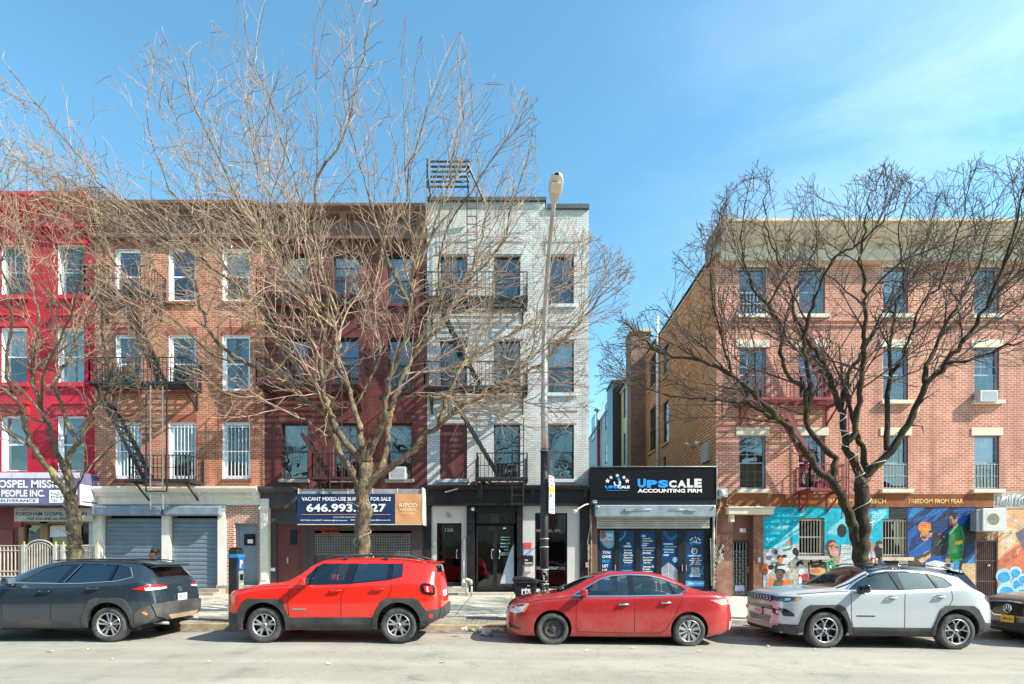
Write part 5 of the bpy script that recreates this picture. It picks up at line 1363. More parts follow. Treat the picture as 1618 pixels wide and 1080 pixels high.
mp('skin', el(1506, 820, 6.5, 8.5), 6); mp('dskin', [(1499, 822), (1503, 818), (1506, 832), (1500, 833)], 6.4); mp('skin', [(1506, 824), (1513, 822), (1513, 829), (1505, 836)], 6.2); mp('black', el(1501.5, 831, 3.5, 4), 6.6); mp('black', [(1492, 812), (1497, 808), (1508, 808), (1511, 814), (1510, 824), (1506, 820), (1504, 815), (1493, 815)], 6.8)
mp('skin', el(1497, 884, 4.5, 4.5), 6.8); mp('sky', [(1504, 888), (1516, 886), (1514, 900), (1505, 900)], 5.2); mp('grey', el(1499, 893, 8, 5), 5.6); mp('black', el(1498, 893, 4, 3), 6.0)
# coral panel with the blue bubbles
mp('peach', [(1577, 803), (1760, 803), (1760, bot_), (1577, bot_)], 1)
mp('coral', [(1577, 884), (1610, 858), (1650, 880), (1650, bot_), (1577, 905)], 2); mp('lgrey', [(1590, 812), (1600, 818), (1618, 832), (1618, 836), (1600, 822), (1590, 816)], 3); mp('purple', [(1604, 842), (1618, 834), (1650, 845), (1618, 870)], 3); mp('cream', [(1582, 830), (1606, 836), (1604, 856), (1582, 876)], 2)
for (a, b) in ((1591, 885), (1603, 878)):
    mp('brown', el(a, b, 4.2, 2.4, 12, 0, -.2), 3); mp('coral', el(a, b, 3.4, 1.7, 12, 0, -.2), 3.5)
for k, (a, b, r) in enumerate([(1586, 910, 13), (1604, 904, 10), (1590, 934, 15), (1608, 922, 11), (1616, 914, 9), (1616, 938, 14), (1578, 950, 10)]):
    mp('bubl', el(a, b, r, r*.95, 22), 4+k*.6); mp('bub', el(a, b+r*.18, r*.78, r*.7, 20), 4.3+k*.6)
rr = random.Random(21)
def strokes(n, box, cols, dx, dy, w, lay):
    for k in range(n):
        a, b = rr.uniform(box[0], box[1]), rr.uniform(box[2], box[3]); l_ = rr.uniform(.5, 1.3); mp(rr.choice(cols), [(a, b), (a+dx*l_, b+dy*l_), (a+dx*l_+w*.3, b+dy*l_+w), (a+w*.4, b+w*1.2)], lay+k*.004)
strokes(26, (1220, 1385, 804, 848), ['cyan', 'pale', 'sky'], 13, -9, .9, 2.4); strokes(34, (1440, 1530, 803, 880), ['blue', 'navy', 'sky', 'black'], 12, -9, 1.0, 3.4)
strokes(16, (1498, 1516, 840, 884), ['lime', 'dgreen', 'green'], 3, 8, .8, 6.0); strokes(10, (1476, 1498, 850, 872), ['navy', 'grey', 'dgreen'], -4, 7, .7, 5.3)
strokes(14, (1308, 1330, 886, 905), ['lime', 'dgreen', 'white', 'green'], 4, 5, .8, 6.6); strokes(12, (1580, 1614, 812, 878), ['cream', 'orange', 'peach', 'coral'], 9, -6, 1.2, 2.5)
strokes(10, (1452, 1466, 826, 838), ['coral', 'yellow', 'orange'], 7, 1, .7, 6.9); strokes(8, (1437, 1470, 874, 892), ['dskin', 'brown', 'tan'], 8, -5, .8, 6.6)
for a, b, c in [(1457, 846, .6), (1463, 845, .6), (1502, 821, .7), (1313, 865, .7), (1321, 867, .7), (1229.5, 908, .6), (1233.5, 908, .6), (1263, 898, .5), (1267, 898, .5), (1231.5, 884, .5), (1235, 884, .5)]: mp('black', el(a, b, c*1.5, c, 6), 8)
mp('tan', [(1508, 820), (1512, 822), (1511, 828), (1507, 828)], 8); mp('brown', [(1458, 849), (1464, 849), (1463, 850.4), (1459, 850.4)], 8); mp('brown', [(1229, 912), (1234, 912), (1233, 913.2), (1230, 913.2)], 8)
mm.build('painting', ML, MUR)

# ------------------------------------------------------------------ small wall equipment
mb = MB(); yq = F-.42
mb.box(fx(1553, yq), fx(1591, yq), yq, yq+.36, fz(839, yq), fz(803, yq)); ac = mb.build('air_conditioner', mat('ac_white', (.5, .5, .49), .45, var=.06)); ac.modifiers.new('b', 'BEVEL').width = .02
ACR = thing('condenser_unit', (fx(1572, yq), yq, fz(821, yq)), 'white outdoor air conditioner unit hung above the barred gate', 'air conditioner')
ac.name = 'casing'; ac.data.transform(Matrix.Translation(-ACR.location)); ac.parent = ACR
mb = MB(); c0 = (fx(1572.5, yq), yq-.006, fz(820, yq)); mb.quad((fx(1559, yq), yq-.003, fz(833, yq)), (fx(1580, yq), yq-.003, fz(833, yq)), (fx(1580, yq), yq-.003, fz(808, yq)), (fx(1559, yq), yq-.003, fz(808, yq)))
mb.build('fan_panel', mat('cream_panel', (.6, .56, .46), .5), ACR)
mb = MB(); c0 = (fx(1569.5, yq), yq-.006, fz(820, yq)); mb.disc(c0, .22, 'y', 28, 0)
for k in range(5): mb.lathe((c0[0], yq-.01, c0[2]), [(.05+.042*k, -.004), (.062+.042*k, -.004)], 'y', 28, 1)
mb.build('fan_grille', [mat('fan_dark', (.16, .14, .11), .6), mat('fan_wire', (.35, .33, .28), .5)], ACR)
mb = MB()
for k in range(9): mb.box(fx(1543, yq+.05), fx(1552.5, yq+.05), yq+.05, yq+.34, fz(837-k*3.8, yq), fz(835-k*3.8, yq))
mb.box(fx(1546, yq), fx(1553, yq), yq+.07, yq+.34, fz(838, yq), fz(804, yq)); mb.build('side_grille', mat('ac_grey', (.25, .27, .3), .5), ACR)
mb = MB(); mb.tube([(fx(1558), F-.1, fz(842)), (fx(1558), F-.1, fz(853))], .045, 6); mb.tube([(fx(1564), F-.1, fz(842)), (fx(1564), F-.08, fz(853))], .03, 6)
mb.bar((fx(1556), F-.4, fz(842)), (fx(1556), F, fz(842)), .04); mb.bar((fx(1585), F-.4, fz(842)), (fx(1585), F, fz(842)), .04); mb.bar((fx(1556), F-.4, fz(842)), (fx(1556), F, fz(850)), .03); mb.bar((fx(1585), F-.4, fz(842)), (fx(1585), F, fz(850)), .03)
mb.build('bracket', M_LIN, ACR)
def window_ac(px0, px1, py0, py1, label, out=.4):
    y = F-out+.12
    t = thing('window_air_conditioner', (fx((px0+px1)/2), y, fz(py1)), label, 'air conditioner')
    x0, x1, z0, z1 = fx(px0, y), fx(px1, y), fz(py1, y), fz(py0, y)
    MB().box(x0, x1, y, F+.13, z0, z1).build('casing', mat('ac_white', (.5, .5, .49), .45, var=.06), t, bevel=.012)
    g = MB(); g.box(x0+.12*(x1-x0)*1.2, x1-.06, y-.004, y-.001, z0+.05, z1-.05, 0)
    for k in range(8): z = z0+.07+(z1-z0-.14)*k/7; g.box(x0+.1, x1-.07, y-.008, y-.004, z-.006, z+.002, 1)
    g.build('grille', [mat('ac_grey', (.25, .27, .3), .5), M_WHT], t)
    return t
window_ac(1549, 1578, 616, 634, 'white window air conditioner in the second-floor right window of the red brick block')
window_ac(614, 641, 737, 757, 'white window air conditioner in the maroon house just above the banner', .35)
mb = MB(); mb.box(gx0-.12, gx0+.0, sy(1122), sy(1112), H+(CY-740)*23/FOC, H+(CY-712)*23/FOC, 0)
mb.tube([(gx0-.05, 23, H+(CY-707)*23/FOC), (gx0-.45, 22.6, H+(CY-703)*23/FOC)], .05, 8, 1); mb.tube([(gx0-.05, 22, H+(CY-700)*22/FOC), (gx0-.35, 21.7, H+(CY-701)*22/FOC)], .06, 8, 1)
tag(mb.build('security_camera', [mat('grey_box', (.4, .38, .36), .6), M_WHT]), 'pair of white security cameras over a grey box on the ochre side wall', 'camera')
mb = MB(); rr = random.Random(8)
mb.tube([(fx(1131), F-.05, fz(720)), (fx(1133), F-.06, fz(770)), (fx(1138), F-.06, fz(797)), (fx(1132), F-.06, fz(812)), (fx(1130), F-.05, fz(850))], .018, 5)
mb.tube([(fx(1147), F-.05, fz(797)), (fx(1165), F-.05, fz(800)), (fx(1190), F-.05, fz(800.5)), (fx(1217), F-.05, fz(800))], .018, 5)
mb.tube([(fx(1165), F-.04, fz(774)), (fx(1148), F-.05, fz(790)), (fx(1147), F-.05, fz(797)), (fx(1162), F-.05, fz(801))], .02, 5)
tag(mb.build('wall_cable', mat('cream_cable', (.5, .38, .28), .6)), 'thin pale cables looping over the brown band near the electric meter', 'cable')

# ------------------------------------------------------------------ buildings down the gap
def gap_house(label, x0, x1, y0, y1, z1, ms, mf, wins=(), name='rear_building'):
    t = thing(name, (x0, y0, 0), label, 'building')
    mb = MB()
    mb.quad((x0, y0, -.5), (x1, y0, -.5), (x1, y0, z1), (x0, y0, z1), 1)
    mb.quad((x0, y1, -.5), (x0, y0, -.5), (x0, y0, z1), (x0, y1, z1), 0)
    mb.quad((x0, y1, -.5), (x0, y1, z1), (x1, y1, z1), (x1, y1, -.5), 1); mb.quad((x1, y0, -.5), (x1, y1, -.5), (x1, y1, z1), (x1, y0, z1), 1)
    mb.quad((x0, y0, z1), (x1, y0, z1), (x1, y1, z1), (x0, y1, z1), 2)
    mb.build('wall', [ms, mf, M_ROOF], t)
    cp = MB(); cp.box(x0-.08, x1, y0-.05, y1, z1+.002, z1+.14); cp.build('coping', ms, t)
    for (ya, yb, za, zb3) in wins:
        w = MB(); w.box(x0-.05, x0-.004, ya-.05, yb+.05, za-.08, za); w.box(x0-.03, x0-.004, ya-.04, ya, za, zb3+.05); w.box(x0-.03, x0-.004, yb, yb+.04, za, zb3+.05); w.box(x0-.03, x0-.004, ya, yb, zb3, zb3+.05); w.box(x0-.03, x0-.004, ya, yb, (za+zb3)/2-.02, (za+zb3)/2+.02)
        wo = w.build('window', M_DKFR, t)
        MB().quad((x0-.012, yb, za), (x0-.012, ya, za), (x0-.012, ya, zb3), (x0-.012, yb, zb3)).build('pane', mat('dull_pane', (.07, .1, .13), .08), wo)
    return t
def zz(py, d): return H+(CY-py)*d/FOC
M_CHIM = brick('chimney_brick', (.24, .13, .09), (.17, .09, .065), (.34, .25, .18), bw=.25, bh=.1, bump=.5)
M_CHIMS = brick('chimney_side', (.24, .13, .09), (.17, .09, .065), (.34, .25, .18), bw=.25, bh=.1, side=True, bump=.5)
ych = sy(1020); ch = thing('chimney_stack', (gx0-.5, ych, 0), 'tall brown brick chimney stack rising in the gap', 'chimney')
mb = MB(); xch = (997-CX)*ych/FOC; ztc = zz(524, ych)
mb.quad((xch, ych, 0), (gx0+.3, ych, 0), (gx0+.3, ych, ztc), (xch, ych, ztc), 0); mb.quad((xch, ych+1.4, 0), (xch, ych, 0), (xch, ych, ztc), (xch, ych+1.4, ztc), 1)
mb.quad((gx0+.3, ych, 0), (gx0+.3, ych+1.4, 0), (gx0+.3, ych+1.4, ztc), (gx0+.3, ych, ztc), 1); mb.quad((xch, ych, ztc), (gx0+.3, ych, ztc), (gx0+.3, ych+1.4, ztc), (xch, ych+1.4, ztc), 0); mb.quad((gx0+.3, ych+1.4, 0), (xch, ych+1.4, 0), (xch, ych+1.4, ztc), (gx0+.3, ych+1.4, ztc), 0)
mb.build('stack', [M_CHIM, M_CHIMS], ch)
MB().box(xch-.06, gx0+.36, ych-.06, ych+1.46, ztc+.002, ztc+.16).build('cap', mat('ochre_stone', (.5, .36, .2), .8), ch)
xy_ = xch+.04
def dep(px, X): return X*FOC/(px-CX)
y0_ = dep(994.8, xy_); y1_ = dep(981.5, xy_)
gap_house('yellow rendered rear house behind the brown chimney stack', xy_, xy_+6, y0_, y1_, zz(603, y0_), mat('yellow_render', (.62, .5, .25), .8, var=.15, streak=.4), mat('yellow_render2', (.45, .36, .2), .8),
          [(dep(991, xy_), dep(986.5, xy_), zz(665, 34.5), zz(625, 34.5)), (dep(991, xy_), dep(986.5, xy_), zz(738, 34.5), zz(693, 34.5))])
mb = MB(); mb.tube([(xy_-.08, y0_+.4, 3.5), (xy_-.08, y0_+.4, zz(606, y0_))], .07, 8); tag(mb.build('drain_pipe', mat('pale_pipe', (.66, .66, .62), .5)), 'pale drain pipe down the corner of the yellow rear house', 'pipe')
yd = y1_+.02; xd = (968-CX)*yd/FOC
gap_house('dark teal metal-clad block rising behind the yellow rear house', xd, xd+6, yd, yd+2.0, zz(603, yd), mat('teal_clad', (.03, .09, .13), .4), mat('dark_clad', (.03, .028, .028), .6))
yw = yd+2.1; xw = (967-CX)*(yw)/FOC; yw2 = dep(948.5, xw)
gap_house('pale grey rendered rear house with two dark windows', xw, xw+6, yw, yw2, zz(637, yw), mat('pale_render', (.5, .52, .55), .8, streak=.4), mat('pale_render2', (.4, .4, .42), .8),
          [(dep(961.5, xw), dep(957, xw), zz(692, 42), zz(658, 42)), (dep(961.5, xw), dep(957, xw), zz(742, 42), zz(716, 42))])
yv = yw2+.05; xv = (948-CX)*yv/FOC; yv2 = dep(928, xv)
gap_house('farthest blue-grey rear house at the end of the gap', xv, xv+6, yv, yv2, zz(668, yv), mat('blue_render', (.36, .42, .48), .8, streak=.4), mat('blue_render2', (.3, .33, .36), .8),
          [(dep(940, xv), dep(935.5, xv), zz(720, 52), zz(690, 52))])
mb = MB(); yr_ = yw2-.3; X = (945.5-CX)*yr_/FOC; mb.tube([(X, yr_, 3), (X, yr_, zz(664, yr_))], .12, 8, 0); X2 = (943.5-CX)*yr_/FOC; mb.tube([(X2, yr_-.2, zz(680, yr_)), (X2, yr_-.2, zz(650, yr_))], .1, 8, 1); mb.lathe((X2, yr_-.2, zz(650, yr_)), [(.1, 0), (.3, .03), (.3, .08), (0, .3)], 'z', 8, 1)
tag(mb.build('flue_pipe', [mat('red_flue', (.35, .05, .05), .5), M_ALU]), 'red and silver flue pipe with a cowl in front of the blue-grey house', 'pipe')
MB_ = MB(); MB_.box(-40, 60, 75, 75.5, -1, 5, 0)
tag(MB_.build('yard_wall', mat('grey_yard_wall', (.3, .3, .32), .9)), 'low grey yard wall closing the far end of the gap', 'wall')

# ================================================================== fire escapes
def rail(mb, a, b, h=.9, n=None, t=.02):
    a = Vector(a); b = Vector(b); u = Vector((0, 0, 1))
    L_ = (b-a).length; n = n or max(2, int(L_/.14))
    mb.bar(a+u*h, b+u*h, .035); mb.bar(a+u*h*.5, b+u*h*.5, .02)
    for k in range(n+1):
        p = a+(b-a)*k/n; mb.bar(p, p+u*h, t if k % 6 else .035)
def platform(t, px0, px1, pyf, out, m, slat=True, hrail=.9, hole=None):
    x0, x1 = fx(px0), fx(px1); z = fz(pyf)
    mb = MB(); n = int(out/.08)
    for k in range(n): y = F-out+(k+.5)*out/n; mb.box(x0, x1, y-.016, y+.016, z-.012, z+.01)
    mb.box(x0, x1, F-out-.03, F-out, z-.07, z+.02); mb.box(x0-.03, x0, F-out, F-.005, z-.1, z+.02); mb.box(x1, x1+.03, F-out, F-.005, z-.1, z+.02)
    p = mb.build('platform', m, t)
    mb = MB(); rail(mb, (x0, F-out, z), (x1, F-out, z), hrail); rail(mb, (x0, F-out, z), (x0, F-.02, z), hrail); rail(mb, (x1, F-out, z), (x1, F-.02, z), hrail)
    mb.build('railing', m, t)
    for x in (x0+.15, x1-.15):
        b = MB(); b.bar((x, F-out*.95, z-.1), (x, F-.02, z-.75), .05); b.bar((x, F-.02, z-.05), (x, F-.02, z-.8), .05); b.bar((x, F-out*.95, z-.1), (x, F-.02, z-.1), .05)
        b.build('bracket', m, t)
    return z
def stair(t, pxa, pya, pxb, pyb, y, m, w=.5, rails=True):
    a = Vector((fx(pxa), y, fz(pya))); b = Vector((fx(pxb), y, fz(pyb)))
    mb = MB(); W = Vector((0, w, 0))
    mb.bar(a, b, .03, .13); mb.bar(a+W, b+W, .03, .13); n = int(abs(a.z-b.z)/.24)
    for k in range(1, n):
        p = a+(b-a)*k/n; mb.box(p.x-.1, p.x+.1, p.y, p.y+w, p.z-.012, p.z+.012)
    if rails: u = Vector((0, 0, .75)); mb.bar(a+u, b+u, .03)
    if rails:
        for k in range(0, 5): p = a+(b-a)*k/4; mb.bar(p, p+u, .02)
    mb.build('stair', m, t)
def ladder(t, px0, px1, py0, py1, y, m, step=.3):
    x0, x1, z1, z0 = fx(px0), fx(px1), fz(py0), fz(py1); mb = MB()
    mb.bar((x0, y, z0), (x0, y, z1), .035); mb.bar((x1, y, z0), (x1, y, z1), .035)
    n = int((z1-z0)/step)
    for k in range(n): mb.bar((x0, y, z0+.1+k*step), (x1, y, z0+.1+k*step), .022)
    mb.build('ladder', m, t)
M_BI = M_BLACKIRON
fe = thing('fire_escape', (fx(245), F, fz(615)), 'black fire escape on the orange brick house, ladder dropped past the cream cornice', 'fire escape')
platform(fe, 172, 318, 616, .95, M_BI); platform(fe, 165, 262, 478, .95, M_BI)
platform(fe, 233, 322, 763, .95, M_BI)
stair(fe, 188, 640, 252, 762, F-.85, M_BI); stair(fe, 215, 490, 273, 613, F-.85, M_BI)
ladder(fe, 265, 283.5, 622, 808, F-.98, mat('grey_ladder', (.25, .24, .22), .5)); mb = MB(); xq0, xq1 = fx(259), fx(290); zq0, zq1 = fz(781), fz(620)
for q in ((xq0, zq0, xq0, zq1), (xq1, zq0, xq1, zq1), (xq0, zq0, xq1, zq0)): mb.bar((q[0], F-1.0, q[1]), (q[2], F-1.0, q[3]), .04)
mb.build('ladder_guide', M_BI, fe)
M_BC = mat('maroon_black_iron', (.05, .022, .022), .6)
fe = thing('fire_escape', (fx(500), F, fz(615)), 'maroon-black fire escape on the maroon house partly hidden by the tree', 'fire escape')
platform(fe, 424, 578, 617, .95, M_BC); platform(fe, 508, 580, 760, .95, M_BC); platform(fe, 424, 578, 482, .95, M_BC)
stair(fe, 490, 692, 533, 760, F-.85, M_BC); stair(fe, 430, 500, 480, 612, F-.85, M_BC); ladder(fe, 535, 553, 560, 778, F-.98, M_BC)
fe = thing('fire_escape', (fx(755), F, fz(622)), 'black fire escape on the white house with a slanting stair and hanging ladder', 'fire escape')
platform(fe, 677, 832, 622, .95, M_BI); platform(fe, 677, 832, 487, .95, M_BI); platform(fe, 756, 832, 760, .95, M_BI)
stair(fe, 722, 643, 789, 757, F-.85, M_BI, rails=False); stair(fe, 700, 500, 760, 618, F-.85, M_BI); ladder(fe, 809, 826.5, 672, 803, F-.98, M_BI); ladder(fe, 740, 755, 320, 484, F-.6, M_BI)
mb = MB()   # gooseneck roof landing
for k in range(6): z = fz(282+k*7.6); mb.box(fx(680, F-.9)-.0, fx(742, F-.9), F-.92, F-.86, z-.025, z+.02)
mb.bar((fx(681), F-.9, fz(322)), (fx(681), F-.9, fz(279)), .06); mb.bar((fx(741), F-.9, fz(300)), (fx(741), F-.9, fz(279)), .06); mb.bar((fx(741), F-.9, fz(284)), (fx(768), F-.3, fz(330)), .07); mb.bar((fx(681), F-.9, fz(300)), (fx(681), F+.1, fz(318)), .05); mb.bar((fx(741), F-.9, fz(300)), (fx(741), F+.1, fz(318)), .05)
mb.build('roof_landing', M_BI, fe)
fe = thing('fire_escape', (fx(1290), F, fz(640)), 'crimson fire escape on the red brick block behind the dark tree', 'fire escape')
platform(fe, 1163, 1312, 640, .95, M_REDIRON); platform(fe, 1258, 1313, 777, .95, M_REDIRON); pass
stair(fe, 1224, 660, 1288, 774, F-.85, M_REDIRON, rails=False); ladder(fe, 1314, 1318, 600, 806, F-.9, M_REDIRON, 5); stair(fe, 1250, 520, 1300, 636, F-.85, M_REDIRON)
mb = MB(); mb.bar((fx(1336), F-.7, fz(790)), (fx(1336), F-.7, fz(600)), .03); mb.bar((fx(1314), F-.7, fz(790)), (fx(1312), F-.7, fz(822)), .03); mb.build('drop_rod', M_REDIRON, fe)
# ================================================================== parked cars
def paint(name, col, metal=0.0, rough=0.28, coat=1.0, dust=0.12, dcol=(.45, .4, .33)):
    if name in _mc: return _mc[name]
    m, n, l, b = _setup(name)
    b.inputs['Metallic'].default_value = metal; b.inputs['Roughness'].default_value = rough
    b.inputs['Coat Weight'].default_value = coat; b.inputs['Coat Roughness'].default_value = 0.04
    tc = n.new('ShaderNodeTexCoord'); nz = n.new('ShaderNodeTexNoise'); nz.inputs['Scale'].default_value = 2.5; nz.inputs['Detail'].default_value = 9; nz.inputs['Roughness'].default_value = .7
    l.new(tc.outputs['Object'], nz.inputs['Vector'])
    sx = n.new('ShaderNodeSeparateXYZ'); l.new(tc.outputs['Object'], sx.inputs[0])
    mr = n.new('ShaderNodeMapRange'); mr.inputs['From Min'].default_value = 1.0; mr.inputs['From Max'].default_value = .25; mr.inputs['To Min'].default_value = .15; mr.inputs['To Max'].default_value = 1.0
    l.new(sx.outputs['Z'], mr.inputs['Value'])
    rp = n.new('ShaderNodeMapRange'); rp.inputs['From Min'].default_value = .35; rp.inputs['From Max'].default_value = .75; rp.inputs['To Max'].default_value = dust*3.2
    l.new(nz.outputs['Fac'], rp.inputs['Value'])
    mu = n.new('ShaderNodeMath'); mu.operation = 'MULTIPLY'; l.new(mr.outputs[0], mu.inputs[0]); l.new(rp.outputs[0], mu.inputs[1])
    mx = n.new('ShaderNodeMixRGB'); mx.inputs['Color1'].default_value = (*col, 1); mx.inputs['Color2'].default_value = (*dcol, 1)
    l.new(mu.outputs[0], mx.inputs['Fac']); l.new(mx.outputs[0], b.inputs['Base Color'])
    ad = n.new('ShaderNodeMath'); ad.operation = 'MULTIPLY_ADD'; ad.inputs[1].default_value = .9; ad.inputs[2].default_value = .03
    l.new(mu.outputs[0], ad.inputs[0]); l.new(ad.outputs[0], b.inputs['Coat Roughness'])
    _mc[name] = m
    return m
def interp(keys, u):
    """monotone cubic through (u, value) keys"""
    if u <= keys[0][0]: return keys[0][1]
    if u >= keys[-1][0]: return keys[-1][1]
    for i in range(len(keys)-1):
        if u <= keys[i+1][0]: break
    x0, y0 = keys[i]; x1, y1 = keys[i+1]; h = x1-x0; d = (y1-y0)/h
    def slope(j):
        if j <= 0 or j >= len(keys)-1: return None
        a = (keys[j][1]-keys[j-1][1])/(keys[j][0]-keys[j-1][0]); b = (keys[j+1][1]-keys[j][1])/(keys[j+1][0]-keys[j][0])
        return 0.0 if a*b <= 0 else 2*a*b/(a+b)
    m0 = slope(i); m1 = slope(i+1); m0 = d if m0 is None else m0; m1 = d if m1 is None else m1
    t = (u-x0)/h; t2 = t*t; t3 = t2*t
    return (2*t3-3*t2+1)*y0+(t3-2*t2+t)*h*m0+(-2*t3+3*t2)*y1+(t3-t2)*h*m1
def catmull(pts, sub=3):
    out = []
    n = len(pts)
    for i in range(n-1):
        p0 = pts[max(i-1, 0)]; p1 = pts[i]; p2 = pts[i+1]; p3 = pts[min(i+2, n-1)]
        for k in range(sub):
            t = k/sub; t2 = t*t; t3 = t2*t
            out.append(tuple(0.5*((2*b)+(-a+c)*t+(2*a-5*b+4*c-d)*t2+(-a+3*b-3*c+d)*t3) for a, b, c, d in zip(p0, p1, p2, p3)))
    out.append(tuple(pts[-1]))
    return out
def ring(sp, u, inset=0.0, botz=None, topi=0.0):
    hw = interp(sp['hw'], u)-inset; top = interp(sp['top'], u)-topi; belt = interp(sp['belt'], u); bot = interp(sp['bot'], u) if botz is None else botz
    rw = min(interp(sp['rw'], u)-inset, hw-.02)
    belt = min(belt, top-.03)
    bot = min(bot, belt-.12)
    g = top-belt; e = min(.075, .3*g); Hh = belt-bot
    tuck = sp.get('tuck', .05)
    P = [(0, bot), (hw*.8, bot), (hw-.07, bot+.012), (hw-.02, bot+.07), (hw-.004, bot+Hh*.28), (hw, bot+Hh*.5), (hw-.006, bot+Hh*.72), (hw-.022, belt-.06), (hw-tuck, belt+.004),
         (hw-tuck+(rw-hw+tuck)*.5, belt+(g-e)*.5), (rw, top-e), (rw-.06, top-e*.32), (rw*.72, top-e*.08), (rw*.36, top), (0, top)]
    return catmull(P, 3)
def edge_pt(sp, u, s, dz=-.02, dy=-.012):
    r = ring(sp, u); i = 30
    return (u, s*(r[i][0]+dy), r[i][1]+dz)
def loft(sp, us, inset=0.0, botz=None, topi=0.0):
    vs = []; fs = []; n = None
    for u in us:
        r = ring(sp, u, inset, botz, topi)
        full = [(u, -y, z) for y, z in r]+[(u, y, z) for y, z in reversed(r[1:-1])]
        n = len(full); vs += full
    for i in range(len(us)-1):
        for k in range(n):
            a = i*n+k; b = i*n+(k+1) % n
            fs.append((a, a+n, b+n, b))
    fs.append(tuple(range(n))); fs.append(tuple((len(us)-1)*n+k for k in range(n-1, -1, -1)))
    return vs, fs
def tmp_obj(vs, fs, name='tmp', smooth=True):
    me = bpy.data.meshes.new(name); me.from_pydata(vs, [], fs)
    bm = bmesh.new(); bm.from_mesh(me); bmesh.ops.recalc_face_normals(bm, faces=bm.faces); bm.to_mesh(me); bm.free()
    if smooth: me.polygons.foreach_set('use_smooth', [len(p.vertices) < 5 for p in me.polygons])
    o = bpy.data.objects.new(name, me); COL.objects.link(o); return o
def boolean(o, cutter, op='DIFFERENCE'):
    md = o.modifiers.new('b', 'BOOLEAN'); md.operation = op; md.solver = 'EXACT'; md.object = cutter
    dg = bpy.context.evaluated_depsgraph_get(); dg.update()
    me = bpy.data.meshes.new_from_object(o.evaluated_get(dg))
    o.modifiers.clear(); old = o.data; o.data = me; bpy.data.meshes.remove(old)
    c = cutter.data; bpy.data.objects.remove(cutter); bpy.data.meshes.remove(c)
class Surf:
    def __init__(s, vs, fs): s.b = BVHTree.FromPolygons([Vector(v) for v in vs], fs)
    def hit(s, a, b, ax):
        """project plane coordinates onto the body; ax: 'L' side -y, 'R' side +y, 'F' front, 'B' back, 'T' from above"""
        if ax == 'L': o, d = Vector((a, -3, b)), Vector((0, 1, 0))
        elif ax == 'R': o, d = Vector((a, 3, b)), Vector((0, -1, 0))
        elif ax == 'F': o, d = Vector((-3, a, b)), Vector((1, 0, 0))
        elif ax == 'B': o, d = Vector((9, a, b)), Vector((-1, 0, 0))
        else: o, d = Vector((a, b, 4)), Vector((0, 0, -1))
        h = s.b.ray_cast(o, d)
        if h[0] is None:
            q = {'L': Vector((a, -.85, b)), 'R': Vector((a, .85, b)), 'F': Vector((.1, a, b)), 'B': Vector((4.4, a, b)), 'T': Vector((a, b, 1.5))}[ax]
            h = s.b.find_nearest(q)
        n = h[1]
        if n.dot(d) > 0: n = -n
        return h[0], n
def inpoly(p, poly):
    c = False; n = len(poly)
    for i in range(n):
        a, b = poly[i], poly[(i+1) % n]
        if (a[1] > p[1]) != (b[1] > p[1]) and p[0] < (b[0]-a[0])*(p[1]-a[1])/(b[1]-a[1])+a[0]: c = not c
    return c
def patch(mb, sf, poly, ax, off=.003, mi=0, grid=.06, skirt=.02):
    """a skin over the body inside the outline poly"""
    mb.marks.append(len(mb.f))
    dense = []
    n = len(poly)
    for i in range(n):
        a, b = poly[i], poly[(i+1) % n]; L_ = math.hypot(b[0]-a[0], b[1]-a[1]); k = max(1, int(L_/grid))
        for j in range(k): dense.append((a[0]+(b[0]-a[0])*j/k, a[1]+(b[1]-a[1])*j/k))
    pts = [Vector(p) for p in dense]; nb = len(pts)
    x0, x1 = min(p[0] for p in poly), max(p[0] for p in poly); z0, z1 = min(p[1] for p in poly), max(p[1] for p in poly)
    x = x0+grid*.5
    while x < x1:
        z = z0+grid*.5
        while z < z1:
            if inpoly((x, z), poly) and min((Vector((x, z))-q).length for q in pts[:nb]) > grid*.45: pts.append(Vector((x, z)))
            z += grid
        x += grid
    v2, _, f2 = delaunay_2d_cdt(pts, [], [list(range(nb))], 1, 1e-6)[:3]
    vs = []; ins = []
    for p in v2:
        h, nn = sf.hit(p.x, p.y, ax); vs.append(h+nn*off); ins.append(h-nn*skirt)
    fs = []
    view = {'L': Vector((0, -1, 0)), 'R': Vector((0, 1, 0)), 'F': Vector((-1, 0, 0)), 'B': Vector((1, 0, 0)), 'T': Vector((0, 0, 1))}[ax]
    for f in f2:
        nn = (vs[f[1]]-vs[f[0]]).cross(vs[f[2]]-vs[f[0]])
        fs.append(tuple(f) if nn.dot(view) >= 0 else tuple(f)[::-1])
    mb.add(vs, fs, mi, True)
    if skirt > 0 and off > .001:
        m = nb
        mb.add(vs[:m]+ins[:m], [(i, (i+1) % m, (i+1) % m+m, i+m) for i in range(m)], mi)
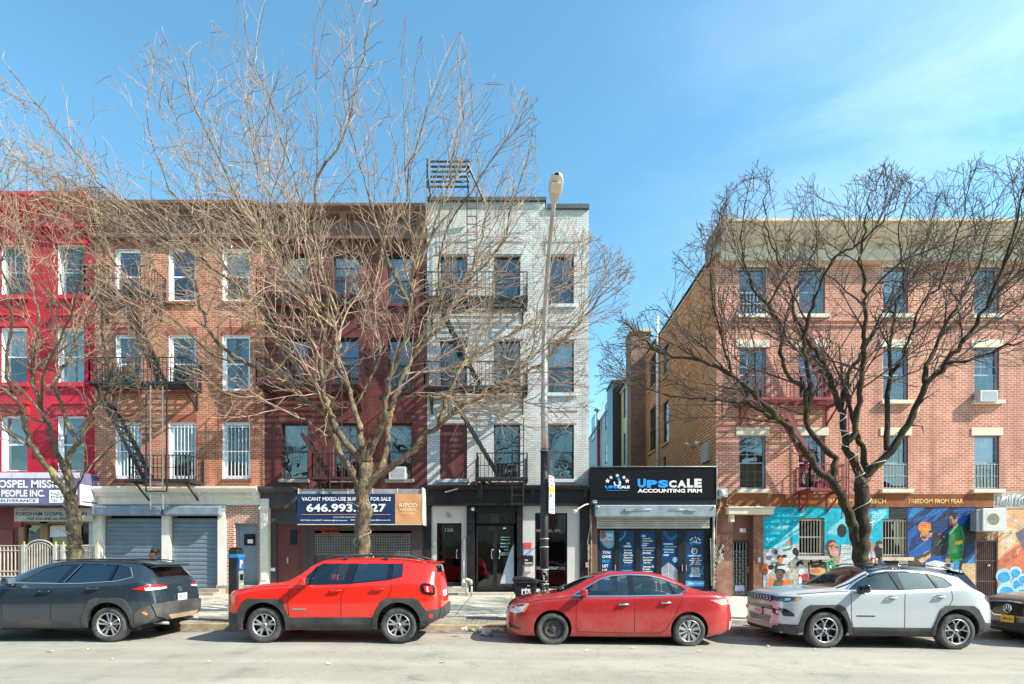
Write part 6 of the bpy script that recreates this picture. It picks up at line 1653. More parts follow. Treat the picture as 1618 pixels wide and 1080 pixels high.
def stroke(mb, sf, pts, w, ax, off=.002, mi=0, step=.04):
    d = []; mb.marks.append(len(mb.f))
    for a, b in zip(pts[:-1], pts[1:]):
        L_ = math.hypot(b[0]-a[0], b[1]-a[1]); k = max(1, int(L_/step))
        for j in range(k): d.append((a[0]+(b[0]-a[0])*j/k, a[1]+(b[1]-a[1])*j/k))
    d.append(pts[-1]); vs = []
    for i, p in enumerate(d):
        a = d[max(i-1, 0)]; b = d[min(i+1, len(d)-1)]; q = math.hypot(b[0]-a[0], b[1]-a[1]) or 1; nx, ny = -(b[1]-a[1])/q*w/2, (b[0]-a[0])/q*w/2
        for s_ in (1, -1):
            h, nn = sf.hit(p[0]+nx*s_, p[1]+ny*s_, ax); vs.append(h+nn*off)
    fs = [(2*i, 2*i+1, 2*i+3, 2*i+2) for i in range(len(d)-1)]
    view = {'L': Vector((0, -1, 0)), 'R': Vector((0, 1, 0)), 'F': Vector((-1, 0, 0)), 'B': Vector((1, 0, 0)), 'T': Vector((0, 0, 1))}[ax]
    f2 = []
    for f in fs:
        nn = (vs[f[1]]-vs[f[0]]).cross(vs[f[2]]-vs[f[0]]); f2.append(f if nn.dot(view) >= 0 else f[::-1])
    mb.add(vs, f2, mi, True)
M_TYRE = mat('tyre_rubber', (.035, .035, .036), .85, var=.35, scale=9, dirt=(.16, .15, .13), ds=3, dt=.55)
M_PLAST = mat('grey_cladding', (.032, .034, .036), .6, var=.2, scale=5, dirt=(.1, .095, .085), ds=2, dt=.62)
M_SEAM = mat('panel_gap', (.01, .01, .012), .7)
M_CHR = mat('chrome', (.75, .75, .77), .12, metal=1)
M_ALLOY = mat('alloy', (.5, .5, .52), .35, metal=.7, var=.15, scale=20)
M_DALLOY = mat('dark_alloy', (.03, .03, .032), .4, metal=.4)
M_CGL = glass('car_glass', (.76, .83, .8), base=.07)
M_CGLD = glass('privacy_glass', (.07, .08, .09), base=.14)
M_GLB = mat('gloss_black', (.008, .008, .01), .12, coat=.5)
M_SEATG = mat('grey_seat', (.16, .15, .145), .85)
M_SEATB = mat('beige_seat', (.34, .3, .26), .8)
M_REDL = mat('red_lens', (.5, .012, .015), .12, coat=1, var=.2, scale=30)
M_CLRL = mat('clear_lens', (.6, .62, .65), .1, coat=1, var=.3, scale=18)
M_AMBL = mat('amber_lens', (.85, .25, .02), .15, coat=1)
M_PLATE = mat('plate_white', (.6, .6, .6), .5)
def wheel(t, cx, cy, r, rr, style, side, w=.22):
    """cy = outer face plane; side -1 towards the camera; wheel centre height r"""
    s = side; yo = cy; yi = cy-s*w
    def Y(d): return yo-s*d
    b = MB()
    # brake disc and dark barrel
    b.lathe((cx, 0, r), [(rr*.97, Y(.02)), (rr*.95, Y(.17)), (0, Y(.17))], 'y', 24, 0); b.lathe((cx, 0, r), [(0, Y(.09)), (rr*.55, Y(.09)), (rr*.55, Y(.11))], 'y', 20, 1)
    wo = b.build('wheel', [M_DALLOY, M_ALU], t, recalc=True)
    ty = MB(); prof = [(rr*.985, Y(.03)), (rr*1.02, Y(.012)), (rr*1.08, Y(.002)), (r*.9, Y(0)), (r*.965, Y(.012)), (r*.995, Y(.035)), (r, Y(.06)), (r, Y(w-.06)), (r*.995, Y(w-.035)), (r*.93, Y(w)), (rr, Y(w)), (rr, Y(w-.03))]
    ty.lathe((cx, 0, r), prof, 'y', 40, 0)
    ty.build('tyre', M_TYRE, wo, recalc=True)
    rm = MB(); mats = [M_ALLOY, M_DALLOY, M_CHR]
    def spoke(a, pts, d0=.03, th=.03, mi=0):
        """pts: outline in (radial, tangential)"""
        ca, sa = math.cos(a), math.sin(a)
        vs = []
        for dd in (0, th):
            for (q, tt) in pts:
                dep_ = d0+.02*(1-q/rr)+dd
                vs.append((cx+q*ca-tt*sa, Y(dep_), r+q*sa+tt*ca))
        n = len(pts); fs = [tuple(range(n)), tuple(range(2*n-1, n-1, -1))]+[(i, i+n, (i+1) % n+n, (i+1) % n) for i in range(n)]
        rm.add(vs, fs, mi)
    if style == 'steel':
        mats = [mat('steel_wheel', (.03, .03, .032), .55, var=.3, scale=12, dirt=(.15, .11, .08), ds=4, dt=.6), M_SEAM, M_ALU]
        rm.lathe((cx, 0, r), [(rr, Y(.01)), (rr*.96, Y(.03)), (rr*.9, Y(.05)), (rr*.86, Y(.055)), (rr*.8, Y(.035)), (rr*.6, Y(.03)), (rr*.5, Y(.06)), (rr*.3, Y(.06)), (rr*.28, Y(.035)), (rr*.2, Y(.03)), (0, Y(.03))], 'y', 32, 0)
        for k in range(16): a = k*math.pi/8; rm.disc((cx+rr*.7*math.cos(a), Y(.029), r+rr*.7*math.sin(a)), rr*.06, 'y', 8, 1)
        for k in range(5): a = k*2*math.pi/5+.3; rm.disc((cx+rr*.38*math.cos(a), Y(.055), r+rr*.38*math.sin(a)), rr*.05, 'y', 8, 2)
    else:
        rm.lathe((cx, 0, r), [(rr*.99, Y(.02)), (rr*1.0, Y(.006)), (rr*.96, Y(.004)), (rr*.925, Y(.02)), (rr*.92, Y(.05))], 'y', 36, 0)
        rm.lathe((cx, 0, r), [(0, Y(.022)), (rr*.13, Y(.022)), (rr*.17, Y(.03)), (rr*.19, Y(.06))], 'y', 20, 0); rm.disc((cx, Y(.0205), r), rr*.09, 'y', 14, 1)
        for k in range(5): a = k*2*math.pi/5+.31; rm.disc((cx+rr*.26*math.cos(a), Y(.03), r+rr*.26*math.sin(a)), rr*.035, 'y', 7, 1)
        if style == 'y5':        # five forked spokes
            for k in range(5):
                a = math.pi/2+k*2*math.pi/5
                spoke(a, [(rr*.12, -rr*.12), (rr*.5, -rr*.11), (rr*.5, rr*.11), (rr*.12, rr*.12)])
                for s2 in (-1, 1): spoke(a+s2*.13, [(rr*.4, -rr*.09), (rr*.95, -rr*.07+s2*rr*.1), (rr*.95, rr*.07+s2*rr*.1), (rr*.4, rr*.09)])
        elif style == 'star':    # diamond-cut Y spokes over black
            for k in range(5):
                a = math.pi/2+k*2*math.pi/5
                spoke(a, [(rr*.15, -rr*.07), (rr*.55, -rr*.06), (rr*.55, rr*.06), (rr*.15, rr*.07)])
                for s2 in (-1, 1): spoke(a, [(rr*.46, s2*rr*.0-rr*.05), (rr*.94, s2*rr*.30-rr*.05), (rr*.94, s2*rr*.30+rr*.06), (rr*.5, s2*rr*.0+rr*.06)])
                spoke(a+math.pi/5, [(rr*.16, -rr*.06), (rr*.5, -rr*.035), (rr*.5, rr*.035), (rr*.16, rr*.06)], .05, .02, 1)
        elif style == 'pair10':
            for k in range(5):
                for s2 in (-1, 1): spoke(math.pi/2+k*2*math.pi/5+s2*.22, [(rr*.15, -rr*.045), (rr*.95, -rr*.075), (rr*.95, rr*.075), (rr*.15, rr*.045)])
        elif style == 'cap10':
            rm.lathe((cx, 0, r), [(rr*.95, Y(.04)), (0, Y(.05))], 'y', 30, 1)
            for k in range(10): spoke(math.pi/2+k*2*math.pi/10, [(rr*.14, -rr*.05), (rr*.6, -rr*.14), (rr*.94, -rr*.17), (rr*.94, rr*.17), (rr*.6, rr*.14), (rr*.14, rr*.05)] if k % 2 == 0 else [(rr*.14, -rr*.05), (rr*.94, -rr*.1), (rr*.94, rr*.1), (rr*.14, rr*.05)], .02, .015)
    rm.build('rim', mats, wo)
    return wo
def make_car(sp):
    """builds a car pointing to -x; local x runs from the nose to the tail, -y is the camera side"""
    L_ = sp['L']
    us = sorted(set([0, .012, .03, .06, .1, .15, .22]+[.3+.08*k for k in range(int((L_-.6)/.08)+1)]+[L_-.22, L_-.15, L_-.1, L_-.06, L_-.03, L_-.012, L_]))
    vs, fs = loft(sp, us)
    sf = Surf(vs, fs)
    body_o = tmp_obj(vs, fs, 'body')
    # cabin hollow
    c0, c1 = sp['cabin']
    ci = [c0+(c1-c0)*k/30 for k in range(31)]
    v2, f2 = loft(sp, ci, .05, .5, .045)
    v2 = [(x, y, z) for x, y, z in v2]
    boolean(body_o, tmp_obj(v2, f2))
    # side window openings (through both sides), windscreen and rear screen openings
    m = MB(); m.prism(sp['dlo'], -1.3, 1.3)
    boolean(body_o, tmp_obj(m.v, m.f, smooth=False))
    m = MB(); m.prism(sp['wind'], .75, 2.2, 0, 'z')
    boolean(body_o, tmp_obj(m.v, m.f, smooth=False))
    if sp.get('rear'):
        m = MB(); m.prism(sp['rear'], sp.get('rearz', .9), 2.2, 0, 'z'); boolean(body_o, tmp_obj(m.v, m.f, smooth=False))
    # wheel arches
    m = MB(); hwm = max(k[1] for k in sp['hw'])
    for cx in sp['wheels']:
        for s in (-1, 1):
            ra = sp['arch']; n = 32; vs_ = []
            for yy in (s*(hwm+.2), s*(hwm-.42)):
                vs_ += [(cx+ra*math.cos(2*math.pi*k/n), yy, sp['r']+sp.get('archz', 0)+ra*math.sin(2*math.pi*k/n)) for k in range(n)]
            m.add(vs_, [tuple(range(n)), tuple(range(2*n-1, n-1, -1))]+[(i, i+n, (i+1) % n+n, (i+1) % n) for i in range(n)])
    boolean(body_o, tmp_obj(m.v, m.f, smooth=False))
    me = body_o.data
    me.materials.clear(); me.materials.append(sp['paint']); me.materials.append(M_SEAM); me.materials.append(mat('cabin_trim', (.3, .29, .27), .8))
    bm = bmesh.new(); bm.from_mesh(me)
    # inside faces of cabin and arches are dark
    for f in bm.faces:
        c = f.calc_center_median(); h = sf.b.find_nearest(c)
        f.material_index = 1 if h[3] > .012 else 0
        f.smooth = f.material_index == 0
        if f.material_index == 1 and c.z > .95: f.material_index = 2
    for e in bm.edges:
        if len(e.link_faces) == 2 and (e.calc_face_angle(0) > .6): e.smooth = False
    bm.to_mesh(me); bm.free()
    X0, Y0, Z0 = sp['at']
    t = thing(sp['name'], (X0, Y0, Z0), sp['label'], 'car', 'cars parked along the kerb')
    body_o.name = 'body'; me.name = 'body'; body_o.parent = t
    t.rotation_euler = (0, sp.get('pitch', 0), sp.get('yaw', 0))
    # helper: parts are authored in local coordinates
    def part(name, mb, mats, parent=t, recalc=False):
        off = world_loc(t)
        mb.v = [(v[0]+off.x, v[1]+off.y, v[2]+off.z) for v in mb.v]
        if 'cladding' in name or name in ('window_pillar', 'door_gap'):
            import bisect
            ps = mb.pieces(lambda i, c: bisect.bisect(mb.marks, i))
        elif name in ('tail_light', 'headlight', 'side_marker', 'reflector', 'fog_light', 'roof_rail', 'exhaust', 'scuffed_bumper_corner', 'wiper'): ps = mb.pieces(lambda i, c: c[1] > off.y)
        elif name == 'grille_ring': ps = mb.pieces(lambda i, c: round((c[1]-off.y)/.135))
        else: ps = [mb]
        for q in ps[1:]: q.build(name, mats, parent, recalc=recalc)
        mb = ps[0]
        return mb.build(name, mats, parent, recalc=recalc)
    sp['part'] = part; sp['sf'] = sf; sp['t'] = t
    # glass
    for ax, gm in (('L', sp['glass']), ('R', sp['glass'])):
        for k, g in enumerate(sp['panes']):
            m = MB(); patch(m, sf, g[0], ax, -.012, 0, .09, 0); part('side_window', m, g[1])
    m = MB(); patch(m, sf, sp['wind'], 'T', -.008, 0, .1, 0); part('windscreen', m, sp.get('wglass', M_CGL))
    if sp.get('rear'):
        m = MB(); patch(m, sf, sp['rear'], 'T', -.008, 0, .07, 0); part('rear_window', m, sp.get('rglass', M_CGLD))
    # pillars and window trim
    for ax in 'LR':
        m = MB()
        for p in sp['pillars']: patch(m, sf, p, ax, .001, 0, .08, .02)
        part('window_pillar', m, M_GLB)
        if sp.get('trim'):
            m = MB(); stroke(m, sf, sp['trim'], sp.get('trimw', .022), ax, .006, 0, .03); part('window_trim', m, sp['trimm'])
        m = MB()
        for s_ in sp['seams']: stroke(m, sf, s_, .011, ax, .0022)
        part('door_gap', m, M_SEAM)
    # seats, dash
    m = MB(); fl = .5; hwc = hwm-.16
    m.box(c0+.05, c1-.05, -hwc, hwc, fl+.005, fl+.03); part('cabin_floor', m, M_SEAM)
    m = MB(); cu = sp['cowl']; m.prism([(cu+.12, fl+.05), (cu+.12, .9), (cu+.2, .97), (cu+.45, .96), (cu+.55, .8), (cu+.5, fl+.05)], -hwc, hwc); part('dashboard', m, sp.get('dash', M_SEATG))
    ss = sp['seats']
    for i, sx_0 in enumerate(ss):
        for y in ((-.36, .36) if i == 0 else (-.38, 0, .38)):
            w_ = .25 if i == 0 else .2
            m = MB(); m.prism([(sx_0, fl+.05), (sx_0-.03, fl+.22), (sx_0+.45, fl+.2), (sx_0+.62, sp['seat_top']-.2), (sx_0+.7, sp['seat_top']-.2), (sx_0+.6, fl+.05)], y-w_, y+w_)
            m.prism([(sx_0+.63, sp['seat_top']-.18), (sx_0+.6, sp['seat_top']-.02), (sx_0+.64, sp['seat_top']), (sx_0+.7, sp['seat_top']-.03), (sx_0+.7, sp['seat_top']-.18)], y-.12, y+.12)
            o = part('seat', m, sp.get('seatm', M_SEATG)); md = o.modifiers.new('b', 'BEVEL'); md.width = .035; md.segments = 2
    m = MB(); m.tube([(cu+.62+.05*math.sin(a), -.36+.18*math.cos(a), .88+.18*math.sin(a)) for a in [k*.4 for k in range(17)]], .014, 5); part('steering_wheel', m, M_GLB)
    # wheels, both sides
    for i, cx in enumerate(sp['wheels']):
        for s in (-1, 1):
            cyw = s*(interp(sp['hw'], cx)-.012)
            off = world_loc(t)
            wo = wheel(None, cx, cyw, sp['r'], sp['rim'], sp['style'][i], s)
            wo.parent = t
    # under body
    m = MB(); m.box(.35, L_-.35, -hwm+.12, hwm-.12, sp['ubot'], sp['ubot']+.12); part('underbody', m, M_SEAM)
    return t, sf, part
def arch_poly(cx, cz, ri, pts):
    """cladding band: outer outline pts (left to right over the arch), inner edge the wheel opening"""
    inner_ = [(cx+ri*math.cos(a), cz+ri*math.sin(a)) for a in [math.radians(x) for x in range(-8, 189, 14)]]
    return [p for p in pts]+[p for p in inner_]
def mirror(part, x, y, z, m1, m2, w=.2, h=.14):
    for s in (-1, 1):
        m = MB(); yy = s*y
        m.prism([(x, z), (x+.03, z+h*.8), (x+.08, z+h), (x+.15, z+h*.95), (x+.17, z+.02), (x+.12, z-.02)], min(yy, yy+s*w), max(yy, yy+s*w), 0)
        m.box(x+.04, x+.13, min(yy-s*.06, yy+s*.1), max(yy-s*.06, yy+s*.1), z-.05, z+.01, 1)
        o = part('mirror', m, [m1, m2]); md = o.modifiers.new('b', 'BEVEL'); md.width = .025; md.segments = 3
        for p in o.data.polygons: p.use_smooth = True
        g = MB(); g.quad((x+.172, min(yy+s*.02, yy+s*(w-.02)), z+.01), (x+.172, max(yy+s*.02, yy+s*(w-.02)), z+.01), (x+.158, max(yy+s*.02, yy+s*(w-.02)), z+h*.88), (x+.158, min(yy+s*.02, yy+s*(w-.02)), z+h*.88))
        part('mirror_glass', g, M_CHR)
def handle(part, sf, x, z, m, L2=.2, m2=None):
    for ax, s in (('L', -1), ('R', 1)):
        h, n = sf.hit(x, z, ax); b = MB(); b.tube([(x-L2/2, h.y, z), (x-L2/2+.02, h.y+s*.035, z), (x+L2/2-.02, h.y+s*.035, z), (x+L2/2, h.y, z)], [.012, .018, .018, .012], 6)
        part('door_handle', b, m)
        r = MB(); patch(r, sf, [(x+.09*math.cos(a), z+.035*math.sin(a)) for a in [k*.52 for k in range(12)]], ax, .0015, 0, .04, 0); part('handle_recess', r, m2 or M_SEAM)

# ---------------------------------------------------------------- red boxy SUV
M_RRED = paint('bright_red_paint', (.7, .016, .006), dust=.02, coat=1)
dR = 10.25
sp = dict(name='parked_car', L=4.22, at=(fx(416, dR)-.80, dR+.9, gz(-4)), label='bright red boxy SUV with black roof rails parked by the parking meter',
    top=[(0, .78), (.02, .9), (.06, .985), (.14, 1.02), (.3, 1.06), (.55, 1.115), (.95, 1.16), (1.14, 1.185), (1.3, 1.27), (1.76, 1.58), (1.9, 1.62), (2.2, 1.65), (2.9, 1.655), (3.5, 1.63), (3.9, 1.585), (4.02, 1.565), (4.07, 1.5), (4.13, 1.25), (4.17, 1.05), (4.2, .8), (4.22, .66)],
    belt=[(0, .7), (.06, .93), (.3, 1.0), (.9, 1.09), (1.3, 1.11), (2.0, 1.125), (3.0, 1.16), (3.6, 1.2), (3.9, 1.2), (4.1, 1.12), (4.17, .95), (4.2, .75), (4.22, .6)],
    bot=[(0, .34), (.1, .27), (.45, .24), (3.7, .26), (4.0, .36), (4.18, .45), (4.22, .48)],
    hw=[(0, .52), (.02, .66), (.06, .76), (.14, .835), (.3, .885), (.7, .9), (3.5, .9), (3.9, .875), (4.08, .82), (4.16, .74), (4.2, .66), (4.22, .5)],
    rw=[(0, .42), (.1, .62), (.5, .7), (1.1, .7), (1.3, .69), (1.76, .63), (2.3, .62), (3.6, .62), (4.0, .62), (4.12, .64), (4.22, .45)],
    cabin=(1.3, 3.95), cowl=1.15, seats=(1.75, 2.65), seat_top=1.38, wheels=(.80, 3.40), r=.345, rim=.225, arch=.425, archz=.02, style=('y5', 'y5'), ubot=.25, paint=M_RRED, glass=M_CGLD,
    dlo=[(1.43, 1.15), (1.72, 1.455), (1.86, 1.535), (3.42, 1.53), (3.445, 1.3), (3.22, 1.235), (2.4, 1.155), (1.6, 1.135)],
    wind=[(1.2, -.62), (1.76, -.56), (1.76, .56), (1.2, .62), (1.16, .3), (1.15, 0), (1.16, -.3)],
    rear=[(4.055, -.5), (4.105, -.52), (4.105, .52), (4.055, .5)],
    panes=[([(1.43, 1.15), (1.72, 1.455), (1.86, 1.535), (2.55, 1.53), (2.45, 1.16), (1.6, 1.135)], M_CGL), ([(2.55, 1.53), (3.24, 1.53), (3.24, 1.235), (2.4, 1.155)], M_CGLD), ([(3.24, 1.53), (3.42, 1.53), (3.445, 1.3), (3.24, 1.24)], M_CGLD)],
    pillars=[[(2.38, 1.535), (2.55, 1.535), (2.48, 1.155), (2.32, 1.15)], [(3.17, 1.533), (3.25, 1.533), (3.25, 1.24), (3.15, 1.225)], [(1.72, 1.46), (1.755, 1.49), (1.64, 1.14), (1.6, 1.135)]],
    seams=[[(1.3, 1.11), (1.27, .8), (1.3, .46)], [(2.47, 1.14), (2.35, 1.05), (2.3, .9), (2.3, .3)], [(3.25, 1.23), (3.27, 1.05), (3.2, .86), (2.98, .66), (2.93, .5)], [(.28, 1.0), (.7, 1.08), (1.28, 1.115)]],
    trim=[(1.45, 1.138), (1.6, 1.128), (2.4, 1.147), (3.2, 1.226), (3.45, 1.29), (3.43, 1.545)], trimm=M_GLB)
t, sf, part = make_car(sp)
cl = MB()
for ax in 'LR':
    patch(cl, sf, [(1.25, .5), (1.25, .27), (2.95, .27), (2.95, .5)], ax, .012, 0, .08)
    patch(cl, sf, arch_poly(.8, .365, .425, [(.29, .3), (.3, .62), (.42, .83), (.5, .86), (1.06, .86), (1.16, .82), (1.3, .5), (1.32, .27)][::-1][::-1])[::1], ax, .02, 0, .06)
    patch(cl, sf, arch_poly(3.4, .365, .425, [(2.88, .3), (2.92, .5), (3.08, .82), (3.16, .87), (3.68, .87), (3.78, .83), (3.95, .6), (3.96, .3)]), ax, .02, 0, .06)
    patch(cl, sf, [(3.84, .6), (4.2, .67), (4.2, .5), (4.0, .38), (3.86, .36)], ax, .018, 0, .06); patch(cl, sf, [(.02, .6), (.3, .56), (.3, .27), (.05, .28)], ax, .014, 0, .06)
part('wheel_arch_cladding', cl, M_PLAST)
m = MB(); patch(m, sf, [(-.72, .68), (.72, .68), (.72, .46), (-.72, .46)], 'B', .03, 0, .08); part('rear_bumper', m, M_PLAST)
m = MB(); patch(m, sf, [(-.66, .6), (.66, .6), (.66, .3), (-.66, .3)], 'F', .02, 0, .08); part('front_bumper', m, M_PLAST)
m = MB(); patch(m, sf, [(-.55, .96), (.55, .96), (.52, .82), (-.52, .82)], 'F', .004, 0, .08); part('grille', m, M_GLB)
m = MB()
for ax in 'LR':
    patch(m, sf, [(3.83, 1.13), (3.88, 1.16), (4.05, 1.13), (4.1, 1.05), (4.1, .94), (4.02, .92), (3.88, .96), (3.83, 1.02)], ax, .012, 0, .04); patch(m, sf, [(3.88, 1.11), (4.04, 1.1), (4.06, .97), (3.91, .99)], ax, .016, 1, .04)
    patch(m, sf, [(3.93, 1.09), (3.97, 1.09), (3.985, .985), (3.945, .985)], ax, .019, 2, .04)
part('tail_light', m, [M_GLB, M_REDL, mat('pale_lens', (.75, .35, .32), .2)])
m = MB()
for ax in 'LR': patch(m, sf, [(.09+.045*math.cos(a), .93+.075*math.sin(a)) for a in [k*.52 for k in range(12)]], ax, .008, 0, .04)
part('side_marker', m, M_AMBL)
m = MB()
for ax in 'LR': patch(m, sf, [(3.98, .56), (4.05, .56), (4.05, .48), (3.98, .48)], ax, .021, 0, .04)
part('reflector', m, M_REDL)
m = MB()
for s in (-1, 1): m.tube([(1.78, s*.6, 1.60), (1.95, s*.6, 1.665), (2.4, s*.6, 1.70), (3.2, s*.6, 1.70), (3.6, s*.6, 1.67), (3.85, s*.6, 1.6)], .02, 6)
for s in (-1, 1):
    for x in (2.3, 3.1): m.box(x-.04, x+.04, s*.6-.02, s*.6+.02, 1.62, 1.69)
part('roof_rail', m, M_PLAST)
m = MB(); m.prism([(3.9, 1.592), (4.1, 1.575), (4.115, 1.55), (4.0, 1.53)], -.58, .58); o = part('rear_spoiler', m, M_RRED)
m = MB(); m.tube([(3.75, .45, 1.6), (3.86, .45, 1.92)], .008, 4); part('aerial', m, M_GLB)
mirror(part, 1.5, .86, 1.13, M_RRED, M_GLB); handle(part, sf, 2.2, 1.02, M_RRED, .22, M_RRED); handle(part, sf, 3.02, 1.05, M_RRED, .22, M_RRED)
m = MB(); patch(m, sf, [(1.36, .67), (1.62, .67), (1.62, .64), (1.36, .64)], 'L', .006, 0, .1); part('badge', m, M_ALU)
m = MB(); patch(m, sf, [(.25, .86), (-.25, .86), (-.25, .98), (.25, .98)], 'B', .01, 0, .1); part('number_plate', m, M_PLATE)

# ---------------------------------------------------------------- red saloon
M_SRED = paint('dusty_red_paint', (.42, .01, .014), metal=.25, rough=.3, dust=.1, coat=1, dcol=(.5, .3, .25))
dS = 10.4
sp = dict(name='parked_car', L=4.56, at=(fx(873, dS)-.92, dS+.87, gz(1.5)), pitch=.0115, label='dusty red saloon with one bare black steel front wheel parked before the accounting shop',
    top=[(0, .6), (.02, .68), (.06, .74), (.14, .81), (.3, .88), (.55, .95), (.9, 1.0), (1.06, 1.03), (1.25, 1.11), (1.79, 1.37), (2.0, 1.43), (2.3, 1.465), (2.7, 1.465), (3.05, 1.43), (3.35, 1.34), (3.6, 1.22), (3.88, 1.105), (4.05, 1.08), (4.3, 1.06), (4.4, 1.03), (4.46, .93), (4.52, .75), (4.56, .55)],
    belt=[(0, .5), (.06, .66), (.3, .8), (.9, .92), (1.3, .955), (2.2, .97), (3.2, 1.01), (3.8, 1.02), (4.3, 1.0), (4.45, .88), (4.52, .7), (4.56, .5)],
    bot=[(0, .26), (.1, .2), (.5, .17), (3.9, .19), (4.3, .25), (4.5, .32), (4.56, .36)],
    hw=[(0, .3), (.015, .46), (.05, .6), (.12, .71), (.25, .8), (.45, .855), (.8, .875), (3.5, .88), (4.0, .86), (4.25, .81), (4.4, .74), (4.5, .64), (4.54, .54), (4.56, .42)],
    rw=[(0, .25), (.1, .5), (.5, .62), (1.06, .66), (1.3, .65), (1.79, .56), (2.3, .54), (3.0, .54), (3.5, .58), (3.88, .62), (4.3, .6), (4.45, .5), (4.56, .35)],
    cabin=(1.3, 3.75), cowl=1.05, seats=(1.75, 2.6), seat_top=1.24, wheels=(.92, 3.60), r=.318, rim=.215, arch=.37, archz=.015, style=('steel', 'cap10'), seatm=mat('pale_grey_seat', (.42, .4, .36), .8), ubot=.17, paint=M_SRED, glass=M_CGL,
    dlo=[(1.34, .985), (1.62, 1.14), (1.88, 1.285), (2.12, 1.36), (2.45, 1.385), (2.85, 1.375), (3.16, 1.31), (3.42, 1.2), (3.58, 1.115), (3.4, 1.03), (2.5, .998), (1.6, .985)],
    wind=[(1.1, -.6), (1.79, -.5), (1.79, .5), (1.1, .6), (1.06, .3), (1.05, 0), (1.06, -.3)],
    rear=[(3.2, -.47), (3.82, -.54), (3.86, -.3), (3.86, .3), (3.82, .54), (3.2, .47)], rearz=1.0, rglass=M_CGL,
    panes=[([(1.34, .985), (1.62, 1.14), (1.88, 1.285), (2.12, 1.36), (2.45, 1.385), (2.46, .995), (1.6, .985)], M_CGL), ([(2.46, 1.385), (2.85, 1.375), (3.16, 1.31), (3.3, 1.24), (3.3, 1.02), (2.46, .998)], M_CGL), ([(3.3, 1.245), (3.42, 1.2), (3.58, 1.115), (3.4, 1.03), (3.3, 1.02)], M_CGL)],
    pillars=[[(2.42, 1.388), (2.54, 1.388), (2.53, .995), (2.45, .993)], [(3.2, 1.295), (3.27, 1.27), (3.36, 1.035), (3.31, 1.02)], [(1.34, .985), (1.62, 1.14), (1.62, .985)]],
    seams=[[(1.38, .97), (1.375, .35), (1.42, .28), (2.5, .27)], [(2.52, .98), (2.52, .27)], [(3.42, 1.03), (3.45, .93), (3.3, .6), (3.12, .32), (3.0, .27), (2.52, .27)], [(.2, .74), (.6, .88), (1.3, .95)], [(4.1, 1.02), (4.14, .95), (4.3, .9)]],
    trim=[(1.32, .985), (1.62, 1.15), (1.88, 1.297), (2.12, 1.372), (2.45, 1.397), (2.85, 1.387), (3.16, 1.322), (3.44, 1.205), (3.61, 1.115), (3.42, 1.02), (2.5, .988), (1.6, .974), (1.32, .985)], trimm=M_CHR, trimw=.02)
t, sf, part = make_car(sp)
m = MB()
for ax, s in (('L', -1), ('R', 1)):
    patch(m, sf, [(.07, .64), (.14, .76), (.3, .81), (.46, .815), (.36, .66), (.2, .62)], ax, .006, 0, .05); patch(m, sf, [(.33, .64), (.42, .8), (.46, .815), (.37, .66)], ax, .009, 1, .04)
    patch(m, sf, [(s*.42, .66), (s*.44, .75), (s*.62, .76), (s*.62, .63)], 'F', .006, 0, .05)
part('headlight', m, [M_CLRL, M_AMBL])
m = MB()
for ax in 'LR':
    patch(m, sf, [(4.0, .93), (4.42, .95), (4.46, .82), (4.38, .8), (4.25, .82)], ax, .006, 0, .05); patch(m, sf, [(4.24, .83), (4.45, .84), (4.46, .79), (4.3, .785)], ax, .009, 1, .05)
part('tail_light', m, [mat('pale_red_lens', (.6, .3, .3), .15, coat=1, var=.4, scale=20), M_REDL])
m = MB(); patch(m, sf, [(-.4, .66), (.4, .66), (.34, .56), (-.34, .56)], 'F', .006, 0, .06); patch(m, sf, [(-.5, .36), (.5, .36), (.42, .25), (-.42, .25)], 'F', .006, 0, .06)
for ax in 'LR': patch(m, sf, [(.06, .42), (.28, .34), (.3, .3), (.08, .32)], ax, .006, 0, .05)
part('grille', m, M_GLB)
m = MB()
for ax in 'LR': patch(m, sf, [(4.42, .5), (4.53, .5), (4.53, .34), (4.44, .32)], ax, .01, 0, .05)
part('scuffed_bumper_corner', m, mat('scuffed_pink', (.62, .3, .3), .6, var=.4, scale=14))
mirror(part, 1.42, .84, 1.0, M_SRED, M_GLB, .18, .12); handle(part, sf, 2.3, .83, M_CHR, .2, M_SEAM); handle(part, sf, 3.13, .87, M_CHR, .2, M_SEAM)
m = MB(); m.box(2.6, 3.0, -.68, .68, 1.15, 1.16)
m = MB(); m.tube([(1.1, -.35, 1.06), (1.3, .1, 1.15)], .008, 4); m.tube([(1.1, .25, 1.06), (1.3, .6, 1.15)], .008, 4); part('wiper', m, M_GLB)

